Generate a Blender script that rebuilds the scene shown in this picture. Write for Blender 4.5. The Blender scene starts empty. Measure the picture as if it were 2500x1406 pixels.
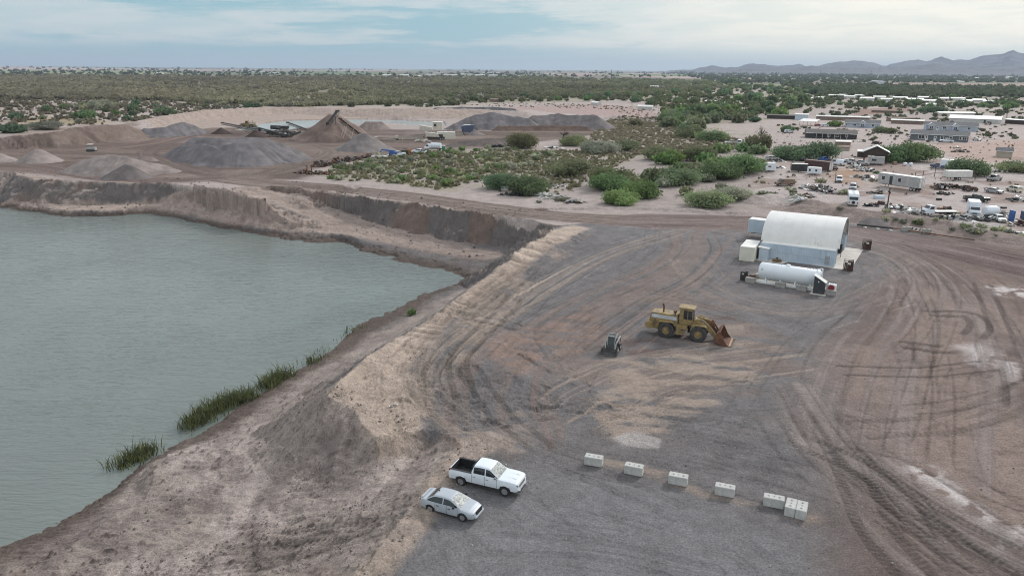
import bpy, bmesh, math, random
import numpy as np
from mathutils import Vector, Matrix, Euler
from mathutils.geometry import delaunay_2d_cdt
SC = bpy.context.scene
COL = SC.collection
rad = math.radians
# ------------------------------------------------------------------ camera
CAMH, FPX, HOR, ROLL = 31.8, 1800.0, 169.0, 0.0075
PITCH = math.atan((703 - HOR) / FPX)
cr, sr, cp, sp = math.cos(ROLL), math.sin(ROLL), math.cos(PITCH), math.sin(PITCH)
R0 = np.array([1.0, 0, 0]); U0 = np.array([0, sp, cp]); F0 = np.array([0, cp, -sp])
CR = cr * R0 + sr * U0; CU = -sr * R0 + cr * U0
cam_d = bpy.data.cameras.new('camera'); cam = bpy.data.objects.new('camera', cam_d); COL.objects.link(cam)
cam.matrix_world = Matrix(((CR[0], CU[0], -F0[0], 0), (CR[1], CU[1], -F0[1], 0), (CR[2], CU[2], -F0[2], CAMH), (0, 0, 0, 1)))
cam_d.sensor_width = 36; cam_d.lens = 36 * FPX / 2500; cam_d.clip_start = 0.5; cam_d.clip_end = 90000
SC.camera = cam
# ------------------------------------------------------------------ world and sun
SUN_EL, SUN_AZ = 34.0, 42.0          # azimuth is measured to the right of the view direction
W = bpy.data.worlds.new('World'); SC.world = W; W.use_nodes = True
nt = W.node_tree; nt.nodes.clear()
def NN(t, kind, **kw):
    n = t.nodes.new(kind)
    for k, v in kw.items(): setattr(n, k, v)
    return n
def math_n(t, op, a, b=None, c=None):
    n = NN(t, 'ShaderNodeMath', operation=op)
    for i, v in enumerate((a, b, c)):
        if v is None: continue
        if isinstance(v, (int, float)): n.inputs[i].default_value = v
        else: t.links.new(v, n.inputs[i])
    return n.outputs[0]
def mapr(t, v, a, b, c=0.0, d=1.0, smooth=True):
    n = NN(t, 'ShaderNodeMapRange', interpolation_type='SMOOTHSTEP' if smooth else 'LINEAR')
    t.links.new(v, n.inputs[0])
    for i, x in enumerate((a, b, c, d)): n.inputs[i + 1].default_value = x
    return n.outputs[0]
def mixc(t, f, a, b, blend='MIX'):
    n = NN(t, 'ShaderNodeMix', data_type='RGBA', blend_type=blend)
    for s, v in ((n.inputs[0], f), (n.inputs[6], a), (n.inputs[7], b)):
        if isinstance(v, (int, float)): s.default_value = v
        elif isinstance(v, tuple): s.default_value = (*v, 1) if len(v) == 3 else v
        else: t.links.new(v, s)
    return n.outputs[2]
def noise_n(t, vec, scale, detail=4, rough=.55, dist=0.0):
    n = NN(t, 'ShaderNodeTexNoise')
    if vec is not None: t.links.new(vec, n.inputs['Vector'])
    n.inputs['Scale'].default_value = scale; n.inputs['Detail'].default_value = detail
    n.inputs['Roughness'].default_value = rough; n.inputs['Distortion'].default_value = dist
    return n.outputs['Fac']
tc = NN(nt, 'ShaderNodeTexCoord'); sx = NN(nt, 'ShaderNodeSeparateXYZ'); nt.links.new(tc.outputs['Generated'], sx.inputs[0])
az = math_n(nt, 'ARCTAN2', sx.outputs[0], sx.outputs[1]); el = sx.outputs[2]
def cvec(a, ka, b, kb, off=0.0):
    n = NN(nt, 'ShaderNodeCombineXYZ')
    nt.links.new(math_n(nt, 'MULTIPLY', a, ka), n.inputs[0]); nt.links.new(math_n(nt, 'MULTIPLY_ADD', b, kb, off), n.inputs[1])
    return n.outputs[0]
tilt = math_n(nt, 'MULTIPLY_ADD', az, -0.03, el)
n1 = noise_n(nt, cvec(az, 3.2, tilt, 42.0, 3.3), 1.0, 5, .55, .35)
n2 = noise_n(nt, cvec(az, 11.0, el, 75.0, 9.1), 1.0, 6, .62, .3)
warm = mapr(nt, az, -0.12, 0.42)
clear = mapr(nt, el, 0.012, 0.034)                 # a clear band lies along the horizon
lump = math_n(nt, 'ADD', math_n(nt, 'MULTIPLY', n1, .72), math_n(nt, 'MULTIPLY', n2, .28))
amt = math_n(nt, 'ADD', lump, math_n(nt, 'MULTIPLY', warm, .20))
left = mapr(nt, az, -0.62, -0.15, .12, 0.0)
amt = math_n(nt, 'ADD', amt, left)
cf = math_n(nt, 'MULTIPLY', mapr(nt, amt, .46, .57), math_n(nt, 'MAXIMUM', clear, math_n(nt, 'MULTIPLY', warm, .35)))
base = mixc(nt, warm, (.29, .50, .58), (.60, .70, .69))
base = mixc(nt, mapr(nt, el, 0.0, 0.022), mixc(nt, warm, (.45, .61, .65), (.70, .74, .68)), base)
cloud = mixc(nt, warm, (.57, .645, .67), (.95, .92, .82))
cloud = mixc(nt, mapr(nt, n2, .35, .65), mixc(nt, .35, cloud, base), cloud)
vis = mixc(nt, cf, base, cloud)
high = mixc(nt, mapr(nt, n1, .3, .7), (.62, .70, .79), (.96, .97, .99))
vis = mixc(nt, mapr(nt, el, .12, .5), vis, high)
sky = NN(nt, 'ShaderNodeTexSky', sky_type='NISHITA', sun_disc=False)
sky.sun_elevation = rad(SUN_EL); sky.sun_rotation = rad(SUN_AZ)
sc10 = NN(nt, 'ShaderNodeVectorMath', operation='SCALE'); nt.links.new(vis, sc10.inputs[0]); sc10.inputs['Scale'].default_value = 10.0
mx = mixc(nt, .92, sky.outputs[0], sc10.outputs[0])
bg = NN(nt, 'ShaderNodeBackground'); nt.links.new(mx, bg.inputs[0]); bg.inputs[1].default_value = 0.1
wo = NN(nt, 'ShaderNodeOutputWorld'); nt.links.new(bg.outputs[0], wo.inputs[0])
sl = bpy.data.lights.new('sun', 'SUN'); sl.energy = 2.2; sl.angle = rad(9); sl.color = (1, .97, .94)
so = bpy.data.objects.new('sun', sl); COL.objects.link(so)
sd = Vector((math.sin(rad(SUN_AZ)) * math.cos(rad(SUN_EL)), math.cos(rad(SUN_AZ)) * math.cos(rad(SUN_EL)), math.sin(rad(SUN_EL))))
so.rotation_euler = sd.to_track_quat('Z', 'Y').to_euler(); so.location = (0, 0, 200)
SC.view_settings.view_transform = 'Standard'; SC.view_settings.look = 'None'
SC.view_settings.exposure = 0.13; SC.view_settings.gamma = 1.0
SC.cycles.max_bounces = 5; SC.cycles.diffuse_bounces = 2; SC.cycles.volume_bounces = 0
SC.cycles.use_denoising = True; SC.cycles.filter_width = 1.05
# ------------------------------------------------------------------ picture points to places
def un(px, py, z=0.0):
    u = (px - 1250) / FPX; v = -(py - 703) / FPX
    d = u * CR + v * CU + F0
    t = (z - CAMH) / d[2]
    return np.array([d[0] * t, d[1] * t, z])
def proj(x, y, z):
    q0, q1, q2 = x, y, z - CAMH
    dz = q0 * F0[0] + q1 * F0[1] + q2 * F0[2]
    u = (q0 * CR[0] + q1 * CR[1] + q2 * CR[2]) / dz; v = (q0 * CU[0] + q1 * CU[1] + q2 * CU[2]) / dz
    return 1250 + u * FPX, 703 - v * FPX
# ------------------------------------------------------------------ noise
def _h(ix, iy, seed):
    n = (ix.astype(np.int64) * 374761393 + iy.astype(np.int64) * 668265263 + seed * 1442695041) & 0xFFFFFFFF
    n = ((n ^ (n >> 13)) * 1274126177) & 0xFFFFFFFF
    return ((n ^ (n >> 16)) & 0xFFFF).astype(np.float32) / 65535.0
def vnoise(x, y, seed=0):
    xi = np.floor(x); yi = np.floor(y); fx = (x - xi).astype(np.float32); fy = (y - yi).astype(np.float32)
    fx = fx * fx * (3 - 2 * fx); fy = fy * fy * (3 - 2 * fy)
    xi = xi.astype(np.int64); yi = yi.astype(np.int64)
    a = _h(xi, yi, seed); b = _h(xi + 1, yi, seed); c = _h(xi, yi + 1, seed); d = _h(xi + 1, yi + 1, seed)
    return (a + (b - a) * fx) * (1 - fy) + (c + (d - c) * fx) * fy
def fbm(x, y, oct=4, seed=0, gain=.5):
    s = 0; a = 1.0; t = 0
    for o in range(oct):
        s = s + a * vnoise(x * 2 ** o + o * 17.3, y * 2 ** o - o * 9.7, seed + o); t += a; a *= gain
    return s / t
def sstep(x, a, b):
    t = np.clip((x - a) / (b - a), 0, 1); return t * t * (3 - 2 * t)
# ------------------------------------------------------------------ terrain model
WATER_Z = -7.2
T1 = [(-700, 360, 0), (-300, 392, 0), (0, 418, 0), (100, 438, 0), (180, 442, 0), (280, 446, 0), (400, 446, 0), (480, 455, 0), (560, 470, -.1), (640, 492, -1.0), (700, 510, -2.4), (760, 530, -3.9), (805, 549, -5.2)]
B1 = [(-700, 425, -5.0), (-300, 458, -5.2), (0, 482, -5.3), (100, 496, -5.3), (200, 500, -5.3), (300, 497, -5.2), (400, 499, -5.1), (500, 506, -4.5), (600, 522, -3.9), (700, 541, -4.4), (805, 557, -5.5)]
EB = [(-700, 438, -5.8), (-300, 468, -5.9), (0, 490, -6.0), (100, 508, -6.0), (200, 517, -6), (270, 514, -5.9), (400, 509, -5.8), (450, 518, -5.7), (560, 537, -5.6), (700, 557, -5.6), (800, 567, -5.8), (870, 582, -6), (950, 602, -6.2), (1050, 627, -6.4), (1130, 650, -6.5), (1175, 672, -6.4)]
SH = [(-700, 455), (-300, 482), (0, 505), (60, 515), (140, 528), (190, 531), (280, 527), (350, 525), (400, 527), (460, 540), (560, 560), (640, 573), (700, 585), (760, 590), (830, 592), (860, 600), (900, 615), (970, 635), (1040, 650), (1085, 660), (1110, 668), (1126, 680), (1110, 692), (1060, 708), (1010, 730), (960, 755), (900, 780), (860, 805), (830, 835), (815, 850), (770, 880), (720, 905), (680, 930), (640, 958), (605, 976), (540, 1025), (480, 1062), (400, 1098), (345, 1132), (310, 1165), (240, 1215), (180, 1252), (90, 1300), (0, 1335), (-200, 1425), (-420, 1530)]
SH = [(a, b, WATER_Z) for a, b in SH]
RL = [(600, 463, -.3), (680, 488, -1.6), (750, 515, -3.2), (830, 548, -5.3)]
T2 = [(700, 455, 0), (760, 466, 0), (850, 478, 0), (960, 491, 0), (1080, 508, 0), (1180, 522, 0), (1280, 534, 0), (1330, 545, 0), (1372, 552, .2)]
B2 = [(720, 468, -1.0), (780, 492, -2.8), (860, 525, -4.5), (930, 549, -5.2), (1000, 567, -5.6), (1100, 586, -5.9), (1190, 600, -6.1), (1245, 606, -6.1), (1235, 640, -6.3)]
CREST = [(1372, 552, .4), (1280, 603, 1.5), (1180, 680, 1.8), (1080, 757, 1.9), (980, 820, 1.9), (900, 868, 2.0), (830, 928, 2.0), (800, 962, 1.8), (825, 985, 1.1), (868, 998, .9), (888, 1040, .7), (920, 1066, .5), (1000, 1055, .2), (1060, 1045, .1), (1100, 1062, .15), (1128, 1090, .3), (1085, 1135, .4), (1040, 1190, .4), (985, 1260, .4), (930, 1335, .4), (880, 1406, .4), (800, 1540, .4)]
MID = [(1160, 712, -5.3), (1060, 768, -5.5), (960, 822, -5.5), (870, 882, -5.5), (770, 945, -5.5), (700, 1003, -5.5), (610, 1060, -5.4), (500, 1105, -5.2), (420, 1122, -5.0)]
UP = [(420, 1122, -5.0), (376, 1148, -5.0), (372, 1185, -4.9), (352, 1218, -4.9), (250, 1280, -4.9), (160, 1340, -5.0), (60, 1402, -5.1), (-150, 1520, -5.2)]
LO = [(345, 1150, -6.2), (338, 1180, -5.9), (330, 1205, -5.9), (238, 1264, -6.0), (148, 1326, -6.1), (45, 1388, -6.1), (-180, 1505, -6.1)]
PTS = [(650, 1150, -3.7), (560, 1200, -4.4), (700, 1250, -3.4), (550, 1300, -4.0), (800, 1180, -2.2), (900, 1130, -1.1), (930, 1190, -1.0), (850, 1310, -1.5), (960, 1110, -1.0), (700, 1090, -2.9), (600, 1110, -4.3), (700, 1406, -2.3), (500, 1406, -3.4), (250, 1406, -4.3), (1010, 1118, -1.3), (1050, 1085, -1.1), (1062, 1062, -.6), (780, 1085, -1.6), (845, 1060, -.35), (560, 1540, -3.0), (250, 1540, -4.2), (400, 1250, -4.5), (1450, 556, 0), (1500, 1000, 0), (1300, 1300, 0), (1100, 1540, 0), (1250, 760, 0), (400, 400, 0), (900, 450, 0), (-700, 340, 0), (1300, 500, 0)]
lines = [T1, B1, EB, SH, RL, T2, B2, CREST, MID, UP, LO]
cv, cz, ce = [], [], []
for L in lines:
    for i, p in enumerate(L):
        q = un(*p); cv.append(Vector((q[0], q[1]))); cz.append(p[2])
        if i: ce.append((len(cv) - 2, len(cv) - 1))
for p in PTS:
    q = un(*p); cv.append(Vector((q[0], q[1]))); cz.append(p[2])
_r = delaunay_2d_cdt(cv, ce, [], 0, 0.001)
TV = np.array([(v.x, v.y) for v in _r[0]]); TF = [f for f in _r[2] if len(f) == 3]
TZ = np.zeros(len(TV)); _bad = 0
for i, o in enumerate(_r[3]):
    if o: TZ[i] = np.mean([cz[k] for k in o])
    else:
        _bad += 1
        d = [(TV[i][0] - c.x) ** 2 + (TV[i][1] - c.y) ** 2 for c in cv]; TZ[i] = cz[int(np.argmin(d))]
print('TIN', len(TV), len(TF), 'crossings', _bad)
def seg_dist(X, Y, pts):
    """distance to a polyline, arclength at the foot and interpolation of a third column; pts (n,>=3)"""
    best = np.full(X.shape, 1e9, np.float32); S = np.zeros(X.shape, np.float32); Z = np.zeros(X.shape, np.float32); D = np.zeros(X.shape, np.float32)
    s0 = 0.0
    for a, b in zip(pts[:-1], pts[1:]):
        dx, dy = b[0] - a[0], b[1] - a[1]; L2 = dx * dx + dy * dy + 1e-9; L = math.sqrt(L2)
        t = np.clip(((X - a[0]) * dx + (Y - a[1]) * dy) / L2, 0, 1)
        ex = X - (a[0] + t * dx); ey = Y - (a[1] + t * dy)
        d = np.sqrt(ex * ex + ey * ey); m = d < best
        best = np.where(m, d, best); S = np.where(m, s0 + t * L, S); Z = np.where(m, a[2] + t * (b[2] - a[2]), Z)
        D = np.where(m, (ex * dy - ey * dx) / L, D)
        s0 += L
    return best, S, Z, D
def top_z(px, pt, pb, k=1.4):
    """height of a crest seen at row pt whose foot shows at row pb, at 1/slope k"""
    a = un(px, pt)[1]; b = un(px, pb)[1]
    return max(.3, (a - b) / (k + a / CAMH))
def ridge_pts(L, k=1.4):
    out = []
    for p in L:
        z = top_z(p[0], p[1], p[2], k) if len(p) == 3 else p[3]
        q = un(p[0], p[1], z); out.append((q[0], q[1], z))
    return out
RIDGES = [  # banks and berms: crest line, front slope
    (ridge_pts([(-300, 345, 385), (0, 333, 366), (120, 322, 362), (225, 305, 350), (300, 305, 343), (340, 308, 335)], 1.6), .62),
    (ridge_pts([(330, 297, 312), (400, 283, 302), (500, 268, 290), (640, 262, 280), (760, 262, 278), (860, 266, 285), (1000, 264, 290), (1150, 266, 290), (1280, 272, 290)], 2.2), .30),
    (ridge_pts([(1270, 508, 514), (1400, 504, 512), (1550, 504, 512), (1700, 511, 520), (1840, 517, 526)], 1.6), .6),
    (ridge_pts([(1960, 500, 520), (2060, 508, 540), (2180, 522, 556), (2300, 536, 572), (2420, 562, 590), (2560, 585, 612), (2900, 640, 670)], 3.0), .35),
    (ridge_pts([(655, 452, 458), (720, 455, 462), (770, 463, 470), (850, 475, 480), (960, 488, 492), (1080, 505, 509), (1200, 522, 526)], 1.5), .6),
    (ridge_pts([(480, 450, 0, .9), (560, 463, 0, 1.1), (640, 486, 0, .3), (700, 503, 0, -1.1), (760, 522, 0, -2.7), (800, 542, 0, -4.5)], 1.5), .8),
    (ridge_pts([(1850, 478, 500), (1920, 470, 495), (1990, 490, 512)], 3.0), .3),
    (ridge_pts([(1500, 283, 292), (1560, 287, 296), (1640, 290, 298)], 3.0), .3),
]
POND2 = np.array([un(*p)[:2] for p in [(560, 318), (640, 300), (700, 293), (860, 290), (960, 291), (1085, 297), (1088, 306), (1010, 306), (940, 300), (860, 302), (760, 310), (690, 318)]])
def in_poly(X, Y, P):
    c = np.zeros(X.shape, bool); n = len(P)
    for i in range(n):
        x0, y0 = P[i][:2]; x1, y1 = P[(i + 1) % n][:2]
        if y0 == y1: continue
        m = ((y0 > Y) != (y1 > Y)); c ^= m & (X < (x1 - x0) * (Y - y0) / (y1 - y0) + x0)
    return c
SHW = np.array([un(*p) for p in SH])
SHP = np.vstack([SHW[:, :2], [un(-700, 1530, WATER_Z)[:2]]])
def bbox_do(X, Y, P, pad):
    P = np.asarray(P); return (X > P[:, 0].min() - pad) & (X < P[:, 0].max() + pad) & (Y > P[:, 1].min() - pad) & (Y < P[:, 1].max() + pad)
def height(X, Y):
    X = np.asarray(X, np.float64); Y = np.asarray(Y, np.float64); sh = X.shape
    X = X.ravel(); Y = Y.ravel(); Z = np.zeros(X.shape)
    near = np.nonzero(bbox_do(X, Y, TV, 1))[0]
    if len(near):
        xn, yn = X[near], Y[near]; zn = np.zeros(len(near))
        big = len(near) > 5000
        if big: od = np.argsort(yn, kind='stable'); ys_ = yn[od]
        for f in TF:
            a, b, c = TV[f[0]], TV[f[1]], TV[f[2]]
            lo, hi = min(a[1], b[1], c[1]), max(a[1], b[1], c[1])
            if big: idx = od[np.searchsorted(ys_, lo):np.searchsorted(ys_, hi, 'right')]
            else: idx = np.nonzero((yn >= lo) & (yn <= hi))[0]
            if not len(idx): continue
            x_, y_ = xn[idx], yn[idx]
            den = (b[1] - c[1]) * (a[0] - c[0]) + (c[0] - b[0]) * (a[1] - c[1])
            if abs(den) < 1e-9: continue
            l1 = ((b[1] - c[1]) * (x_ - c[0]) + (c[0] - b[0]) * (y_ - c[1])) / den
            l2 = ((c[1] - a[1]) * (x_ - c[0]) + (a[0] - c[0]) * (y_ - c[1])) / den
            l3 = 1 - l1 - l2; m = (l1 >= -1e-6) & (l2 >= -1e-6) & (l3 >= -1e-6)
            zn[idx[m]] = (l1 * TZ[f[0]] + l2 * TZ[f[1]] + l3 * TZ[f[2]])[m]
        Z[near] = zn
    for pts, s in RIDGES:
        m = np.nonzero(bbox_do(X, Y, pts, 40))[0]
        if not len(m): continue
        d, S, zr, D = seg_dist(X[m], Y[m], pts)
        wob = (fbm(X[m] * .15, Y[m] * .15 + 3, 3, 5) - .5) * .5
        r = zr + np.minimum(np.abs(zr), 1.5) * wob - s * np.sqrt(d * d + .6) + s * .6 + (fbm(X[m] * .3, Y[m] * .3, 3, 9) - .5) * np.minimum(1.0, zr * .3)
        Z[m] = np.maximum(Z[m], np.where(r > 0, r, -99))
    m = np.nonzero(bbox_do(X, Y, POND2, 5))[0]
    if len(m): Z[m] = np.where(in_poly(X[m], Y[m], POND2), -2.0, Z[m])
    m = np.nonzero(bbox_do(X, Y, SHP, 5))[0]
    if len(m):
        ins = m[in_poly(X[m], Y[m], SHP)]
        if len(ins):
            d, *_ = seg_dist(X[ins], Y[ins], SHW)
            Z[ins] = WATER_Z - .05 - .35 * np.minimum(d, 8)
    return Z.reshape(sh)
def at(px, py):
    z = 0.0
    for _ in range(14):
        p = un(px, py, z); z2 = float(height(np.array([p[0]]), np.array([p[1]]))[0])
        if abs(z2 - z) < .01: break
        z = z + .6 * (z2 - z)
    return un(px, py, z)
# ------------------------------------------------------------------ materials
MATS = {}
def mat(name, col, rough=.6, metal=0.0, var=.15, scale=3.0, bump=0.0, bscale=20.0, spec=.5, obj_rand=0.0, dirt=None, coat=0.0):
    """procedural paint, metal, plaster, leaf... : base colour broken up by noise"""
    if name in MATS: return MATS[name]
    m = bpy.data.materials.new(name); m.use_nodes = True; t = m.node_tree
    b = t.nodes['Principled BSDF']; tcn = NN(t, 'ShaderNodeTexCoord')
    n = noise_n(t, tcn.outputs['Object'], scale, 5, .6)
    f = mapr(t, n, .3, .7)
    lo = tuple(c * (1 - var) for c in col); hi = tuple(min(1, c * (1 + var)) for c in col)
    c = mixc(t, f, lo, hi)
    if dirt:
        g = noise_n(t, tcn.outputs['Object'], dirt[1], 6, .7)
        c = mixc(t, mapr(t, g, dirt[2], dirt[2] + .15), c, dirt[0])
    if obj_rand:
        oi = NN(t, 'ShaderNodeObjectInfo'); hs = NN(t, 'ShaderNodeHueSaturation')
        t.links.new(c, hs.inputs['Color'])
        t.links.new(mapr(t, oi.outputs['Random'], 0, 1, 1 - obj_rand, 1 + obj_rand, False), hs.inputs['Value'])
        r2 = math_n(t, 'FRACT', math_n(t, 'MULTIPLY', oi.outputs['Random'], 7.31))
        t.links.new(mapr(t, r2, 0, 1, .5 - .06 * obj_rand, .5 + .06 * obj_rand, False), hs.inputs['Hue'])
        r3 = math_n(t, 'FRACT', math_n(t, 'MULTIPLY', oi.outputs['Random'], 13.7))
        t.links.new(mapr(t, r3, 0, 1, 1 - .8 * obj_rand, 1 + .5 * obj_rand, False), hs.inputs['Saturation'])
        c = hs.outputs[0]
    t.links.new(c, b.inputs['Base Color'])
    b.inputs['Roughness'].default_value = rough; b.inputs['Metallic'].default_value = metal
    b.inputs['Specular IOR Level'].default_value = spec; b.inputs['Coat Weight'].default_value = coat
    if bump:
        bn = NN(t, 'ShaderNodeBump'); bn.inputs['Strength'].default_value = bump; bn.inputs['Distance'].default_value = .05
        t.links.new(noise_n(t, tcn.outputs['Object'], bscale, 4), bn.inputs['Height']); t.links.new(bn.outputs[0], b.inputs['Normal'])
    MATS[name] = m; return m
def ground_mat():
    m = bpy.data.materials.new('ground_dirt'); m.use_nodes = True; t = m.node_tree; b = t.nodes['Principled BSDF']
    at_ = NN(t, 'ShaderNodeAttribute', attribute_name='Col'); geo = NN(t, 'ShaderNodeNewGeometry')
    p = geo.outputs['Position']
    n1 = noise_n(t, p, 6.0, 6, .8); n2 = noise_n(t, p, .35, 5, .6); n3 = noise_n(t, p, 1.6, 5, .7)
    f = math_n(t, 'MULTIPLY', mapr(t, n1, .28, .72, .48, 1.52, False), mapr(t, n2, .3, .7, .84, 1.16, False))
    f = math_n(t, 'MULTIPLY', f, mapr(t, n3, .3, .7, .83, 1.17, False))
    v = NN(t, 'ShaderNodeVectorMath', operation='SCALE'); t.links.new(at_.outputs['Color'], v.inputs[0]); t.links.new(f, v.inputs['Scale'])
    t.links.new(v.outputs[0], b.inputs['Base Color']); b.inputs['Roughness'].default_value = .95; b.inputs['Specular IOR Level'].default_value = .15
    bn = NN(t, 'ShaderNodeBump'); bn.inputs['Strength'].default_value = .8; bn.inputs['Distance'].default_value = .2
    t.links.new(math_n(t, 'ADD', n1, math_n(t, 'MULTIPLY', n3, 1.5)), bn.inputs['Height']); t.links.new(bn.outputs[0], b.inputs['Normal'])
    return m
def tag(o, label=None, cat=None, group=None, kind=None):
    if label: o['label'] = label
    if cat: o['category'] = cat
    if group: o['group'] = group
    if kind: o['kind'] = kind
    return o
def np_mesh(name, co, quads, mats, smooth=True, cols=None, tri=False):
    me = bpy.data.meshes.new(name); k = 3 if tri else 4
    quads = np.asarray(quads, np.int32)
    me.vertices.add(len(co)); me.vertices.foreach_set('co', np.asarray(co, np.float32).ravel())
    me.loops.add(quads.size); me.loops.foreach_set('vertex_index', quads.ravel())
    me.polygons.add(len(quads)); me.polygons.foreach_set('loop_start', np.arange(0, quads.size, k, dtype=np.int32))
    me.polygons.foreach_set('use_smooth', np.full(len(quads), smooth))
    if cols is not None:
        a = me.color_attributes.new('Col', 'FLOAT_COLOR', 'POINT')
        c4 = np.ones((len(co), 4), np.float32); c4[:, :3] = cols; a.data.foreach_set('color', c4.ravel())
    me.update(calc_edges=True)
    for m in (mats if isinstance(mats, (list, tuple)) else [mats]): me.materials.append(m)
    o = bpy.data.objects.new(name, me); COL.objects.link(o); return o
def grid_quads(nr, nc):
    i = np.arange((nr - 1) * (nc - 1)); r, c = i // (nc - 1), i % (nc - 1); a = r * nc + c
    return np.stack([a, a + 1, a + nc + 1, a + nc], 1)
# ------------------------------------------------------------------ ground sheet
def wpoly(L, z=0.0):
    return np.array([un(p[0], p[1], z)[:2] for p in L])
def soft_poly(X, Y, P, w, z=0.0, warp=None):
    """0..1 inside a ground outline, w metres soft edge"""
    out = np.zeros(X.shape, np.float32); P = np.asarray(P) if not isinstance(P, list) else wpoly(P, z)
    m = np.nonzero(bbox_do(X, Y, P, w * 2 + 4))[0]
    if len(m):
        x, y = X[m], Y[m]
        if warp: x = x + warp * (fbm(x / (warp * 4), y / (warp * 4), 4, 31) - .5) * 2; y = y + warp * (fbm(x / (warp * 4) + 50, y / (warp * 4), 4, 37) - .5) * 2
        ins = in_poly(x, y, P); PC = np.c_[np.vstack([P, P[:1]]), np.zeros(len(P) + 1)]
        d = seg_dist(x, y, PC)[0]; sd_ = np.where(ins, d, -d)
        out[m] = sstep(sd_, -w, w)
    return out
def spline(L, n=6, z=0.0):
    P = np.array([un(p[0], p[1], z if len(p) < 3 else p[2]) for p in L]); out = []
    for i in range(len(P) - 1):
        p0, p1, p2, p3 = P[max(i - 1, 0)], P[i], P[i + 1], P[min(i + 2, len(P) - 1)]
        for k in range(n):
            t = k / n
            out.append(.5 * (2 * p1 + (p2 - p0) * t + (2 * p0 - 5 * p1 + 4 * p2 - p3) * t * t + (3 * p1 - p0 - 3 * p2 + p3) * t ** 3))
    out.append(P[-1]); return np.array(out)
GRAVEL = np.array((.188, .177, .177)); SAND = np.array((.43, .345, .285)); BROWN = np.array((.205, .153, .130)); DBROWN = np.array((.115, .080, .074))
SLOPE = np.array((.32, .266, .235)); DESERT = np.array((.385, .325, .298)); PINK = np.array((.33, .262, .225)); CLIFF_SHADED = np.array((.145, .128, .122)); SALT = np.array((.62, .56, .54))
WET = np.array((.10, .075, .062)); RED = np.array((.27, .165, .12))
def build_ground():
    rows = [16.0]
    while rows[-1] < 30000:
        y = rows[-1]
        rows.append(y + (.0021 * y if 128 < y < 222 else max(.07, min(y * y / 22000 * .70, .0042 * y)) if y < 700 else .0046 * y if y < 3500 else .02 * y))
    ys = np.array(rows); nc = 1400; us = np.linspace(-1, 1, nc); us = us * (.80 + .20 * us * us)
    X = (us[None, :] * (.80 * (ys[:, None] + 10) + 16)); Y = np.repeat(ys[:, None], nc, 1)
    nr = len(ys); sh = X.shape; Xf, Yf = X.ravel(), Y.ravel()
    wa = (Xf > TV[:, 0].min()) & (Xf < TV[:, 0].max()) & (Yf < TV[:, 1].max()); wi = np.nonzero(wa)[0]; Xw, Yw = Xf.copy(), Yf.copy()
    am = .5 + 2.6 * sstep(Yf[wi], 95, 150); fq = .42 - .22 * sstep(Yf[wi], 95, 150)
    Xw[wi] += am * (fbm(Xf[wi] * fq, Yf[wi] * fq, 4, 61, .6) - .5); Yw[wi] += 1.5 * am * (fbm(Xf[wi] * fq + 40, Yf[wi] * fq, 4, 67, .6) - .5)
    Z = height(Xw, Yw)
    # slope of the modelled land
    Zg = Z.reshape(sh); gy = np.gradient(Zg, axis=0) / np.maximum(np.gradient(Y, axis=0), .01); gx = np.gradient(Zg, axis=1) / np.gradient(X, axis=1)
    slope = np.sqrt(gx * gx + gy * gy).ravel()
    near = Yf < 420
    C = np.empty((len(Xf), 3)); 
    big = fbm(Xf * .012, Yf * .012, 5, 1); mid = fbm(Xf * .06, Yf * .06, 5, 2)
    C[:] = DESERT * (1 + .5 * (big - .5))[:, None]
    fine = np.zeros(len(Xf)); nf = np.nonzero(near)[0]
    fine[nf] = fbm(Xf[nf] * .55, Yf[nf] * .55, 4, 3)
    def lay(mask, col, amt=1.0):
        i = np.nonzero(mask > .003)[0]
        a = (mask[i] * amt)[:, None]; c = col[i] if isinstance(col, np.ndarray) and col.ndim == 2 else np.asarray(col)[None, :]
        C[i] = C[i] * (1 - a) + c * a
    # far country: scrub, ploughed strips, fields
    band = fbm(Xf * .0016 + 3, Yf * .0007, 4, 11); far = sstep(Yf, 900, 2200)
    lay(far, np.where((band > .5)[:, None], np.array((.20, .17, .14)), np.array((.13, .135, .10))))
    b2 = vnoise(Xf * .0011 + 7, Yf * .00045, 12); b3 = vnoise(Xf * .0021 - 7, Yf * .0008, 15)
    ff = sstep(Yf, 2100, 3000)
    lay(ff * sstep(b2, .55, .62), np.array((.40, .30, .26))); lay(ff * sstep(b3, .58, .66), np.array((.16, .20, .10)))
    lay(soft_poly(Xf, Yf, [(-500, 170), (0, 171), (300, 171), (470, 177), (620, 181), (300, 183), (-500, 187)], 40), np.array((.23, .24, .14)))
    lay(soft_poly(Xf, Yf, [(420, 177), (900, 177), (1000, 181), (560, 182)], 40), np.array((.15, .19, .11)))
    lay(soft_poly(Xf, Yf, [(-300, 162.5), (60, 163), (330, 168.5), (520, 170.5), (-300, 169)], 60), np.array((.45, .34, .30)))
    lay(soft_poly(Xf, Yf, [(1320, 182), (1430, 179), (1500, 181), (1420, 186)], 30), np.array((.36, .27, .24)))
    lay(soft_poly(Xf, Yf, [(1960, 203), (2200, 204), (2600, 205), (2900, 206), (2900, 216), (2400, 213), (2000, 208)], 12, 0, 20), np.array((.34, .235, .20)))
    # scrub flats and quarry
    lay(soft_poly(Xf, Yf, [(-600, 186), (700, 188), (1300, 190), (1700, 199), (1860, 210), (1640, 232), (1240, 247), (860, 259), (700, 262), (400, 247), (-600, 242)], 25, 0, 15), np.array((.215, .19, .14)), .85)
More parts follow.
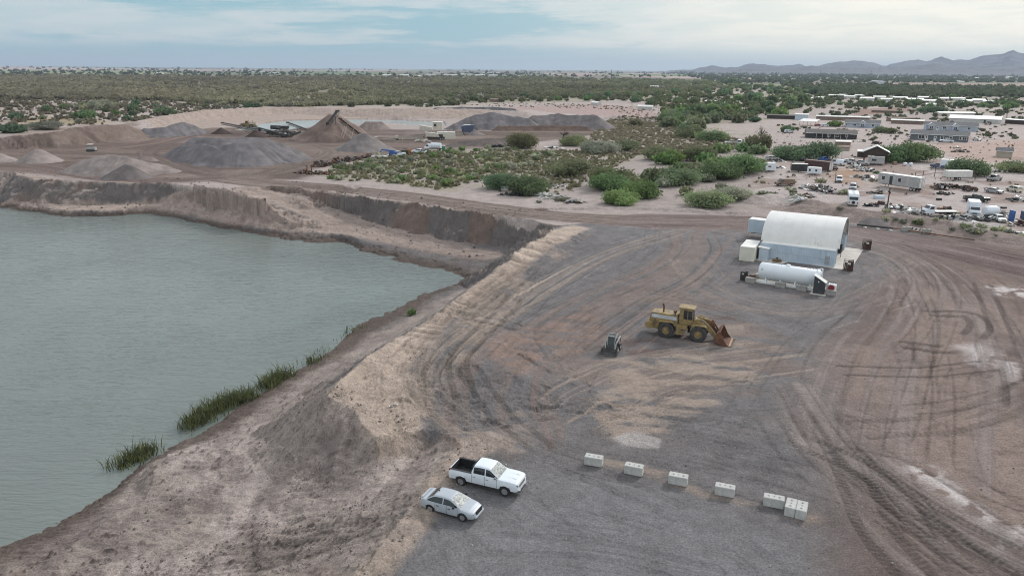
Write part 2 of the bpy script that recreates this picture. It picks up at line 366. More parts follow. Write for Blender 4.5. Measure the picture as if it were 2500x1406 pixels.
    for P_ in ([(1640, 212), (1850, 202), (2060, 216), (2050, 255), (1960, 264), (1850, 296), (1740, 304), (1640, 282), (1560, 240)], [(1880, 206), (2500, 216), (2900, 222), (2900, 272), (2400, 276), (2100, 268), (1990, 262)], [(880, 236), (1300, 230), (1640, 224), (1650, 248), (1230, 252), (1060, 264), (880, 262)]):
        k_ = soft_poly(Xf, Yf, P_, 12, 0, 10); lay(k_ * sstep(fbm(Xf * .03, Yf * .02, 4, 69), .34, .55), np.array((.265, .235, .17)), .8)
    scrubby = soft_poly(Xf, Yf, [(-300, 236), (430, 238), (640, 262), (330, 300), (0, 330), (-300, 345)], 12, 0, 8)
    lay(scrubby * sstep(mid, .38, .62), np.array((.33, .27, .225)), .8)
    lay(soft_poly(Xf, Yf, [(60, 288), (180, 283), (280, 300), (60, 310)], 6, 0, 6), np.array((.30, .23, .11)), .6)
    for P_, c_ in (([(770, 430), (900, 388), (1010, 372), (1230, 360), (1480, 372), (1560, 385), (1400, 440), (1250, 450), (1100, 470), (960, 450)], np.array((.29, .265, .19))), ([(1480, 292), (1660, 288), (1850, 330), (1790, 376), (1560, 384), (1400, 376)], np.array((.30, .275, .205)))):
        k_ = soft_poly(Xf, Yf, P_, 5, 0, 6); lay(k_ * sstep(fbm(Xf * .16 + 5, Yf * .16, 4, 66), .40, .58), c_, .75)
    q = soft_poly(Xf, Yf, [(-500, 350), (0, 340), (200, 340), (380, 332), (520, 312), (700, 312), (900, 315), (1200, 320), (1450, 315), (1480, 325), (1330, 345), (1180, 362), (1000, 366), (840, 388), (720, 440), (300, 447), (0, 419), (-500, 385)], 3, 0, 4)
    stq = fbm(Xf * .02 + .05 * Yf, Yf * .11, 4, 21)
    lay(q, np.where((stq > .5)[:, None], BROWN * .92, BROWN * .66))
    lay(q * sstep(mid, .54, .68), PINK * .75, .6)
    lay(soft_poly(Xf, Yf, [(330, 300), (500, 268), (760, 262), (1000, 264), (1280, 268), (1280, 285), (1100, 292), (860, 290), (640, 300), (520, 312), (400, 318)], 4, 0, 4), PINK * 1.12)
    lay(soft_poly(Xf, Yf, [(-500, 345), (0, 332), (220, 303), (340, 305), (330, 330), (180, 346), (0, 366), (-500, 395)], 3, 0, 2), PINK * .95)
    lay(soft_poly(Xf, Yf, [(1230, 262), (1450, 255), (1560, 262), (1640, 290), (1500, 285), (1350, 276)], 6, 0, 5), np.array((.37, .275, .25)))
    # right-hand lots: pale trampled dirt with an ochre patch
    lots = soft_poly(Xf, Yf, [(1820, 470), (1900, 400), (2000, 420), (2100, 380), (2300, 330), (2520, 350), (2900, 370), (2900, 600), (2500, 580), (2300, 535), (2100, 518), (1900, 500)], 3, 0, 4)
    lay(lots, np.array((.45, .39, .365)), .85)
    lay(lots * sstep(fbm(Xf * .09 + 3, Yf * .09, 4, 71), .50, .62), np.array((.27, .195, .165)), .75)
    lay(soft_poly(Xf, Yf, [(2030, 418), (2090, 400), (2110, 440), (2090, 452), (2040, 445)], 4, 0, 3), np.array((.33, .20, .115)), .8)
    lay(soft_poly(Xf, Yf, [(2280, 355), (2520, 340), (2600, 380), (2400, 400), (2290, 372)], 5, 0, 4), np.array((.42, .30, .25)), .8)
    lay(soft_poly(Xf, Yf, [(2080, 268), (2200, 262), (2240, 272), (2090, 283)], 5, 0, 3), np.array((.27, .18, .15)))
    lay(soft_poly(Xf, Yf, [(1840, 505), (1960, 498), (2100, 520), (2300, 540), (2500, 585), (2900, 650), (2900, 690), (2500, 620), (2250, 575), (2100, 556), (1960, 528)], 2, 0, 1.5), np.array((.27, .215, .19)))
    # pit: slopes and cliffs
    PIT = [(-700, 360), (0, 418), (180, 442), (400, 446), (560, 470), (690, 455), (960, 491), (1180, 522), (1372, 552)]
    pit = in_poly(Xf, Yf, np.vstack([wpoly(PIT), [p[:2] for p in [un(*c) for c in CREST[1:]]], [un(-700, 1540, -6)[:2]]])).astype(np.float32)
    pm = pit > 0
    lay(pit, np.where((fine > .5)[:, None], SLOPE * 1.06, SLOPE * .92))
    lay(pit * sstep(slope, .34, .62) * (Yf > 112), CLIFF_SHADED * 1.0, .9)  # steep far earth painted darker, with its backlit shade in the colour
    lay(pit * sstep(slope, .3, .6) * sstep(fbm(Xf * .05, Yf * .05, 3, 41), .56, .66), np.array((.25, .165, .125)), .5)
    bench = pit * (1 - sstep(slope, .1, .24)) * (Yf > 120)
    lay(bench, PINK * 1.12, .9)
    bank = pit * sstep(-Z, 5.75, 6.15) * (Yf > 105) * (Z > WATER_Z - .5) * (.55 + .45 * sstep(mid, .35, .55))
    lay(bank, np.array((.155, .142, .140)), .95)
    flats = pit * (Yf < 90) * sstep(fbm(Xf * .13, Yf * .13, 5, 43), .47, .56) * (1 - sstep(slope, .25, .4))
    lay(flats, np.array((.43, .36, .325)), .9)
    lay(pit * (Yf < 100) * sstep(fbm(Xf * .35 + .2 * Yf, Yf * .18, 5, 44), .58, .68), np.array((.18, .145, .135)), .5)
    lay(soft_poly(Xf, Yf, [un(*p)[:2] for p in [(1030, 1062, -.5), (1100, 1068, -.5), (1090, 1110, -1.2), (1030, 1108, -1.4)]], .4, 0, .5), np.array((.07, .054, .048)), .95)
    # main yard
    yard = soft_poly(Xf, Yf, [(1372, 551), (1500, 535), (1850, 532), (2100, 548), (2500, 612), (2900, 690), (3600, 1500), (800, 1540), (880, 1406), (930, 1335), (985, 1260), (1040, 1190), (1085, 1135), (1128, 1090), (1100, 1062), (1000, 1055), (920, 1066), (888, 1040), (868, 998), (800, 962), (830, 928), (900, 868), (980, 820), (1080, 757), (1180, 680), (1280, 603)], .5, 0, .6)
    gcol = np.where((fine > .52)[:, None], GRAVEL * 1.1, GRAVEL * .93)
    lay(yard, gcol)
    lay(yard * sstep(big, .42, .60), np.array((.150, .134, .130)), .42)
    lay(soft_poly(Xf, Yf, [(1010, 1340), (1100, 1190), (1300, 1150), (1700, 1220), (2000, 1330), (2010, 1540), (860, 1540)], 2.5, 0, 3), np.array((.205, .198, .202)), .9)
    right = soft_poly(Xf, Yf, [(2100, 560), (2160, 640), (2110, 720), (2060, 800), (2055, 900), (2060, 1000), (2020, 1090), (2040, 1200), (2010, 1320), (2010, 1540), (3600, 1540), (2900, 690), (2500, 612)], 4.5, 0, 5.0)
    sm = fbm(Xf * .05 + 9, Yf * .05, 5, 51); sw = fbm(Xf * .22, Yf * .06 + .1 * Xf, 5, 52)
    lay(right, np.array((.202, .150, .131)) * (1 + .9 * (sm - .5))[:, None])
    lay(right * sstep(sw, .55, .66), np.array((.135, .112, .105)), .5)
    lay(right * sstep(sm, .50, .63), np.array((.275, .21, .18)), .75)
    # pale sand strip along the crest, ploughed by blades
    strip = soft_poly(Xf, Yf, np.array([un(p[0], p[1], 1.0 if p[1] > 600 else .4)[:2] for p in [(1405, 545), (1372, 552), (1280, 603), (1180, 680), (1080, 757), (980, 820), (900, 868), (830, 928), (795, 965), (825, 990), (868, 1000), (888, 1045), (920, 1070), (1000, 1062), (1020, 1010), (1070, 940), (1000, 905), (1015, 880), (1085, 815), (1155, 750), (1240, 680), (1330, 610), (1440, 556)]]), .7, 0, 1.1)
    lay(strip, SAND * (1 + .35 * (mid - .5))[:, None])
    tsand = soft_poly(Xf, Yf, [(1000, 905), (1085, 815), (1155, 750), (1240, 680), (1330, 610), (1440, 570), (1400, 610), (1310, 690), (1240, 770), (1185, 840), (1120, 920), (1070, 985), (1010, 1010)], 1.0, 0, 1.6)
    lay(tsand * sstep(fbm(Xf * .3, Yf * .12 + .1 * Xf, 4, 63), .36, .56), SAND * .72, .75)
    lay(soft_poly(Xf, Yf, [(1400, 800), (1560, 700), (1820, 740), (1960, 900), (1900, 1010), (1640, 1080), (1430, 1060), (1330, 930)], 3, 0, 4) * sstep(fbm(Xf * .12 + .2 * Yf, Yf * .3, 4, 64), .42, .6), np.array((.235, .178, .15)), .65)
    apron = soft_poly(Xf, Yf, [(1110, 1080), (1200, 1060), (1245, 1085), (1180, 1120), (1130, 1150), (1085, 1220), (1010, 1330), (950, 1440), (800, 1540), (870, 1406), (930, 1320), (985, 1250), (1050, 1170)], .6, 0, 1.0)
    lay(apron, SAND * .92, .9)
    lay(apron * sstep(fine, .52, .62), SLOPE, .5)
    # bare patches in the gravel
    for P, c, a in [([(1470, 960), (1500, 880), (1640, 850), (1820, 885), (1860, 935), (1760, 955), (1700, 1000), (1650, 1060), (1480, 1060), (1440, 1010)], SAND * .80, .9),
                    ([(1200, 860), (1330, 790), (1430, 745), (1470, 800), (1440, 870), (1350, 890), (1260, 930), (1210, 900)], np.array((.27, .19, .155)), .9),
                    ([(1500, 1060), (1560, 1050), (1620, 1075), (1610, 1092), (1520, 1085)], SALT * .62, .9), ([(1420, 1120), (1500, 1115), (1700, 1170), (2000, 1260), (2010, 1290), (1800, 1215), (1560, 1165)], SAND * .75, .8),
                    ([(1640, 800), (1750, 770), (1830, 790), (1800, 850), (1700, 850)], SAND * .75, .7), ([(1500, 830), (1590, 815), (1660, 840), (1560, 870)], DBROWN * 1.1, .8), ([(1720, 770), (1800, 765), (1825, 790), (1760, 785)], DBROWN, .7),
                    ([(1100, 840), (1180, 780), (1215, 800), (1190, 880), (1110, 930), (1060, 930)], SAND * .75, .8), ([(1180, 1010), (1240, 985), (1320, 1040), (1240, 1080)], SAND * .72, .6), ([(1780, 1090), (1850, 1080), (1960, 1130), (1900, 1150), (1800, 1120)], GRAVEL * .7, .8)]:
        k = soft_poly(Xf, Yf, P, .9, 0, 2.2); st = fbm(Xf * .35 + .12 * Yf, Yf * .8, 4, 61)
        lay(k * sstep(st, .38, .56), c, a)
    lay(soft_poly(Xf, Yf, [(1495, 1066), (1530, 1054), (1575, 1056), (1622, 1074), (1612, 1094), (1560, 1092), (1515, 1084)], .25, 0, .5), np.array((.40, .365, .345)), .85)
    for P in [[(2340, 850), (2430, 840), (2490, 910), (2480, 930), (2370, 890)], [(2400, 700), (2520, 705), (2540, 730), (2420, 722)], [(2180, 1130), (2260, 1160), (2330, 1210), (2420, 1270), (2400, 1290), (2280, 1215), (2180, 1150)], [(2440, 1300), (2500, 1290), (2520, 1350), (2460, 1350)]]:
        k = soft_poly(Xf, Yf, P, 1.2, 0, 2.0); lay(k * sstep(fbm(Xf * .8, Yf * .8, 4, 62), .40, .52), SALT * .95, .92)
    # roads: streaks that run with the traffic
    ZD = np.zeros(len(Xf))
    def road(L, w, col, amt, seed, freq=1.0, thr=.0, edge=1.5):
        P = spline(L, 5); m = np.nonzero(bbox_do(Xf, Yf, P, w + 3))[0]
        if not len(m): return
        d, S, z_, D = seg_dist(Xf[m], Yf[m], P)
        n = .5 * fbm(S * .028, D * freq, 4, seed, .6) + .5 * fbm(S * .04 + 9, D * freq * 2.6, 3, seed + 50, .6); edge_w = w * (.85 + .3 * (fbm(S * .05, S * 0 + seed, 3, seed) - .5))
        a = sstep(edge_w - d, 0, edge) * amt
        f = np.clip((n - .5) * 4.6 + .5, 0, 1)[:, None]
        c = np.asarray(col[0]) * (1 - f) + np.asarray(col[1]) * f
        a = a * (sstep(n, thr, thr + .12) if thr else 1); C[m] = C[m] * (1 - a[:, None]) + c * a[:, None]
        ZD[m] += a * (n - .5) * .15
    tw = (DBROWN * 1.25, PINK * .88); gw = (np.array((.135, .108, .1)), np.array((.25, .2, .185)))
    road([(520, 432), (640, 447), (780, 458), (960, 476), (1200, 510), (1400, 531), (1600, 540), (1850, 545)], 8.0, (BROWN * .72, PINK * .80), .95, 101, .9)
    road([(1600, 540), (1850, 545), (2090, 570), (2300, 606), (2500, 650), (2800, 720)], 10.0, (DBROWN * 1.05, np.array((.24, .19, .175))), .92, 102, .8)
    road([(520, 436), (640, 424), (720, 408), (790, 392), (860, 382), (960, 371), (1080, 357), (1230, 350)], 6.5, (BROWN * .62, PINK * .70), .9, 103, .8)
    road([(-300, 370), (0, 394), (110, 408), (240, 433), (360, 440), (520, 434)], 5.5, (DBROWN * 1.1, PINK * .6), .9, 104, .8)
    road([(520, 428), (445, 412), (400, 394), (360, 378), (380, 360), (430, 345), (500, 325), (600, 318)], 5.0, (DBROWN * 1.0, PINK * .55), .8, 105, .8)
    road([(0, 362), (120, 372), (250, 362), (360, 350), (480, 326)], 9.0, (DBROWN * .95, BROWN * 1.05), .85, 106, .6)
    road([(640, 425), (740, 400), (800, 375), (780, 360), (700, 350)], 6.0, (BROWN * .65, PINK * .65), .8, 107, .8)
    road([(600, 460), (680, 486, -1.6), (750, 513, -3.2), (830, 546, -5.2), (930, 575, -5.9), (1060, 603, -6.2), (1180, 622, -6.3)], 5.5, (PINK * .85, PINK * 1.1), .9, 108, .9)
    road([(830, 560, -5.6), (700, 548, -5.2), (560, 527, -5.0), (420, 504, -5.4), (260, 506, -5.6), (100, 502, -5.6), (-200, 475, -5.6)], 4.5, (PINK * .9, PINK * 1.2), .9, 109, .9)
    road([(2100, 575), (2220, 610), (2330, 670), (2420, 770), (2470, 880), (2500, 1000), (2520, 1200)], 6.0, (np.array((.135, .11, .102)), np.array((.29, .24, .22))), .7, 110, .9, .42)
    road([(2080, 600), (2190, 640), (2230, 700), (2190, 790), (2120, 870), (2085, 980), (2070, 1080)], 7.0, (np.array((.15, .122, .115)), np.array((.29, .24, .22))), .65, 111, .8, .42)
    road([(1960, 960), (2050, 1090), (2160, 1180), (2300, 1270), (2450, 1350), (2700, 1460)], 4.2, (np.array((.138, .112, .104)), np.array((.27, .226, .206))), .75, 112, 1.4, .36)
    road([(2040, 1080), (2110, 1200), (2220, 1320), (2380, 1440)], 3.6, (np.array((.145, .118, .11)), np.array((.28, .235, .213))), .65, 113, 1.4, .38)
    road([(1840, 548), (1700, 565), (1690, 610), (1620, 670), (1500, 720), (1380, 790), (1280, 870), (1220, 960), (1230, 1050)], 7.0, (GRAVEL * .85, BROWN * 1.15), .6, 114, .9, .44)
    road([(1640, 570), (1480, 620), (1330, 700), (1220, 780), (1120, 850), (1040, 930), (1080, 1000), (1250, 1080)], 3.4, (GRAVEL * .85, SAND * .75), .75, 115, 1.6, .40)
    road([(2200, 640), (2060, 720), (1900, 745), (1750, 700), (1690, 640)], 6.0, (GRAVEL * .9, PINK * .8), .6, 116, .8, .46)
    road([(1850, 880), (1700, 900), (1560, 930), (1470, 980)], 8.0, (GRAVEL * .9, SAND * .8), .7, 117, 1.2, .47)
    road([(1500, 545), (1700, 555), (1830, 565), (1790, 640), (1700, 720), (1560, 830)], 6.0, (GRAVEL * .85, BROWN * 1.3), .55, 118, 1.0, .47)
    road([(1860, 370), (1960, 420), (2060, 440), (2250, 500), (2500, 545)], 5.0, (np.array((.28, .21, .18)), np.array((.42, .33, .29))), .6, 119, .8, .4)
    # single wheel tracks with tread bars
    def track(L, gap=1.9, w=.42, dark=.62, bars=0.0, depth=.05):
        P = spline(L, 6); m = np.nonzero(bbox_do(Xf, Yf, P, 4))[0]
        if not len(m): return
        d, S, z_, D = seg_dist(Xf[m], Yf[m], P)
        e = np.abs(np.abs(D) - gap / 2); a = sstep(w - e, -.05, .15) * (d < gap) * sstep(fbm(S * .12, S * 0, 3, int(gap * 100 + w * 31)), .3, .42)
        if bars: a = a * (.72 + .28 * np.sin(S * 2 * np.pi / (bars * .62) + np.abs(D) * 4))
        C[m] *= (1 - a * (1 - dark))[:, None]; ZD[m] -= a * depth
    for L, g, w, dk, b in [([(2240, 845), (2320, 850), (2390, 805), (2370, 770), (2300, 765)], 2.2, .5, .6, 0), ([(2100, 905), (2250, 908), (2380, 895)], 2.6, .3, .6, 0), ([(2150, 1045), (2300, 1035), (2420, 1000), (2500, 960)], 3.0, .5, .72, .9),
                           ([(2060, 1100), (2200, 1230), (2330, 1330), (2450, 1410)], 2.4, .5, .6, .8), ([(2080, 1150), (2140, 1290), (2230, 1400)], 2.4, .5, .62, .8), ([(1990, 1090), (2120, 1150), (2280, 1260), (2480, 1360)], 2.4, .45, .6, .8),
                           ([(2400, 700), (2440, 800), (2480, 930), (2490, 1000)], 2.2, .4, .65, 0), ([(2030, 790), (2110, 765), (2200, 740)], 2.4, .25, 1.35, 0), ([(1110, 790), (1180, 797), (1230, 800)], 2.4, .55, .62, 1.0), ([(1240, 690), (1150, 775), (1060, 860), (1010, 930), (1060, 990), (1180, 1040)], 2.2, .4, .72, .7),
                           ([(1250, 740), (1180, 830), (1120, 900), (1130, 960)], 2.0, .4, .7, 0), ([(1300, 660), (1220, 730), (1130, 800)], 2.2, .4, .75, .7), ([(1150, 930), (1220, 1010), (1300, 1080)], 2.0, .4, .75, 0), ([(1300, 1100), (1500, 1180), (1750, 1300), (1900, 1420)], 2.0, .5, .9, 0), ([(1250, 1330), (1450, 1340), (1700, 1400)], 2.0, .4, .9, 0),
                           ([(1450, 1010), (1560, 1000), (1680, 1010)], 2.4, .5, .8, .8), ([(1500, 1100), (1640, 1120), (1900, 1170)], 2.2, .5, .85, .8), ([(560, 1350, -4), (700, 1330, -3.5), (850, 1300, -1.7), (920, 1280, -.4)], 2.0, .5, .62, .8), ([(560, 1380, -4), (760, 1350, -3)], 2.0, .6, .6, .8), ([(470, 1230, -5.5), (480, 1320, -4.9), (450, 1400, -4.3)], 2.2, .5, .75, .8), ([(600, 1250, -5), (560, 1330, -4.6), (500, 1400, -4)], 2.2, .5, .78, .8)]:
        track(L, g, w, dk, b)
    def family(L, offs, w, dk, seed, gap=0.0, z=0.0):
        P = spline(L, 5, z); T = np.gradient(P, axis=0); T /= np.linalg.norm(T[:, :2], axis=1)[:, None]; Nn = np.c_[-T[:, 1], T[:, 0], T[:, 2] * 0]
        rg_ = np.random.default_rng(seed)
        for of in offs:
            a0, a1 = sorted(rg_.integers(0, len(P), 2)); a1 = max(a1, min(len(P) - 1, a0 + len(P) // 3)); a0 = min(a0, a1 - len(P) // 3); a0 = max(a0, 0)
            t_ = np.linspace(0, 1, a1 - a0 + 1)[:, None]; Q = P[a0:a1 + 1] + Nn[a0:a1 + 1] * (of + rg_.uniform(-2.5, 2.5) * t_ + rg_.uniform(-1, 1) * np.sin(t_ * 3))
            m = np.nonzero(bbox_do(Xf, Yf, Q, 2.5))[0]
            if len(m) == 0 or len(Q) < 2: continue
            d, S, z_, D = seg_dist(Xf[m], Yf[m], Q); ww = w * rg_.uniform(.7, 1.5); e = np.abs(np.abs(D) - 1.0) if rg_.uniform() < .6 else np.abs(D)
            kd = 1 - (1 - dk) * rg_.uniform(.25, 1.0); fade = sstep(S, 0, 4) * sstep(fbm(S * .15, S * 0 + of, 3, seed + int(of * 10) % 97), .32, .5)
            a = sstep(ww - e, -.05, .16) * fade * (d < 2.2) * (.75 + .25 * np.sin(S * 9 + D * 6)); C[m] *= (1 - a * (1 - kd))[:, None]; ZD[m] -= a * .05 * np.sign(1 - kd)
    U = lambda a, b, n: np.linspace(a, b, n)
    for L, a, b, n, w, dk, sd in [([(2100, 575), (2220, 610), (2330, 670), (2420, 770), (2470, 880), (2500, 1000), (2520, 1200)], -12, 9, 20, .22, .62, 1), ([(2080, 600), (2190, 640), (2230, 700), (2190, 790), (2120, 870), (2085, 980), (2070, 1080)], -9, 12, 18, .22, .66, 2),
                             ([(1960, 960), (2050, 1090), (2160, 1180), (2300, 1270), (2450, 1350), (2700, 1460)], -5, 8, 16, .24, .58, 3), ([(2040, 1080), (2110, 1200), (2220, 1320), (2380, 1440)], -4, 5, 10, .22, .62, 4), ([(2500, 820), (2330, 880), (2200, 900), (2080, 900)], -10, 10, 10, .2, .68, 5), ([(2520, 950), (2350, 1020), (2200, 1050), (2080, 1030)], -6, 8, 10, .22, .68, 6),
                             ([(1840, 548), (1700, 565), (1690, 610), (1620, 670), (1500, 720), (1380, 790), (1280, 870), (1220, 960)], -10, 9, 22, .22, .72, 7), ([(1640, 560), (1480, 615), (1330, 695), (1220, 775), (1120, 848), (1040, 925), (1060, 1000)], -5, 4, 18, .2, .68, 8), ([(1640, 560), (1480, 615), (1330, 695), (1220, 775), (1120, 848), (1040, 925)], -4, 5, 10, .2, 1.3, 9),
                             ([(1420, 900), (1380, 830), (1450, 770), (1600, 720), (1800, 760)], -6, 6, 14, .2, .7, 10), ([(1300, 1000), (1500, 1060), (1750, 1100), (2000, 1180)], -7, 7, 14, .2, .82, 11), ([(1250, 1100), (1180, 1200), (1300, 1330), (1600, 1400)], -8, 8, 12, .18, .86, 12), ([(2100, 560), (2250, 590), (2500, 640), (2800, 700)], -8, 8, 18, .25, .66, 13), ([(1400, 533), (1600, 542), (1850, 546)], -6, 6, 12, .25, .72, 14), ([(640, 447), (960, 476), (1200, 510), (1400, 531)], -6, 6, 12, .3, .74, 15), ([(520, 432), (640, 424), (720, 408), (790, 392), (860, 382), (960, 371)], -5, 5, 12, .35, .7, 16),
                             ([(1460, 1050), (1560, 1000), (1700, 960), (1900, 930)], -6, 6, 16, .2, .75, 17)]: family(L, U(a, b, n), w, dk, sd)
    for L, a, b, n, w, dk, sd, z in [([(300, 1330), (450, 1300), (560, 1340), (760, 1330), (900, 1290)], -4, 4, 12, .25, .7, 21, -3.6), ([(480, 1200), (540, 1290), (520, 1400), (480, 1500)], -4, 4, 10, .25, .72, 22, -4.2), ([(400, 1180), (550, 1130), (640, 1060), (760, 960), (900, 870)], -3, 3, 8, .2, .75, 23, -4.8)]: family(L, U(a, b, n), w, dk, sd, 0, z)
    # blade furrows across the crest strip
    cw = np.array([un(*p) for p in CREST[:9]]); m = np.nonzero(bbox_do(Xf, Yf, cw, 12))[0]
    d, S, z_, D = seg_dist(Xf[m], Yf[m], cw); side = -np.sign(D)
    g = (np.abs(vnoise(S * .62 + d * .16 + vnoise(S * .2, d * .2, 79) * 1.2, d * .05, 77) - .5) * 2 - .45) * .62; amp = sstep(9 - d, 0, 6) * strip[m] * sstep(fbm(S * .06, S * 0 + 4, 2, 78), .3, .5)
    ZD[m] += g * 1.15 * amp; C[m] *= (1 + 1.1 * np.clip(g, -.25, .25) * amp)[:, None]  # furrow lows painted darker and ridges paler, shade put into the colour
    k = np.nonzero(pm & near)[0]
    lum = fbm(Xf[k] * .8, Yf[k] * .8, 5, 81, .6) - .5; rg = np.abs(fbm(Xf[k] * .22, Yf[k] * .22, 4, 82) - .5)
    st = sstep(slope[k], .15, .6)
    ZD[k] += np.where(Yf[k] < 105, lum * .28, lum * (.5 + 1.3 * st)) - rg * np.where(Yf[k] < 105, .7, 2.2) * sstep(slope[k], .25, .6) + np.where(Yf[k] > 120, (fbm(Xf[k] * .28 + Yf[k] * .1, Yf[k] * .34, 5, 86, .62) - .5) * 2.6 * st, 0)
    lowb = (Yf[k] < 95); cl = sstep(vnoise(Xf[k] * 2.6, Yf[k] * 2.6, 87), .78, .95) * sstep(fbm(Xf[k] * .2, Yf[k] * .2, 3, 88), .42, .56)
    ZD[k] += np.where(lowb, (fbm(Xf[k] * 1.1 + Yf[k] * .5, Yf[k] * 2.4, 4, 83) - .5) * .30 + cl * .22, 0); C[k] *= (1 - .35 * cl * (Yf[k] < 130))[:, None]
    a_ = np.nonzero(apron > .1)[0]; ZD[a_] += (fbm(Xf[a_] * .7, Yf[a_] * .7, 4, 84) - .35) * .6 * apron[a_]
    o_ = np.nonzero((~pm) & near)[0]; ZD[o_] += (fine[o_] - .5) * .10
    b_ = np.nonzero((~pm) & (slope > .12))[0]; ZD[b_] += (fbm(Xf[b_] * .5, Yf[b_] * .5, 5, 85, .6) - .5) * .9
    # damp rim at the water line
    wet = pit * (1 - sstep(Z + ZD + .5 * (mid - .5), WATER_Z + .35, WATER_Z + 1.1)) * (Z > WATER_Z - .6)
    lay(wet * (1 - .0 * wet), WET, .85)
    inw = Z < WATER_Z - .04
    Zf = np.where(inw, Z, np.maximum(Z + ZD, np.where(pm, WATER_Z - .02, -99)))
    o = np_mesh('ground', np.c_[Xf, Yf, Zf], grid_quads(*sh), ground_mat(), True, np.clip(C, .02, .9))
    tag(o, kind='structure'); return sh
print('grid', build_ground())
# ------------------------------------------------------------------ water
def water_mat(name, col, sc, rough):
    m = bpy.data.materials.new(name); m.use_nodes = True; t = m.node_tree; b = t.nodes['Principled BSDF']
    g = NN(t, 'ShaderNodeNewGeometry'); mp = NN(t, 'ShaderNodeMapping'); t.links.new(g.outputs['Position'], mp.inputs[0])
    mp.inputs['Rotation'].default_value = (0, 0, rad(16)); mp.inputs['Scale'].default_value = (.28, 1.0, 1)
    n = noise_n(t, mp.outputs[0], 1.15 * sc, 3, .5, .6); n2 = noise_n(t, mp.outputs[0], 3.1 * sc, 2, .5, .3); n3 = noise_n(t, g.outputs['Position'], .02, 3)
    h = math_n(t, 'ADD', n, math_n(t, 'MULTIPLY', n2, .35))
    bn = NN(t, 'ShaderNodeBump'); bn.inputs['Distance'].default_value = .36; t.links.new(mapr(t, noise_n(t, g.outputs['Position'], .035, 4, .6, .8), .35, .65, .42, .68), bn.inputs['Strength'])
    t.links.new(h, bn.inputs['Height']); t.links.new(bn.outputs[0], b.inputs['Normal'])
    t.links.new(mixc(t, mapr(t, n3, .35, .65), tuple(c * .9 for c in col), tuple(c * 1.1 for c in col)), b.inputs['Base Color'])
    b.inputs['Roughness'].default_value = rough; b.inputs['IOR'].default_value = 1.33
    return m
def flat_sheet(name, P, z, m):
    bm = bmesh.new(); vs = [bm.verts.new((p[0], p[1], z)) for p in P]; bm.faces.new(vs); bmesh.ops.triangulate(bm, faces=bm.faces[:])
    me = bpy.data.meshes.new(name); bm.to_mesh(me); bm.free(); me.materials.append(m)
    o = bpy.data.objects.new(name, me); COL.objects.link(o); return tag(o, kind='structure')
_p = np.array([un(*p)[:2] for p in [(-900, 440, WATER_Z), (300, 500, WATER_Z), (800, 575, WATER_Z), (1180, 660, WATER_Z), (1180, 700, WATER_Z), (900, 870, WATER_Z), (600, 1080, WATER_Z), (350, 1240, WATER_Z), (0, 1420, WATER_Z), (-200, 1600, WATER_Z)]])
flat_sheet('water', np.vstack([_p, [(-260, 25), (-330, 150)]]), WATER_Z, water_mat('pond_water', (.165, .190, .174), 1.0, .10))
flat_sheet('water', POND2 + (POND2 - POND2.mean(0)) * .02, -.55, water_mat('far_water', (.34, .38, .37), .5, .1))
# ------------------------------------------------------------------ mountains
def mountains(name, line, dist, depth, seed, col):
    pxs = np.array([p[0] for p in line], float); pys = np.array([p[1] for p in line], float)
    nx, ny = 520, 70; xs = np.linspace(pxs[0], pxs[-1], nx); top = np.interp(xs, pxs, pys); top = top + np.where(top < 170, (fbm(xs * .045, xs * 0 + seed, 4, seed) - .5) * 9, 0)
    V = np.zeros((ny, nx, 3))
    for i, (x, y) in enumerate(zip(xs, top)):
        u = (x - 1250) / FPX; v = -(y - 703) / FPX; d = u * CR + v * CU + F0
        t = dist / math.hypot(d[0], d[1]); h = max(0, CAMH + d[2] * t); w = np.array((d[0] * t, d[1] * t)); n = w / dist
        for j in range(ny):
            q = (j / (ny - 1) - .5) * 2; r = w + n * q * depth
            V[j, i] = (r[0], r[1], max(-1, h * (1 - abs(q)) ** .8 if j else -2))
    X, Y = V[..., 0], V[..., 1]
    rg = 1 - np.abs(fbm(X / 420, Y / 420, 5, seed) * 2 - 1)
    q = np.abs(np.linspace(-1, 1, ny))[:, None]
    V[..., 2] = np.where(V[..., 2] > 0, V[..., 2] * (1 - (.75 * (1 - rg) + .1) * np.minimum(1, q * 3.0)), V[..., 2])
    m = mat(name + '_rock', col, .95, 0, .25, .004)
    o = np_mesh('hills', V.reshape(-1, 3), grid_quads(ny, nx), m, True); tag(o, kind='structure')
mountains('mountain', [(1630, 173), (1700, 168), (1746, 161), (1770, 166), (1808, 163), (1841, 154), (1860, 158), (1910, 161), (1952, 156), (1968, 162), (2000, 160), (2050, 151), (2077, 147), (2100, 148), (2125, 152), (2165, 159), (2180, 155), (2205, 152), (2243, 146), (2262, 149), (2280, 144), (2299, 136), (2312, 140), (2325, 146), (2350, 145), (2370, 146), (2400, 133), (2425, 132), (2450, 130), (2475, 122), (2492, 127), (2520, 131), (2600, 140), (2700, 135), (2850, 150), (3050, 168)], 10500, 1500, 5, (.07, .068, .092))
mountains('foothill', [(1740, 176), (1830, 168), (1860, 166), (1900, 168), (1960, 162), (1985, 161), (2030, 165), (2075, 162), (2110, 164), (2180, 166), (2250, 160), (2290, 158), (2340, 162), (2420, 166), (2500, 162), (2650, 166), (2850, 176)], 8200, 800, 9, (.078, .076, .092))
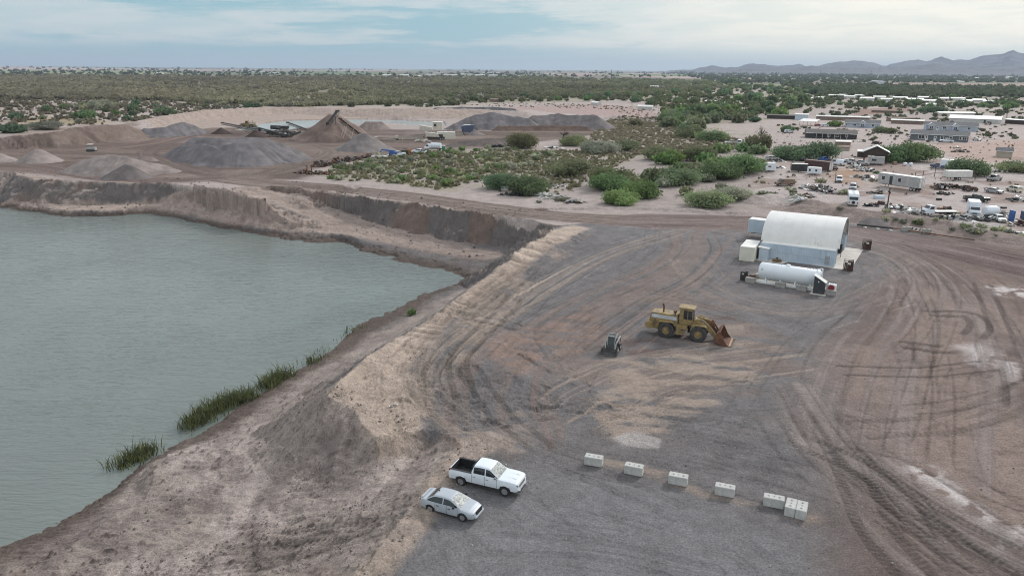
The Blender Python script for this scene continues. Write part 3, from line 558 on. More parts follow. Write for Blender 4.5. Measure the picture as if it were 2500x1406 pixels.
# ------------------------------------------------------------------ mesh builder
class MB:
    def __init__(s): s.v = []; s.f = []; s.m = []
    def add(s, vs, fs, mi=0):
        o = len(s.v); s.v += [tuple(v) for v in vs]; s.f += [tuple(i + o for i in f) for f in fs]; s.m += [mi] * len(fs); return s
    def box(s, c, d, rot=None, mi=0, taper=None):
        hx, hy, hz = d[0] / 2, d[1] / 2, d[2] / 2; tx = ty = 1.0
        if taper: tx, ty = taper
        P = [(-hx, -hy, -hz), (hx, -hy, -hz), (hx, hy, -hz), (-hx, hy, -hz), (-hx * tx, -hy * ty, hz), (hx * tx, -hy * ty, hz), (hx * tx, hy * ty, hz), (-hx * tx, hy * ty, hz)]
        if rot is not None:
            M = Euler(rot).to_matrix(); P = [M @ Vector(p) for p in P]
        return s.add([(p[0] + c[0], p[1] + c[1], p[2] + c[2]) for p in P], [(0, 3, 2, 1), (4, 5, 6, 7), (0, 1, 5, 4), (1, 2, 6, 5), (2, 3, 7, 6), (3, 0, 4, 7)], mi)
    def bar(s, a, b, w, h=None, mi=0):
        a, b = Vector(a), Vector(b); d = b - a; h = h or w
        M = d.to_track_quat('X', 'Z').to_matrix(); L = d.length; c = (a + b) / 2
        P = [M @ Vector((x * L / 2, y * w / 2, z * h / 2)) + c for x in (-1, 1) for y in (-1, 1) for z in (-1, 1)]
        return s.add(P, [(0, 1, 3, 2), (4, 6, 7, 5), (0, 4, 5, 1), (2, 3, 7, 6), (0, 2, 6, 4), (1, 5, 7, 3)], mi)
    def cyl(s, a, b, r0, r1=None, n=12, mi=0):
        a, b = Vector(a), Vector(b); r1 = r0 if r1 is None else r1
        M = (b - a).to_track_quat('Z', 'Y').to_matrix(); P = []
        for p, r in ((a, r0), (b, r1)):
            P += [M @ Vector((math.cos(2 * math.pi * i / n) * r, math.sin(2 * math.pi * i / n) * r, 0)) + p for i in range(n)]
        return s.add(P, [(i, (i + 1) % n, n + (i + 1) % n, n + i) for i in range(n)] + [tuple(range(n - 1, -1, -1)), tuple(range(n, 2 * n))], mi)
    def lathe(s, prof, a, axis, n=20, mi=0):
        M = Vector(axis).to_track_quat('Z', 'Y').to_matrix(); a = Vector(a); P = []
        for r, z in prof: P += [M @ Vector((math.cos(2 * math.pi * i / n) * r, math.sin(2 * math.pi * i / n) * r, z)) + a for i in range(n)]
        F = [(j * n + i, j * n + (i + 1) % n, (j + 1) * n + (i + 1) % n, (j + 1) * n + i) for j in range(len(prof) - 1) for i in range(n)]
        return s.add(P, F + [tuple(range(n - 1, -1, -1)), tuple(range(len(prof) * n - n, len(prof) * n))], mi)
    def ring(s, prof, a, axis, n=20, mi=0):
        k = len(s.f); s.lathe(prof, a, axis, n, mi); s.f = s.f[:-2]; s.m = s.m[:-2]; return s
    def prism(s, poly, y0, y1, mi=0, ax='y'):
        n = len(poly)
        g = (lambda p, t: (p[0], t, p[1])) if ax == 'y' else (lambda p, t: (t, p[0], p[1])) if ax == 'x' else (lambda p, t: (p[0], p[1], t))
        P = [g(p, y0) for p in poly] + [g(p, y1) for p in poly]
        return s.add(P, [tuple(range(n)), tuple(range(2 * n - 1, n - 1, -1))] + [(i, n + i, n + (i + 1) % n, (i + 1) % n) for i in range(n)], mi)
    def quad(s, a, b, c, d, mi=0): return s.add([a, b, c, d], [(0, 1, 2, 3)], mi)
    def slab4(s, q, nrm, t, mi=0):
        n = Vector(nrm).normalized() * t; A = [Vector(p) for p in q]; B = [p + n for p in A]
        return s.add(A + B, [(3, 2, 1, 0), (4, 5, 6, 7), (0, 1, 5, 4), (1, 2, 6, 5), (2, 3, 7, 6), (3, 0, 4, 7)], mi)
    def obj(s, name, m, parent=None, smooth=False, bevel=0.0, seg=2, label=None):
        me = bpy.data.meshes.new(name); me.from_pydata(s.v, [], s.f)
        bm = bmesh.new(); bm.from_mesh(me)
        for f, i in zip(bm.faces, s.m): f.material_index = i
        bmesh.ops.recalc_face_normals(bm, faces=bm.faces[:])
        if bevel:
            E = [e for e in bm.edges if len(e.link_faces) == 2 and e.calc_face_angle(0) > .5]
            bmesh.ops.bevel(bm, geom=E, offset=bevel, segments=seg, affect='EDGES', clamp_overlap=True)
        if smooth:
            for f in bm.faces: f.smooth = True
            for e in bm.edges:
                if len(e.link_faces) == 2 and e.calc_face_angle(0) > .7: e.smooth = False
        bm.to_mesh(me); bm.free()
        for x in (m if isinstance(m, (list, tuple)) else [m]): me.materials.append(x)
        o = bpy.data.objects.new(name, me); COL.objects.link(o)
        if parent is not None: o.parent = parent
        if label: o['label'] = label
        return o
def thing(name, label, cat, loc=(0, 0, 0), yaw=0.0, group=None):
    o = bpy.data.objects.new(name, None); o.empty_display_size = .3; COL.objects.link(o)
    o.location = loc; o.rotation_euler = (0, 0, yaw); return tag(o, label, cat, group)
def dup(root, loc, yaw, label=None, scale=None, group=None):
    r = root.copy(); COL.objects.link(r); r.location = loc; r.rotation_euler = (0, 0, yaw)
    if label: r['label'] = label
    if group: r['group'] = group
    if scale is not None: r.scale = scale if hasattr(scale, '__len__') else (scale,) * 3
    for ch in root.children:
        c = ch.copy(); COL.objects.link(c); c.parent = r
        for g in ch.children:
            d = g.copy(); COL.objects.link(d); d.parent = c
    return r
def pose(pa, pb, side=0.0):
    """middle of two picture points on the land, heading from the first to the second, moved sideways to the left"""
    a, b = at(*pa), at(*pb); yaw = math.atan2(b[1] - a[1], b[0] - a[0]); c = (a + b) / 2
    c = c + np.array((-math.sin(yaw), math.cos(yaw), 0)) * side
    return (c[0], c[1], float(height(np.array([c[0]]), np.array([c[1]]))[0])), yaw, float(np.linalg.norm((b - a)[:2]))
def grd(x, y): return float(height(np.array([x]), np.array([y]))[0])
# ------------------------------------------------------------------ stockpiles
def pile(label, crest, col, k=1.45, name='gravel_pile', cat='gravel pile', gul=.25, group=None, res=None, seed=0):
    pts = ridge_pts(crest, k); P = np.array(pts)
    if len(P) == 1: P = np.vstack([P, P + np.array((.3, .1, 0))])
    zm = P[:, 2].max(); c = P[:, :2].mean(0); r = zm * k + 3
    lo = P[:, :2].min(0) - r; hi = P[:, :2].max(0) + r; res = res or max(.3, zm * .055)
    nx, ny = int((hi[0] - lo[0]) / res) + 2, int((hi[1] - lo[1]) / res) + 2
    X, Y = np.meshgrid(np.linspace(lo[0], hi[0], nx), np.linspace(lo[1], hi[1], ny)); X = X.ravel(); Y = Y.ravel()
    d, S, zr, D = seg_dist(X, Y, P)
    ang = np.arctan2(Y - c[1], X - c[0])
    g = fbm(S * .35 + ang * 2.2 + seed, d * .05, 4, 7 + seed) - .5; w = fbm(S * .14 + seed, S * 0 + 2, 3, 17 + seed) - .5
    lump = fbm(X * .11, Y * .11, 4, 27 + seed) - .5
    kk = k * (1 + .5 * lump)
    Z = zr * (1 + .35 * w * (len(crest) > 1)) - np.sqrt(d * d + (zm * .045) ** 2) / kk + zm * .03 + g * gul * np.minimum(d * .35, zm * .35) + (fbm(X * .9, Y * .9, 3, 37) - .5) * .22
    Z = Z + .28 * np.maximum(0, 1.2 - np.maximum(Z, -1)) * (fbm(X * .5, Y * .5, 3, 3 + seed))
    G = height(X, Y); keep = Z > G - .5
    Q = grid_quads(ny, nx); Q = Q[keep[Q].all(1)]
    used = np.unique(Q); rm = np.full(len(X), -1); rm[used] = np.arange(len(used))
    zb = float(G[used].min()) if len(used) else 0
    o = np_mesh(name, np.c_[X[used] - c[0], Y[used] - c[1], Z[used] - zb], rm[Q], pile_mat(col), True)
    o.location = (c[0], c[1], zb); return tag(o, label, cat, group)
def pile_mat(col):
    n = 'heap_%02d_%02d_%02d' % tuple(int(c * 200) for c in col)
    return mat(n, col, .95, 0, .22, .25, .7, 2.5, .15, 0, (tuple(c * .72 for c in col), .09, .58))
GY, LG, BR, DK, BE = (.165, .152, .155), (.27, .228, .21), (.19, .135, .112), (.075, .055, .05), (.25, .2, .18)
pile('dark gray gravel stockpile, left lobe of the broad heap in the middle of the quarry', [(425, 360, 385), (452, 351, 390), (485, 352, 399), (520, 355, 404)], GY, 1.5, seed=1, gul=.7)
pile('dark gray gravel stockpile, central lobe of the broad heap in the quarry', [(548, 357, 407), (572, 353, 409), (604, 354, 408), (645, 344, 402)], GY, 1.55, seed=31, gul=.7)
pile('dark gray gravel stockpile, right sloping wing of the broad heap in the quarry', [(650, 345, 402), (690, 349, 398), (725, 364, 393)], (.175, .16, .16), 1.5, seed=32, gul=.7)
pile('low gray gravel ridge behind the broad dark gray stockpile', [(474, 334, 356), (540, 338, 358), (613, 334, 354), (655, 338, 352)], GY, 1.6, seed=2)
pile('steep gray gravel cone beside the road, right of the broad stockpile', [(881, 325, 372), (894, 326, 372)], (.2, .178, .17), 1.55, seed=3)
pile('tall brown sand cone under the raised conveyor', [(806, 285, 347), (826, 284, 346)], (.19, .14, .118), 1.45, seed=4, gul=.4)
pile('small dark brown cone under the left conveyor head', [(538, 312, 329)], DK, 1.5, seed=5)
pile('dark brown cone in front of the yellow loader', [(623, 317, 338)], DK, 1.5, seed=6)
pile('gullied beige sand heap left of the far pond', [(893, 296, 317), (930, 296, 317)], BE, 1.3, seed=7, gul=.9, name='sand_pile')
pile('long gray gravel bank on the far left rim of the quarry', [(352, 314, 337), (400, 311, 336), (450, 301, 331), (474, 306, 329), (495, 316, 326)], GY, 1.5, seed=8)
pile('pale pointed gravel cone at the left of the quarry', [(88, 364, 401), (100, 366, 400)], LG, 1.5, seed=9)
pile('wide pale pinkish gray gravel stockpile above the cliff', [(190, 395, 425), (230, 385, 428), (282, 381, 430), (325, 390, 432), (400, 402, 425)], LG, 1.7, seed=10)
pile('small dark gray gravel heap at the cliff top in front of the pale stockpile', [(305, 403, 440), (325, 408, 440)], (.15, .13, .125), 1.6, seed=11)
pile('gray gravel heap cut off by the left edge of the picture', [(-40, 362, 398), (0, 371, 398)], LG, 1.6, seed=12)
pile('long gray gravel stockpile at the right end of the quarry', [(1110, 300, 318), (1143, 284, 318), (1205, 275, 318), (1235, 282, 317), (1290, 290, 318)], GY, 1.6, seed=13)
pile('gray gravel ridge behind the brown bank at the quarry right end', [(1302, 283, 312), (1358, 279, 312), (1422, 279, 316), (1456, 284, 318)], (.18, .16, .157), 1.5, seed=14)
pile('low ribbed dark gravel windrow beside the olive tree', [(1112, 346, 359), (1160, 341, 358), (1230, 335, 356), (1290, 336, 352)], (.15, .125, .115), 1.7, seed=15, gul=.7)
pile('small gray heap beside the blue hopper', [(1159, 317, 331)], (.19, .165, .155), 1.6, seed=16)
pile('brown scraped bank in front of the right gravel stockpile', [(1215, 309, 320), (1300, 306, 320), (1380, 307, 320), (1435, 310, 320)], (.15, .105, .085), 1.2, seed=17, name='dirt_bank', cat='dirt bank')
pile('low dirt heap between the pale stockpile and the quarry road', [(345, 382, 394), (372, 384, 395)], BE, 1.6, seed=18, name='dirt_pile', cat='dirt pile')
pile('dark rock rubble bank on the rim above the far pond', [(1062, 264, 273), (1130, 262, 273), (1200, 262, 273), (1258, 266, 274)], (.13, .125, .13), 1.6, seed=19, gul=1.6, name='rock_bank', cat='rubble')
pile('small gray mound on the pale sand flat above the quarry', [(592, 274, 281)], BE, 1.8, seed=20, name='dirt_pile', cat='dirt pile')
pile('gray gravel mound beside the black pipe along the road', [(2130, 530, 552), (2150, 534, 553)], (.17, .15, .145), 2.2, seed=21)
# ------------------------------------------------------------------ plants
def translucent(m, fac=.45):
    t = m.node_tree; b = t.nodes['Principled BSDF']; o = next(n for n in t.nodes if n.type == 'OUTPUT_MATERIAL'); tr = NN(t, 'ShaderNodeBsdfTranslucent'); ms = NN(t, 'ShaderNodeMixShader'); ms.inputs[0].default_value = fac
    if b.inputs['Base Color'].links: t.links.new(b.inputs['Base Color'].links[0].from_socket, tr.inputs[0])
    t.links.new(b.outputs[0], ms.inputs[1]); t.links.new(tr.outputs[0], ms.inputs[2]); t.links.new(ms.outputs[0], o.inputs[0]); return m
def leafy(name, cols, rnd=.25):
    return translucent(mat(name, tuple(c * k for c, k in zip(cols, (1.8, 2.0, 1.95))), .75, 0, .35, 1.3, 0, 1, .25, rnd))
FOL = dict(green=leafy('leaf_green', (.088, .118, .052)), dark=leafy('leaf_dark', (.068, .096, .052)), bright=leafy('leaf_bright', (.098, .132, .052)),
           olive=leafy('leaf_olive', (.112, .112, .062)), gray=leafy('leaf_gray', (.165, .155, .118)), brown=leafy('leaf_brown', (.105, .092, .055)), sage=leafy('leaf_sage', (.225, .205, .14), .3), lime=leafy('leaf_lime', (.122, .142, .062)))
BARK = mat('bark', (.11, .085, .065), .9, 0, .3, 4)
def leaf_cloud(rng, n, size, lobes=8, flat=.75, hole=.0, low=.12):
    """leaf-clump quads spread through several lobes; unit radius, height about flat*1.25"""
    L = []
    for i in range(lobes):
        a = rng.uniform(0, 2 * np.pi) if i > lobes * .5 else 2 * np.pi * i / (lobes * .5); r = rng.uniform(.35, .68) * (i > 0); h = rng.uniform(.28, .74 - .25 * r) * flat
        L.append((r * np.cos(a), r * np.sin(a), h, rng.uniform(.28, .44), rng.uniform(.26, .42) * flat) if i else (0, 0, .48 * flat, .62, .5 * flat))
    L = np.array(L); w = L[:, 3] ** 2; k = rng.choice(lobes, n, p=w / w.sum())
    d = rng.normal(size=(n, 3)); d /= np.linalg.norm(d, axis=1)[:, None]; rr = rng.uniform(.45, 1.0, n) ** .6 * (1 + .20 * rng.normal(size=n))
    c = L[k, :3] + d * rr[:, None] * np.c_[L[k, 3], L[k, 3], L[k, 4]]
    c[:, 2] = np.maximum(c[:, 2], low * rng.uniform(.3, 1, n))
    nv = d + .55 * rng.normal(size=(n, 3)); nv /= np.linalg.norm(nv, axis=1)[:, None]
    t = np.cross(nv, rng.normal(size=(n, 3))); t /= np.linalg.norm(t, axis=1)[:, None] + 1e-9; b = np.cross(nv, t)
    s = size * rng.uniform(.6, 1.4, n)[:, None]; t = t * s; b = b * s * rng.uniform(.5, 1, n)[:, None]
    co = np.stack([c - t - b, c + t - b * .6, c + t * .7 + b, c - t * .8 + b], 1).reshape(-1, 3)
    return co, np.arange(4 * n).reshape(n, 4), L
def limbs(rng, L, r=.06, multi=3):
    mb = MB()
    for i, l in enumerate(L):
        b = Vector((rng.uniform(-.05, .05), rng.uniform(-.05, .05), -.03)); e = Vector((l[0], l[1], l[2])); m = b.lerp(e, .45) + Vector((rng.uniform(-.08, .08), rng.uniform(-.08, .08), .02))
        q = r * (1.0 if i == 0 else rng.uniform(.5, .8)); mb.cyl(b, m, q, q * .7, 6); mb.cyl(m, e, q * .7, q * .25, 6)
    return mb
def tree_proto(seed, fol, n=1700, size=.062, lobes=9, flat=.75, low=.12, name='mesquite_tree'):
    rng = np.random.default_rng(seed); co, q, L = leaf_cloud(rng, n, size, lobes, flat, 0, low)
    root = thing(name, None, 'tree'); c = np_mesh('crown', co, q, FOL[fol], False); c.parent = root
    limbs(rng, L, .035).obj('trunk', BARK, root, True); return root
PROTO = {}; USED = set()
def place_tree(kind, seed, loc, r, h, label, group=None, name='mesquite_tree', **kw):
    key = (kind, seed, tuple(sorted(kw.items())))
    if key not in PROTO: PROTO[key] = tree_proto(seed, kind, name=name, **kw)
    p = PROTO[key]; yaw = random.uniform(0, 6.28); sc = (r, r, h)
    if key not in USED:
        USED.add(key); p.location = loc; p.rotation_euler = (0, 0, yaw); p.scale = sc; tag(p, label, 'tree', group); return p
    d = dup(p, loc, yaw, label, sc)
    if group: d['group'] = group
    elif 'group' in d: del d['group']
    return d
random.seed(4)
def tree_px(cx, base, w, top, kind, label, seed=1, **kw):
    b = at(cx, base); r = w / 2 / FPX * math.hypot(b[0], b[1]) * 1.02
    dist = math.hypot(b[0], b[1]); yb = b[1] + r * .5
    # height from the crown top seen at row `top`
    v = -(top - 703) / FPX; u = (cx - 1250) / FPX; d = u * CR + v * CU + F0; t = yb / d[1]; hh = max(1.2, CAMH + d[2] * t - b[2])
    return place_tree(kind, seed, (b[0], yb, b[2]), r, hh / .92, label, None, **kw)
for i, (cx, ba, w, tp, kd, lb) in enumerate([
    (1225, 464, 105, 412, 'dark', 'dark green mesquite by the road, left one of the joined pair'), (1292, 477, 118, 415, 'green', 'rounded green mesquite by the road with a white drum at its foot'),
    (1388, 432, 120, 376, 'olive', 'wide olive green mesquite behind the roadside pair'), (1500, 462, 150, 396, 'olive', 'broad olive mesquite behind the bright green tree'),
    (1490, 470, 110, 410, 'bright', 'tall bright green mesquite in the middle of the clump'), (1562, 486, 115, 428, 'bright', 'bright green low spreading tree right of the clump'),
    (1516, 504, 100, 452, 'lime', 'light green round tree nearest to the road bend'), (1610, 393, 75, 346, 'olive', 'dark olive round tree standing alone left of the thicket'),
    (1648, 455, 150, 400, 'green', 'wide green mesquite in front of the gray brush'), (1712, 396, 95, 345, 'olive', 'olive green mesquite in the upper thicket'),
    (1765, 442, 120, 385, 'green', 'large green mesquite in the centre of the thicket'), (1818, 428, 115, 358, 'bright', 'tall yellow green mesquite at the thicket edge'),
    (1738, 508, 130, 454, 'lime', 'pale green round tree beside the road left of the arched shelter'), (1795, 492, 110, 446, 'gray', 'gray olive brush tree behind the pale green one'),
    (1275, 364, 85, 313, 'brown', 'brownish olive tree beside the dark gravel windrow'), (1405, 358, 75, 322, 'olive', 'olive tree on the sage flat beside a leaning dead tree'),
    (1468, 377, 105, 335, 'gray', 'gray green mesquite in the middle of the sage flat'), (1530, 369, 85, 334, 'olive', 'small olive mesquite on the right of the sage flat'),
    (1690, 338, 80, 300, 'olive', 'olive mesquite above the thicket by the bare lot'), (1745, 346, 85, 310, 'bright', 'yellow green mesquite at the edge of the bare lot'),
    (1858, 372, 70, 312, 'brown', 'tall brown leaved tree with a thinning top'), (1935, 392, 95, 345, 'dark', 'dark green mesquite, left of the two behind the junk row'),
    (2006, 393, 95, 333, 'dark', 'dark green mesquite, right of the two behind the junk row'), (2195, 398, 95, 343, 'green', 'large green mesquite right of the dark gabled shed'),
    (2245, 397, 105, 335, 'bright', 'huge bright green mesquite in front of the dark gray house'), (2376, 432, 88, 372, 'green', 'round green tree beside the white camper'),
    (2495, 424, 85, 386, 'olive', 'olive tree cut by the right edge of the picture'), (2150, 325, 32, 304, 'olive', 'small umbrella shaped tree in front of the pale blue house'),
    (1925, 324, 32, 303, 'green', 'small green tree near the parked car on the bare lot'), (2178, 327, 30, 308, 'olive', 'little sparse tree on the bare ground between the houses'),
    (1445, 308, 40, 292, 'gray', 'leafless gray brush left of the dark stump by the gravel stockpile'), (1555, 308, 40, 287, 'brown', 'dark brown bush at the end of the gravel stockpile'),
    (1590, 262, 30, 240, 'green', 'round green tree beside the long white trailer home'), (1640, 300, 70, 268, 'green', 'leafy green tree left of the far lot'),
    (2040, 310, 35, 290, 'bright', 'yellow green tree at the end of the pale blue house'), (2285, 275, 70, 255, 'dark', 'dark green tree beside the white roofed compound'),
    (202, 292, 45, 262, 'green', 'open green tree with bare trunk on the left sand flat'), (238, 270, 50, 236, 'gray', 'tall pale gray tree on the left sand flat'),
    (100, 318, 80, 290, 'gray', 'pale gray brush tree behind the left bank'), (20, 326, 60, 298, 'dark', 'dark green bush tree at the left edge'), (608, 270, 50, 245, 'dark', 'dark green tree at the end of the pale sand bank'),
    (395, 282, 55, 256, 'green', 'rounded green tree behind the sand bank'), (1790, 210, 40, 186, 'dark', 'tallest dark green tree on the plain'), (2012, 187, 26, 176, 'dark', 'dark crowned tree on the plain below the mountains'),
    (2055, 188, 18, 179, 'dark', 'second dark round tree below the mountains'), (2085, 188, 18, 180, 'dark', 'third dark round tree below the mountains')]):
    tree_px(cx, ba, w, tp, kd, lb, seed=100 + i % 7, **(dict(n=5200, size=.030, lobes=15) if w > 68 else {}))
def scatter(poly, n, rng, near_bias=False):
    """places inside an outline, evenly over the ground"""
    P = wpoly(poly); lo, hi = P.min(0), P.max(0); out = []
    while len(out) < n:
        p = rng.uniform(lo, hi, (4 * n, 2)); m = in_poly(p[:, 0], p[:, 1], P); out += [tuple(q) for q in p[m]]
    return np.array(out[:n])
rng = np.random.default_rng(11)
AVOID = [(1920, 330, 2100, 372), (2210, 300, 2420, 352), (2030, 285, 2160, 316)]
for poly, n, lab, grp, kinds, rs in [
    ([(1620, 272), (1850, 258), (1990, 264), (1905, 288), (1850, 300), (1700, 338), (1630, 316)], 62, 'mesquite tree in the thicket between the sage flat and the far lots', 'mesquites of the middle thicket', ('green', 'olive', 'olive', 'dark', 'bright'), (4, 7)),
    ([(1640, 228), (1830, 208), (1990, 224), (1980, 258), (1840, 258), (1740, 240), (1640, 262)], 60, 'mesquite tree on the green plain beyond the thicket', 'mesquites beyond the thicket', ('green', 'olive', 'dark', 'bright'), (5, 9)),
    ([(1560, 470), (1600, 400), (1720, 372), (1850, 352), (1850, 420), (1800, 440), (1650, 430)], 16, 'mesquite tree filling the near thicket between the large ones', 'mesquites filling the near thicket', ('green', 'olive', 'bright'), (3, 5)),
    ([(1240, 234), (1640, 226), (1640, 262), (1480, 246), (1240, 247)], 28, 'mesquite along the far edge of the pale clearing', 'mesquites behind the clearing', ('green', 'dark', 'olive'), (4, 6.5)),
    ([(2000, 212), (2500, 224), (2800, 230), (2800, 243), (2000, 238)], 36, 'mesquite in the green belt behind the white roofs', 'mesquites behind the white roofs', ('green', 'dark', 'olive'), (5, 8)),
    ([(860, 243), (1240, 230), (1180, 258), (800, 263)], 20, 'bushy tree along the rim behind the far pond', 'bushes behind the far pond', ('olive', 'green', 'gray'), (4, 6.5)),
    ([(0, 268), (430, 250), (640, 258), (640, 266), (480, 286), (330, 296), (200, 300), (0, 312)], 30, 'bushy tree on the sand flat left of the quarry', 'bushes left of the quarry', ('green', 'olive', 'gray', 'dark', 'sage'), (2.5, 5)),
    ([(2030, 255), (2340, 252), (2500, 258), (2700, 262), (2700, 275), (2340, 270), (2100, 262)], 24, 'tree between the white roofed homes', 'trees among the white roofs', ('green', 'dark'), (4, 6)),
    ([(1560, 480), (1620, 440), (1720, 410), (1800, 470), (1780, 500), (1680, 480)], 12, 'gray olive brush at the foot of the thicket trees', 'brush under the thicket', ('gray', 'olive'), (1.5, 3))]:
    for x, y in scatter(poly, n, rng):
        r = rng.uniform(*rs); place_tree(kinds[rng.integers(len(kinds))], 200 + int(rng.integers(4)), (x, y, grd(x, y)), r, r * rng.uniform(1.0, 1.5), lab, grp, n=520, size=.11)
# low desert shrubs: one dome per shrub
SHR = {}
def shrub(kind, s, loc, r, h, label, group):
    if (kind, s) not in SHR:
        g = np.random.default_rng(300 + s); co, q, L = leaf_cloud(g, 130, .14, 6, .75, 0, .05)
        SHR[kind, s] = np_mesh('desert_shrub', co, q, FOL[kind], False); o = SHR[kind, s]
    else:
        o = SHR[kind, s].copy(); COL.objects.link(o)
    o.location = loc; o.rotation_euler = (0, 0, random.uniform(0, 6)); o.scale = (r, r, h); return tag(o, label, 'shrub', group)
for poly, n, lab, grp, kinds in [
    ([(770, 425), (880, 390), (1000, 372), (1200, 362), (1360, 372), (1380, 400), (1180, 430), (1080, 465), (980, 448), (800, 440)], 215, 'low olive green shrub on the flat above the road', 'shrubs on the flat above the road', ('sage', 'olive', 'sage', 'lime', 'gray', 'bright')),
    ([(2000, 520), (2150, 525), (2300, 545), (2500, 580), (2500, 600), (2250, 562), (2050, 530)], 22, 'pale olive shrub on the dirt bank beside the road', 'shrubs on the roadside bank', ('sage', 'olive', 'gray')),
    ([(1850, 440), (1960, 440), (2000, 490), (1900, 505), (1840, 480)], 18, 'small shrub on the dirt slope left of the junk', 'shrubs left of the junk', ('sage', 'gray', 'olive')),
    ([(1130, 440), (1200, 432), (1400, 480), (1480, 500), (1300, 495)], 30, 'small dry shrub on the pale ground by the road', 'dry shrubs by the road', ('gray', 'sage', 'brown'))]:
    for x, y in scatter(poly, n, rng):
        r = rng.uniform(.7, 2.3) if n > 100 else rng.uniform(.5, 1.4)
        shrub(kinds[rng.integers(len(kinds))], int(rng.integers(3)), (x, y, grd(x, y) - .05), r, r * rng.uniform(.8, 1.3), lab, grp)
def blob_stuff(name, pts, rad_, colfn, n, size, rng, flat=.8):
    """ground cover or woodland nobody could count: one mesh"""
    V, C = [], []
    zz = height(pts[:, 0], pts[:, 1])
    protos = [leaf_cloud(np.random.default_rng(500 + k), n, size, 6, flat, 0, .05)[0] for k in range(6)]
    for i, (x, y) in enumerate(pts):
        r = rad_[i]; c = protos[rng.integers(6)]; a = rng.uniform(0, 6.28); ca, sa = np.cos(a), np.sin(a); h = r * rng.uniform(.8, 1.3)
        V.append(np.c_[(c[:, 0] * ca - c[:, 1] * sa) * r + x, (c[:, 0] * sa + c[:, 1] * ca) * r + y, c[:, 2] * h + zz[i]])
        C.append(np.repeat(colfn(x, y)[None, :] * rng.uniform(.8, 1.2), len(c), 0))
    V = np.vstack(V); C = np.vstack(C); m = MATS.get('leaf_mass')
    if not m:
        m = bpy.data.materials.new('leaf_mass'); m.use_nodes = True; t = m.node_tree; b = t.nodes['Principled BSDF']
        t.links.new(NN(t, 'ShaderNodeAttribute', attribute_name='Col').outputs['Color'], b.inputs['Base Color']); b.inputs['Roughness'].default_value = .8; b.inputs['Specular IOR Level'].default_value = .2; MATS['leaf_mass'] = translucent(m, .35)
    o = np_mesh(name, V, np.arange(len(V)).reshape(-1, 4), m, False, C); return tag(o, kind='stuff')
def px_scatter(poly, n, rng, ybias=1.0):
    """places spread evenly as seen, so far ground is sampled more thinly"""
    P = np.array(poly, float); lo, hi = P.min(0), P.max(0); out = []
    while len(out) < n:
        p = rng.uniform(lo, hi, (3 * n, 2)); m = in_poly(p[:, 0], p[:, 1], P); out += [un(q[0], q[1])[:2] for q in p[m]]
    return np.array(out[:n])
def wood_col(x, y):
    t = fbm(np.array([x * .006]), np.array([y * .003]), 3, 91)[0]; l = np.clip(.5 - x / 900, 0, 1)
    c = np.array((.098, .108, .058)) * (1 - l) + np.array((.118, .108, .074)) * l
    return 1.85 * c * (1 + 1.1 * (t - .5)) if rng.uniform() > .07 else np.array((.22, .205, .165))
WK = 1.35
w1 = px_scatter([(-400, 187), (700, 189), (1300, 191), (1700, 200), (1830, 214), (1600, 232), (1240, 246), (860, 258), (700, 262), (400, 246), (-400, 240)], 11000, rng)
_g = fbm(w1[:, 0] * .009, w1[:, 1] * .004, 4, 97); w1 = w1[(_g > .44) | (w1[:, 1] > 1050) & (_g > .36) | (rng.uniform(size=len(w1)) < .25)]
blob_stuff('woodland', w1, 3.2 + np.hypot(w1[:, 0], w1[:, 1]) * .0022 * rng.uniform(.6, 1.5, len(w1)), wood_col, 26, .27, rng)
w2 = px_scatter([(1650, 178), (2500, 186), (2900, 188), (2900, 203), (2000, 202), (1740, 205)], 1700, rng)
blob_stuff('woodland', w2, 3 + np.hypot(w2[:, 0], w2[:, 1]) * .0017 * rng.uniform(.6, 1.5, len(w2)), lambda x, y: np.array((.11, .13, .085)), 14, .36, rng)
w3 = px_scatter([(1900, 206), (2500, 217), (2900, 222), (2900, 240), (2000, 236)], 1300, rng)
blob_stuff('woodland', w3, 3 + np.hypot(w3[:, 0], w3[:, 1]) * .0025 * rng.uniform(.6, 1.5, len(w3)), lambda x, y: np.array((.115, .138, .082)), 16, .34, rng)
w5 = px_scatter([(1640, 215), (1830, 203), (2060, 218), (2040, 250), (1960, 262), (1850, 290), (1740, 300), (1640, 275), (1560, 240)], 520, rng)
blob_stuff('woodland', w5, rng.uniform(2.0, 5.5, len(w5)), lambda x, y: np.array((.13, .155, .075)), 60, .2, rng)
w6 = px_scatter([(1950, 236), (2500, 240), (2800, 244), (2800, 268), (2500, 268), (2250, 262), (1990, 262)], 420, rng)
w8 = px_scatter([(1990, 262), (2250, 262), (2500, 268), (2800, 272), (2800, 300), (2480, 296), (2250, 300), (2100, 292), (1900, 282)], 170, rng)
blob_stuff('desert_scrub', w8, rng.uniform(1.0, 3.2, len(w8)), lambda x, y: np.array((.125, .14, .08)), 60, .2, rng)
w9 = px_scatter([(900, 236), (1300, 232), (1620, 226), (1640, 246), (1230, 250), (1060, 262), (900, 260)], 240, rng)
blob_stuff('woodland', w9, rng.uniform(2.0, 5, len(w9)), lambda x, y: np.array((.13, .145, .08)), 50, .22, rng)
blob_stuff('woodland', w6, rng.uniform(1.5, 4.5, len(w6)), lambda x, y: np.array((.12, .145, .08)), 60, .2, rng)
w7 = px_scatter([(1900, 325), (2100, 345), (2230, 350), (2480, 345), (2480, 300), (2390, 310), (2100, 318), (1900, 300)], 80, rng)
blob_stuff('desert_scrub', w7, rng.uniform(.7, 1.8, len(w7)), lambda x, y: np.array((.14, .15, .085)), 60, .2, rng)
w4 = px_scatter([(-300, 163), (600, 166), (1300, 171), (2500, 178), (2500, 186), (1300, 190), (-300, 187)], 1500, rng)
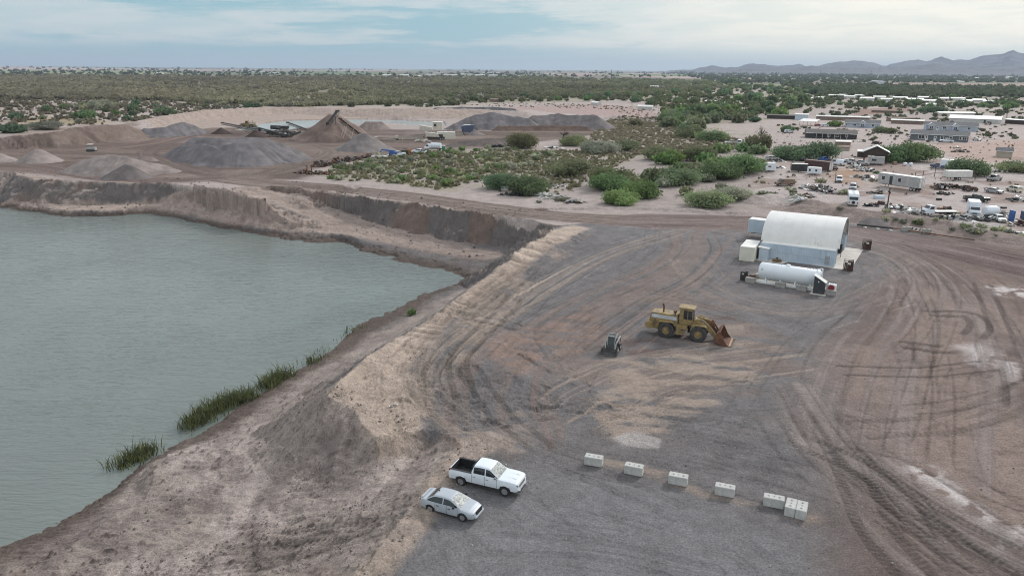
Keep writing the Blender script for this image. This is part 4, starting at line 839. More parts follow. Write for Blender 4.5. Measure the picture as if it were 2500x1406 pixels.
k = fbm(w4[:, 0] * .0012, w4[:, 1] * .0006, 3, 95) > .47; w4 = w4[k & (np.hypot(w4[:, 0], w4[:, 1]) < 14000)]
blob_stuff('distant_trees', w4, 5 + np.hypot(w4[:, 0], w4[:, 1]) * .0013 * rng.uniform(.5, 1.4, len(w4)), lambda x, y: np.array((.07, .085, .06)), 10, .40, rng)
s1 = scatter([(1490, 292), (1650, 292), (1700, 330), (1840, 345), (1780, 372), (1560, 380), (1420, 372), (1440, 330)], 2300, rng)
blob_stuff('sage_scrub', s1, rng.uniform(.45, 1.25, len(s1)), lambda x, y: np.array((.25, .225, .15)), 14, .36, rng)
s2 = scatter([(780, 425), (980, 373), (1380, 368), (1560, 380), (1480, 420), (1400, 470), (1180, 440), (1080, 465)], 2600, rng)
blob_stuff('ground_scrub', s2, rng.uniform(.3, 1.0, len(s2)), lambda x, y: np.array((.21, .2, .115)), 10, .42, rng)
s3 = scatter([(-300, 242), (430, 244), (640, 262), (480, 290), (330, 300), (-300, 335)], 1800, rng)
blob_stuff('desert_scrub', s3, rng.uniform(.6, 2.6, len(s3)), lambda x, y: np.array((.17, .152, .108)), 14, .36, rng)
s4 = scatter([(1100, 258), (1300, 250), (1480, 258), (1640, 265), (1640, 300), (1480, 268)], 260, rng)
blob_stuff('desert_scrub', s4, rng.uniform(.4, 1.2, len(s4)), lambda x, y: np.array((.19, .17, .12)), 12, .36, rng)
s5 = scatter([(1640, 380), (1850, 330), (2000, 300), (2480, 330), (2500, 470), (2100, 480), (1830, 470)], 420, rng)
blob_stuff('desert_scrub', s5, rng.uniform(.25, .7, len(s5)), lambda x, y: np.array((.21, .19, .13)), 10, .4, rng)
def stones(poly, n, r0, r1, cols, seed, z=0.0):
    """loose stones and clods nobody could count"""
    g = np.random.default_rng(seed); P = np.array([un(a, b, z)[:2] for a, b in poly]); lo, hi = P.min(0), P.max(0); pts = np.empty((0, 2))
    while len(pts) < n:
        p = g.uniform(lo, hi, (4 * n, 2)); pts = np.vstack([pts, p[in_poly(p[:, 0], p[:, 1], P) & (fbm(p[:, 0] * .3, p[:, 1] * .3, 3, seed) > g.uniform(.35, .6, 4 * n))]])
    pts = pts[:n]; r = r0 + (r1 - r0) * g.uniform(size=n) ** 4; zz = height(pts[:, 0], pts[:, 1]) + r * .25
    O = np.array([(1, 0, 0), (0, 1, 0), (-1, 0, 0), (0, -1, 0), (0, 0, .8), (0, 0, -.8)], float); F = np.array([(0, 1, 4), (1, 2, 4), (2, 3, 4), (3, 0, 4), (1, 0, 5), (2, 1, 5), (3, 2, 5), (0, 3, 5)])
    V = O[None] * g.uniform(.6, 1.25, (n, 6, 1)) * r[:, None, None]; a = g.uniform(0, 6.28, n); c, q = np.cos(a)[:, None], np.sin(a)[:, None]
    V = np.stack([V[..., 0] * c - V[..., 1] * q + pts[:, :1], V[..., 0] * q + V[..., 1] * c + pts[:, 1:], V[..., 2] + zz[:, None]], -1)
    C = np.repeat(np.array(cols)[g.integers(len(cols), size=n)][:, None] * g.uniform(.75, 1.2, (n, 1, 1)), 6, 1)
    m = MATS.get('stone')
    if not m:
        m = bpy.data.materials.new('stone'); m.use_nodes = True; t = m.node_tree; b = t.nodes['Principled BSDF']; MATS['stone'] = m
        t.links.new(NN(t, 'ShaderNodeAttribute', attribute_name='Col').outputs['Color'], b.inputs['Base Color']); b.inputs['Roughness'].default_value = .95
    o = np_mesh('loose_stones', V.reshape(-1, 3), (F[None] + 6 * np.arange(n)[:, None, None]).reshape(-1, 3), m, False, C.reshape(-1, 3), True); return tag(o, kind='stuff')
EARTH = [(.21, .175, .16), (.27, .23, .21), (.15, .125, .113)]
stones([(360, 1150), (560, 1080), (760, 960), (880, 900), (800, 970), (870, 1020), (1020, 1090), (1060, 1140), (960, 1260), (860, 1406), (300, 1406), (120, 1380)], 1900, .04, .17, EARTH, 1, -2.5)
stones([(830, 930), (1080, 757), (1280, 603), (1330, 610), (1150, 750), (1010, 900), (1000, 1050), (870, 1000)], 420, .04, .15, EARTH, 2, 1)
stones([(1130, 1085), (1200, 1060), (1180, 1120), (1060, 1260), (960, 1420), (860, 1440), (1000, 1240)], 350, .04, .16, EARTH, 3, 0)
stones([(700, 465), (960, 500), (1280, 545), (1250, 612), (1000, 590), (780, 500)], 500, .1, .42, EARTH, 4, -3)
stones([(0, 425), (400, 452), (560, 475), (800, 548), (700, 541), (400, 500), (0, 482)], 500, .1, .42, EARTH, 5, -2.5)
stones([(1300, 700), (1800, 700), (2500, 760), (2500, 1400), (1000, 1400), (1250, 1080)], 1500, .03, .12, [(.3, .28, .27), (.12, .11, .105), (.4, .38, .36)], 6, 0)
# reeds at the water's edge
def reeds(label, L, n, h, seed):
    g = np.random.default_rng(seed); P = np.array([un(a, b, WATER_Z)[:2] for a, b in L]); P = P + np.array((.75, -.2)); t = g.uniform(0, len(P) - 1.001, n); i = t.astype(int); f = (t - i)[:, None]
    c = P[i] * (1 - f) + P[i + 1] * f + g.normal(size=(n, 2)) * .75; o = c.mean(0)
    V = []
    for x, y in c - o:
        a = g.uniform(0, 3.14); w = .05; hh = h * g.uniform(.3, 1.15); dx, dy = math.cos(a) * w, math.sin(a) * w; lx, ly = g.normal(size=2) * .36 * hh
        V += [(x - dx, y - dy, -.3), (x + dx, y + dy, -.3), (x + lx * .5 + dx * .8, y + ly * .5 + dy * .8, hh * .6), (x + lx * .5 - dx * .8, y + ly * .5 - dy * .8, hh * .6),
              (x + lx * .5 - dx * .8, y + ly * .5 - dy * .8, hh * .6), (x + lx * .5 + dx * .8, y + ly * .5 + dy * .8, hh * .6), (x + lx * 1.2 + .01, y + ly * 1.2, hh), (x + lx * 1.2 - .01, y + ly * 1.2, hh)]
    r = np_mesh('reed_clump', np.array(V), np.arange(len(V)).reshape(-1, 4), translucent(mat('reed_green', (.125, .14, .062), .7, 0, .6, 1.3, 0, 1, .2, 0, ((.24, .2, .1), 2.2, .6)), .3), False)
    r.location = (o[0], o[1], WATER_Z); return tag(r, label, 'reeds')
reeds('largest dense green reed bed along the near shore', [(448, 1042), (480, 1020), (520, 995), (560, 980), (600, 968)], 1300, 1.45, 1)
reeds('dense green reed clump just beyond the largest reed bed', [(640, 945), (660, 930), (690, 916)], 600, 1.35, 2)
reeds('low reed clump nearest the camera beside the cut bank', [(280, 1135), (320, 1115), (350, 1100)], 550, 1.1, 3)
reeds('small reed tuft standing in the water off the shore', [(740, 888), (765, 882)], 120, 1.0, 4)
reeds('few thin reed stalks in the water beyond the small tuft', [(770, 862), (790, 850)], 26, .8, 5)
reeds('sparse reed stalks where the dark bank meets the water', [(828, 826), (850, 808), (880, 798)], 90, .8, 6)
b = at(1005, 768); _o = shrub('bright', 1, (b[0], b[1], b[2] - .1), .95, 1.5, 'single round bright green bush on the bank above the water', None)
# ------------------------------------------------------------------ materials of made things
M = {}
def mk(k, *a, **kw): M[k] = mat(k, *a, **kw)
DUST = (.33, .27, .23)
mk('white_paint', (.74, .79, .84), .35, 0, .03, 1, coat=.2, dirt=((.62, .58, .53), 1.2, .63)); mk('silver_paint', (.43, .47, .51), .4, .1, .04, 1, coat=.15, dirt=((.42, .40, .38), 1.2, .66))
mk('glass', (.02, .025, .03), .06, 0, .2, 1, spec=.8); mk('shade_glass', (.27, .29, .275), .45, 0, .6, 5, spec=.3); mk('black_plastic', (.02, .02, .022), .6, 0, .2, 4); mk('rubber', (.025, .024, .024), .85, 0, .35, 6)
mk('chrome', (.30, .31, .32), .38, .6, .1, 4); mk('alloy', (.45, .45, .46), .35, .7, .15, 6); mk('red_lens', (.30, .02, .02), .2, 0, .1, 3); mk('clear_lens', (.34, .36, .38), .25, .1, .1, 3)
mk('concrete', (.50, .495, .47), .9, 0, .13, 2.2, .4, 14, .2, dirt=((.33, .31, .285), 1.1, .58)); mk('concrete_old', (.36, .345, .32), .92, 0, .2, 2.0, .5, 14, .2, dirt=((.22, .2, .18), 1.0, .55)); mk('hole', (.05, .047, .045), .9)
mk('machine_yellow', (.315, .225, .095), .6, 0, .2, 1.4, dirt=((.16, .125, .09), 1.3, .47)); mk('machine_dark', (.045, .04, .038), .7, 0, .3, 3); mk('tyre_mud', (.058, .055, .053), .9, 0, .35, 2.5, dirt=((.16, .125, .105), 1.5, .6)); mk('rust', (.13, .062, .038), .85, 0, .35, 1.5, .4, 8, dirt=((.22, .105, .055), 1.6, .54)); mk('bright_steel', (.30, .22, .16), .5, .6, .3, 3); mk('stripe', (.50, .52, .54), .5, 0, .2, 1.3, dirt=((.05, .05, .05), 1.2, .6))
mk('skid_white', (.34, .345, .33), .5, 0, .2, 2, dirt=((.16, .14, .12), 2, .55)); mk('skid_gray', (.075, .075, .075), .6, 0, .3, 2)
mk('fabric', (.75, .735, .71), .75, 0, .05, .4, .15, 3, .2, dirt=((.56, .52, .47), .25, .6)); mk('container_blue', (.52, .61, .69), .5, 0, .07, .6, dirt=((.36, .40, .44), .8, .62)); mk('container_cream', (.72, .70, .60), .55, 0, .06, .7, dirt=((.55, .51, .42), .9, .63)); mk('roof_white', (.78, .77, .73), .5, 0, .06, .5, dirt=((.6, .56, .5), .5, .6)); mk('slab', (.60, .56, .51), .9, 0, .1, .6, .2, 9, .2, dirt=((.47, .43, .38), .5, .56)); mk('truss', (.16, .16, .17), .6, .4, .2, 3)
mk('tank_white', (.80, .84, .87), .35, 0, .03, .6, dirt=((.62, .63, .63), .7, .65)); mk('charcoal', (.05, .052, .057), .6, 0, .2, 2); mk('red_paint', (.25, .025, .025), .5, 0, .2, 4); mk('cage_red', (.085, .04, .034), .7, 0, .35, 3)
mk('wood', (.28, .2, .13), .85, 0, .35, 3, .3, 12); mk('old_wood', (.20, .165, .135), .9, 0, .35, 3, .3, 12); mk('dark_wood', (.065, .048, .04), .9, 0, .35, 3)
mk('shingle_dark', (.125, .125, .13), .9, 0, .25, 1.2, .5, 9); mk('shingle_brown', (.125, .112, .105), .9, 0, .25, 1.2, .5, 9); mk('siding_blue', (.40, .46, .54), .7, 0, .07, .6); mk('siding_gray', (.125, .14, .16), .7, 0, .1, .6); mk('siding_black', (.045, .045, .047), .75, 0, .2, .6); mk('siding_beige', (.42, .38, .31), .75, 0, .1, .6); mk('trim_white', (.75, .75, .73), .6, 0, .05, 1); mk('metal_roof', (.62, .62, .60), .4, .2, .1, .4, dirt=((.42, .38, .34), .4, .58)); mk('pale_wall', (.58, .58, .55), .7, 0, .1, .4); mk('brown_wall', (.23, .165, .13), .85, 0, .2, .5)
mk('brown_paint', (.20, .13, .095), .5, 0, .2, 1, dirt=((.27, .2, .15), .8, .56)); mk('black_paint', (.022, .025, .024), .3, 0, .2, 1, coat=.3, dirt=((.1, .085, .07), 1, .6)); mk('cream_paint', (.62, .58, .47), .45, 0, .08, 1, dirt=((.45, .38, .29), .9, .58)); mk('gray_paint', (.38, .385, .38), .4, .1, .1, 1, dirt=((.3, .25, .2), 1, .58)); mk('blue_paint', (.05, .12, .34), .45, 0, .2, 1); mk('tan_paint', (.36, .28, .2), .5, 0, .15, 1); mk('navy_paint', (.07, .09, .16), .35, 0, .2, 1, coat=.3); mk('dull_white', (.66, .66, .63), .5, 0, .08, 1, dirt=((.45, .41, .36), .7, .58)); mk('orange_paint', (.45, .16, .04), .55, 0, .2, 1); mk('weathered_alu', (.46, .46, .455), .5, .3, .14, .6, dirt=((.33, .31, .29), .5, .55)); mk('maroon', (.085, .045, .04), .7, 0, .35, 1.4); mk('plant_dark', (.05, .047, .045), .75, 0, .35, 1); mk('plant_cream', (.58, .55, .47), .6, 0, .12, 1); mk('green_paint', (.06, .22, .12), .5)
# ------------------------------------------------------------------ road vehicles
def wheel(parent, x, y, r, w, spokes=6, rim='alloy', tyre='rubber', rr=.64, name='wheel'):
    s = 1 if y > 0 else -1; mb = MB()
    mb.ring([(r * .62, -w / 2), (r * .93, -w / 2), (r, -w * .36), (r, w * .36), (r * .93, w / 2), (r * .62, w / 2)], (x, y, r), (0, 1, 0), 22)
    o = mb.obj(name, M[tyre], parent, True); mb = MB(); yo = y + s * w * .36
    mb.lathe([(r * rr, -.02), (r * rr, .03), (r * rr * .86, .03), (r * rr * .86, -.005)], (x, yo, r), (0, s, 0), 20)
    for i in range(spokes):
        a = 2 * math.pi * i / spokes; c, q = math.cos(a), math.sin(a)
        mb.bar((x, yo + s * .02, r), (x + c * r * rr * .9, yo + s * .015, r + q * r * rr * .9), .035, r * .17)
    mb.cyl((x, yo - s * .01, r), (x, yo + s * .045, r), r * .16, r * .13, 12); mb.cyl((x, yo - s * .06, r), (x, yo - s * .03, r), r * rr * .96, r * rr * .96, 16, 1)
    mb.obj('rim', [M[rim], M['black_plastic']], o, True); return o
def loft_body(st, bed=None):
    """st: (x, sill z, shoulder z, half width, top drop) from the tail to the nose; returns ring points per station"""
    R = []
    for x, zl, zt, w, cr_ in st:
        half = [(w * .80, zl), (w * .94, zl + .03), (w, zl + (zt - zl) * .42), (w * .985, zl + (zt - zl) * .80), (w * .93, zt - .02), (w * .86, zt)]
        if bed and bed[0] <= x <= bed[1]: half += [(w * .845, zt - .015), (w * .84, bed[2]), (0, bed[2])]
        else: half += [(w * .8, zt + cr_ * .35), (w * .6, zt + cr_ * .7), (0, zt + cr_)]
        R.append([(x, -y, z) for y, z in half] + [(x, y, z) for y, z in half[-2::-1]])
    return R
def loft_mesh(R, arches=(), cap=True):
    mb = MB(); n = len(R[0]); V = []
    for ring in R:
        x = ring[0][0]; lift = 0
        for ax, ar, az in arches:
            if abs(x - ax) < ar: lift = max(lift, az + math.sqrt(ar * ar - (x - ax) ** 2))
        for i, (a, y, z) in enumerate(ring):
            if lift and (i <= 3 or i >= n - 4): z = max(z, lift) if abs(y) > .3 else z
            V.append((a, y, z))
    F = [(j * n + i, j * n + i + 1, (j + 1) * n + i + 1, (j + 1) * n + i) for j in range(len(R) - 1) for i in range(n - 1)]
    if cap: F += [tuple(range(n)), tuple(range(len(R) * n - 1, len(R) * n - n - 1, -1))]
    return mb.add(V, F)
def interp_st(keys, step=.07, extra=()):
    xs = sorted(set(list(np.arange(keys[0][0], keys[-1][0], step)) + [k[0] for k in keys] + list(extra))); K = np.array(keys); out = []
    for x in xs: out.append((x,) + tuple(np.interp(x, K[:, 0], K[:, i]) for i in range(1, 5)))
    return out
VEH = dict(
 pickup=dict(L=5.85, keys=[(-2.93, .55, 1.26, .95, 0), (-2.85, .50, 1.30, 1.0, 0), (-2.2, .50, 1.32, 1.02, 0), (.9, .48, 1.32, 1.02, 0), (1.25, .48, 1.33, 1.02, .03), (2.3, .48, 1.30, 1.02, .05), (2.74, .50, 1.25, 1.0, .05), (2.88, .55, 1.18, .95, .04), (2.95, .60, 1.08, .88, .02)],
    ax=(-1.86, 1.90), r=.41, cab=(-.95, -.86, .58, 1.42), zb=1.33, zr=1.98, wb=.90, wr=.72, bed=(-2.80, -.96, .70), dz=(1.12, .64)),
 sedan=dict(L=4.6, keys=[(-2.25, .42, .86, .72, .02), (-2.15, .32, .98, .82, .02), (-1.85, .28, 1.03, .88, .03), (-1.3, .25, .98, .90, .02), (.5, .24, .95, .90, .02), (1.15, .25, .93, .90, .05), (1.8, .25, .82, .87, .06), (2.15, .28, .70, .78, .05), (2.32, .34, .58, .58, .03)],
    ax=(-1.32, 1.37), r=.325, cab=(-1.85, -1.05, .28, 1.22), zb=.95, zr=1.47, wb=.83, wr=.60, bed=None, dz=(.85, .5)),
 suv=dict(L=4.8, keys=[(-2.35, .5, 1.05, .85, 0), (-2.25, .42, 1.08, .92, 0), (1.0, .40, 1.08, .93, .0), (1.3, .42, 1.08, .93, .04), (2.2, .42, .98, .90, .04), (2.38, .5, .88, .8, .03)],
    ax=(-1.4, 1.45), r=.37, cab=(-2.3, -2.15, .55, 1.3), zb=1.07, zr=1.78, wb=.85, wr=.70, bed=None, dz=(.9, .55)),
 van=dict(L=5.4, keys=[(-2.7, .5, 1.15, .92, 0), (-2.62, .42, 1.18, .97, 0), (1.6, .42, 1.18, .98, 0), (1.9, .42, 1.16, .97, .05), (2.55, .45, 1.02, .92, .05), (2.7, .5, .9, .82, .03)],
    ax=(-1.6, 1.75), r=.37, cab=(-2.66, -2.55, 1.35, 1.98), zb=1.17, zr=2.08, wb=.92, wr=.80, bed=None, dz=(1.0, .6)))
def vehicle(kind, name, label, cat, loc, yaw, paint, group=None, detail=False, wscreen='glass', rim='alloy', rimless=False, burnt=False):
    S = VEH[kind]; t = thing(name, label, cat, loc, yaw, group); ar = S['r'] * 1.20; P = M[paint]
    ex = [a + d * ar for a in S['ax'] for d in (-.999, -.9, -.7, -.4, 0, .4, .7, .9, .999)]
    if S['bed']: ex += [S['bed'][0] - .001, S['bed'][0], S['bed'][1], S['bed'][1] + .001]
    st = interp_st(S['keys'], .09 if detail else .25, ex); R = loft_body(st, S['bed'])
    loft_mesh(R, [(a, ar, S['r']) for a in S['ax']]).obj('body', P, t, True)
    mb = MB(); mb.box(((S['ax'][0] + S['ax'][1]) / 2, 0, .50), (S['L'] * .84, 1.25, .32)); mb.obj('underbody', M['black_plastic'], t)
    xa, xb, xc, xd = S['cab']; zb, zr, wb, wr = S['zb'] - .03, S['zr'], S['wb'], S['wr']; xm = (xb + xc) / 2
    kx = [xa, xb, xm, xc, xd]; kz = [0, .93, 1.0, .93, 0]; rnd_ = .16 if kind == 'sedan' else .10
    def top(x):
        z = np.interp(np.linspace(x - rnd_, x + rnd_, 9), kx, kz); z = z.mean(); return zb + (zr - zb) * max(0.0, float(z) - (.0 if xa + rnd_ < x < xd - rnd_ else .02))
    def wid(z): return wb + (wr - wb) * ((z - zb) / (zr - zb)) ** 1.15
    def ring(x, off=0.0):
        h = top(x); w = wid(h); z3 = zb + (h - zb) * .86
        return [(wb + off, zb), (wid(zb + (h - zb) * .45) + off, zb + (h - zb) * .45), (wid(z3) + off, z3), (w * .965, zb + (h - zb) * .965), (w * .86, h + off), (w * .45, h + .03 * (h - zb) + off), (0, h + .04 * (h - zb) + off)]
    xs = sorted(set(list(np.linspace(xa, xd, 26)) + [xb, xc])); mb = MB(); V = []
    for x in xs:
        q = ring(x); V += [(x, -y, z) for y, z in q] + [(x, y, z) for y, z in q[-2::-1]]
    n = 13; mb.add(V, [(j * n + i, j * n + i + 1, (j + 1) * n + i + 1, (j + 1) * n + i) for j in range(len(xs) - 1) for i in range(n - 1)]); mb.obj('roof', P, t, True)
    def over_pane(x0, x1, nm, m, f=.80):
        mb = MB(); V = []; X_ = np.linspace(x0, x1, 6)
        for x in X_:
            q = ring(x, .014); V += [(x, y * f if abs(y) < 9 else y, z) for y, z in ((-q[4][0] * 1.12, q[4][1] - .01), (-q[5][0], q[5][1]), (q[5][0], q[5][1]), (q[4][0] * 1.12, q[4][1] - .01))]
        mb.add(V, [(j * 4 + i, j * 4 + i + 1, j * 4 + i + 5, j * 4 + i + 4) for j in range(5) for i in range(3)]); return mb.obj(nm, M[m], t, True)
    wx = .05 * (xd - xc); over_pane(xc + wx + .02, xd - .06, 'windshield', wscreen, .98)
    if xb - xa > .12: over_pane(xa + .12 * (xb - xa) + .03, xb - .06, 'rear_window', 'glass', .95)
    else: MB().box((xa - .012, 0, zb + (zr - zb) * .5), (.03, wb * 1.45, (zr - zb) * .55)).obj('rear_window', M['glass'], t)
    for s in (-1, 1):
        for u0, u1 in ((.07, .47), (.51, .95)) if kind not in ('van', 'sedan') else ((.70, .93),) if kind == 'van' else ((.10, .50), (.53, .90)):
            x0, x1 = xa + (xd - xa) * u0, xa + (xd - xa) * u1; mb = MB(); V = []
            for x in np.linspace(x0, x1, 7):
                h = top(x); za, zz = zb + .05, max(zb + .06, zb + (h - zb) * .86 - .02); V += [(x, s * (wid(z) + .012), z) for z in (za, (za + zz) / 2, zz)]
            mb.add(V, [(j * 3 + i, j * 3 + i + 1, j * 3 + i + 4, j * 3 + i + 3) for j in range(6) for i in range(2)]); mb.obj('side_window', M['glass'], t, True)
        mx_ = xd - .28 if kind != 'sedan' else xd - .5; mb = MB(); w_ = wb + .12
        mb.box((mx_, s * (w_ + .06), S['zb'] + .10), (.16, .22, .16)); mb.obj('mirror', M['chrome' if kind == 'pickup' else 'black_plastic'] if detail else P, t, False, .03)
    if not rimless:
        for a in S['ax']:
            for s in (-1, 1): wheel(t, a, s * (S['keys'][3][3] - .13), S['r'], .26, 6 if kind == 'pickup' else 9, rim)
    else:
        for a in S['ax']:
            for s in (-1, 1): wheel(t, a, s * .7, S['r'] * .8, .2, 5, 'rust', 'rust')
    xf, xr = S['keys'][-1][0], S['keys'][0][0]; zh = S['dz'][0]; wf = S['keys'][-2][3]
    for s in (-1, 1):
        mb = MB(); mb.box((xf - (.12 if kind != 'sedan' else .25), s * (wf - (.17 if kind != 'sedan' else .19)), zh - (.06 if kind != 'sedan' else .22)), (.20, .32, .15), (0, 0, -s * .45)); mb.obj('headlight', M['clear_lens'], t, False, .02)
        mb = MB(); mb.box((xr + .09, s * (S['keys'][1][3] - .12), zh), (.14, .16, .40 if kind != 'sedan' else .2), (0, 0, s * .3)); mb.obj('taillight', M['red_lens'], t, False, .02)
    mb = MB(); mb.box((xf - .02, 0, zh - .18), (.10, wf * 1.15, .26), (0, -.12, 0)); mb.obj('grille', M['chrome' if kind == 'pickup' else 'black_plastic'], t, False, .02)
    mb = MB(); mb.box((xf - .02, 0, S['dz'][1] - .06), (.22, wf * 1.75, .20)); mb.obj('front_bumper', M['chrome' if kind in ('pickup', 'van', 'suv') else paint], t, False, .05)
    mb = MB(); mb.box((xr + .02, 0, S['dz'][1] - .02), (.18, wf * 1.8, .18)); mb.obj('rear_bumper', M['black_plastic' if kind == 'pickup' else paint], t, False, .04)
    if S['bed']:
        x0, x1, zf = S['bed']; w = 1.01 * .83; mb = MB()
        mb.box(((x0 + x1) / 2, 0, zf + .02), (x1 - x0 - .02, 2 * w, .03)); zt = 1.325
        for s in (-1, 1): mb.box(((x0 + x1) / 2, s * (w - .005), (zf + zt) / 2 + .02), (x1 - x0 - .04, .03, zt - zf)); mb.box(((x0 + x1) / 2, s * (w + .06), zt + .008), (x1 - x0 + .04, .17, .03))
        mb.box((x0 + .03, 0, (zf + zt) / 2), (.04, 2 * w, zt - zf + .03)); mb.box((x1 - .03, 0, (zf + zt) / 2), (.04, 2 * w, zt - zf)); mb.obj('bed_liner', M['black_plastic'], t)
    if detail:
        K = np.array(st)
        def at_side(x, k):
            zl, zt, w = (np.interp(x, K[:, 0], K[:, i]) for i in (1, 2, 3))
            return [(w * .95, zl + .06), (w, zl + (zt - zl) * .42), (w * .985, zl + (zt - zl) * .80), (w * .955, zt - .03)][k]
        doors = ((-.90, .18), (.20, 1.22)) if kind == 'pickup' else ((-.88, .06), (.08, .98))
        for s in (-1, 1):
            for d0, d1 in doors:
                mb = MB(); n = 6; xs = np.linspace(d0 + .012, d1 - .012, n); V = [(x, s * (at_side(x, k)[0] + .012), at_side(x, k)[1]) for x in xs for k in range(4)]
                if kind == 'sedan' and d0 < -.5: V = [(max(x, -.98 + .0 * z), y, z) if z > .7 else (max(x, -.88), y, z) for x, y, z in V]
                mb.add(V, [(i * 4 + k, i * 4 + k + 1, i * 4 + k + 5, i * 4 + k + 4) for i in range(n - 1) for k in range(3)]); dr = mb.obj('door', P, t, True)
                hx = d0 + .22; q = at_side(hx, 2); mb = MB(); mb.box((hx, s * (q[0] + .035), q[1] - .03), (.22, .05, .045)); mb.obj('door_handle', M['chrome' if kind == 'pickup' else 'black_plastic'], dr, False, .01)
                for xx in (d0, d1):
                    for k in range(3):
                        a, b = at_side(xx, k), at_side(xx, k + 1)
                        if k == 0 and xx == d0: sm = MB()
                        sm.bar((xx, s * (a[0] + .004), a[1]), (xx, s * (b[0] + .004), b[1]), .014, .012)
                sm.obj('door_seam', M['black_plastic'], dr)
            for a in S['ax']:
                mb = MB(); yy = s * (S['keys'][3][3] - .03)
                mb.cyl((a, yy - s * .42, S['r'] + .06), (a, yy - s * .38, S['r'] + .06), ar * .98, ar * .98, 24); mb.obj('wheel_well', M['black_plastic'], t)
        if kind == 'pickup':
            mb = MB(); mb.box((xf + .0, 0, .46), (.16, 1.3, .16)); mb.obj('air_dam', M['black_plastic'], t, False, .03)
            for s in (-1, 1): mb = MB(); mb.box((xf + .08, s * .55, .55), (.05, .26, .1)); mb.obj('tow_hook', M['chrome'], t, False, .01)
            mb = MB(); mb.box((.95, 0, 1.36), (.02, 1.5, .014)); mb.box((2.2, .35, 1.345), (.9, .03, .02)); mb.box((2.2, -.35, 1.345), (.9, .03, .02)); mb.obj('hood_crease', P, t)
        else:
            mb = MB(); mb.box((-2.08, 0, 1.045), (.22, 1.35, .05), (0, -.2, 0)); mb.obj('spoiler', P, t, False, .02); mb = MB(); mb.box((-1.0, 0, 1.50), (.16, .06, .07)); mb.obj('antenna', M['black_plastic'], t, False, .015)
            mb = MB(); mb.box((xf + .02, 0, .42), (.06, .95, .11)); mb.obj('lower_grille', M['black_plastic'], t, False, .02)
    return t
p, y, L = pose((1128, 1182), (1230, 1211), .88)
vehicle('pickup', 'pickup_truck', 'white crew cab pickup truck with black bed parked at the sandy edge', 'pickup truck', p, y, 'white_paint', None, True, 'shade_glass')
p, y, L = pose((1052, 1248), (1128, 1272), .77)
vehicle('sedan', 'sedan_car', 'silver sedan parked in front of the white pickup at the gravel edge', 'car', p, y, 'silver_paint', None, True, 'shade_glass')
# ------------------------------------------------------------------ concrete blocks
def block_parts(t, L=1.5, W_=.75, H=.76, m='concrete', cast=True):
    mb = MB(); mb.box((0, 0, H / 2), (L, W_, H)); mb.obj('block_body', M[m], t, False, .035)
    if cast:
        for x in (-.38, .38):
            mb = MB(); mb.lathe([(.10, 0), (.085, .035), (.05, .05)], (x * L / 1.5, 0, H), (0, 0, 1), 10); mb.obj('stud', M['concrete_old'], t, True)
        mb = MB(); mb.cyl((0, 0, H - .01), (0, 0, H + .006), .055, .05, 10); mb.obj('lifting_hole', M['hole'], t)
bl = [((1425.8, 1134), (1468.7, 1141.3), 'first concrete block of the row, farthest left and alone'), ((1523.3, 1155.6), (1566.7, 1164.3), 'second concrete block from the left in the spaced row'), ((1630.6, 1180.4), (1676.5, 1189.1), 'chipped concrete block in the middle of the spaced row'),
      ((1743.5, 1207), (1792.3, 1216.4), 'dark fronted concrete block, fourth from the left in the row'), ((1862.5, 1234.3), (1912.4, 1244.2), 'concrete block touching the pair at the right end of the row')]
t0 = None
for a, b, lb in bl:
    p, y, L = pose(a, b, .375)
    if t0 is None: t0 = thing('concrete_block', lb, 'concrete block', p, y, 'concrete blocks in a row across the gravel'); block_parts(t0)
    else: dup(t0, p, y, lb)
a, b = at(1913, 1258), at(1966, 1271.5); ya = math.atan2(b[1] - a[1], b[0] - a[0]); ax_ = np.array((math.cos(ya), math.sin(ya), 0)); pe = np.array((-ax_[1], ax_[0], 0))
for k, lb in ((0, 'end on concrete block, left one of the touching pair at the row end'), (1, 'end on concrete block, right one of the touching pair at the row end')):
    c = a + ax_ * (.375 + .77 * k) + pe * .75; dup(t0, (c[0], c[1], 0), ya + math.pi / 2, lb)
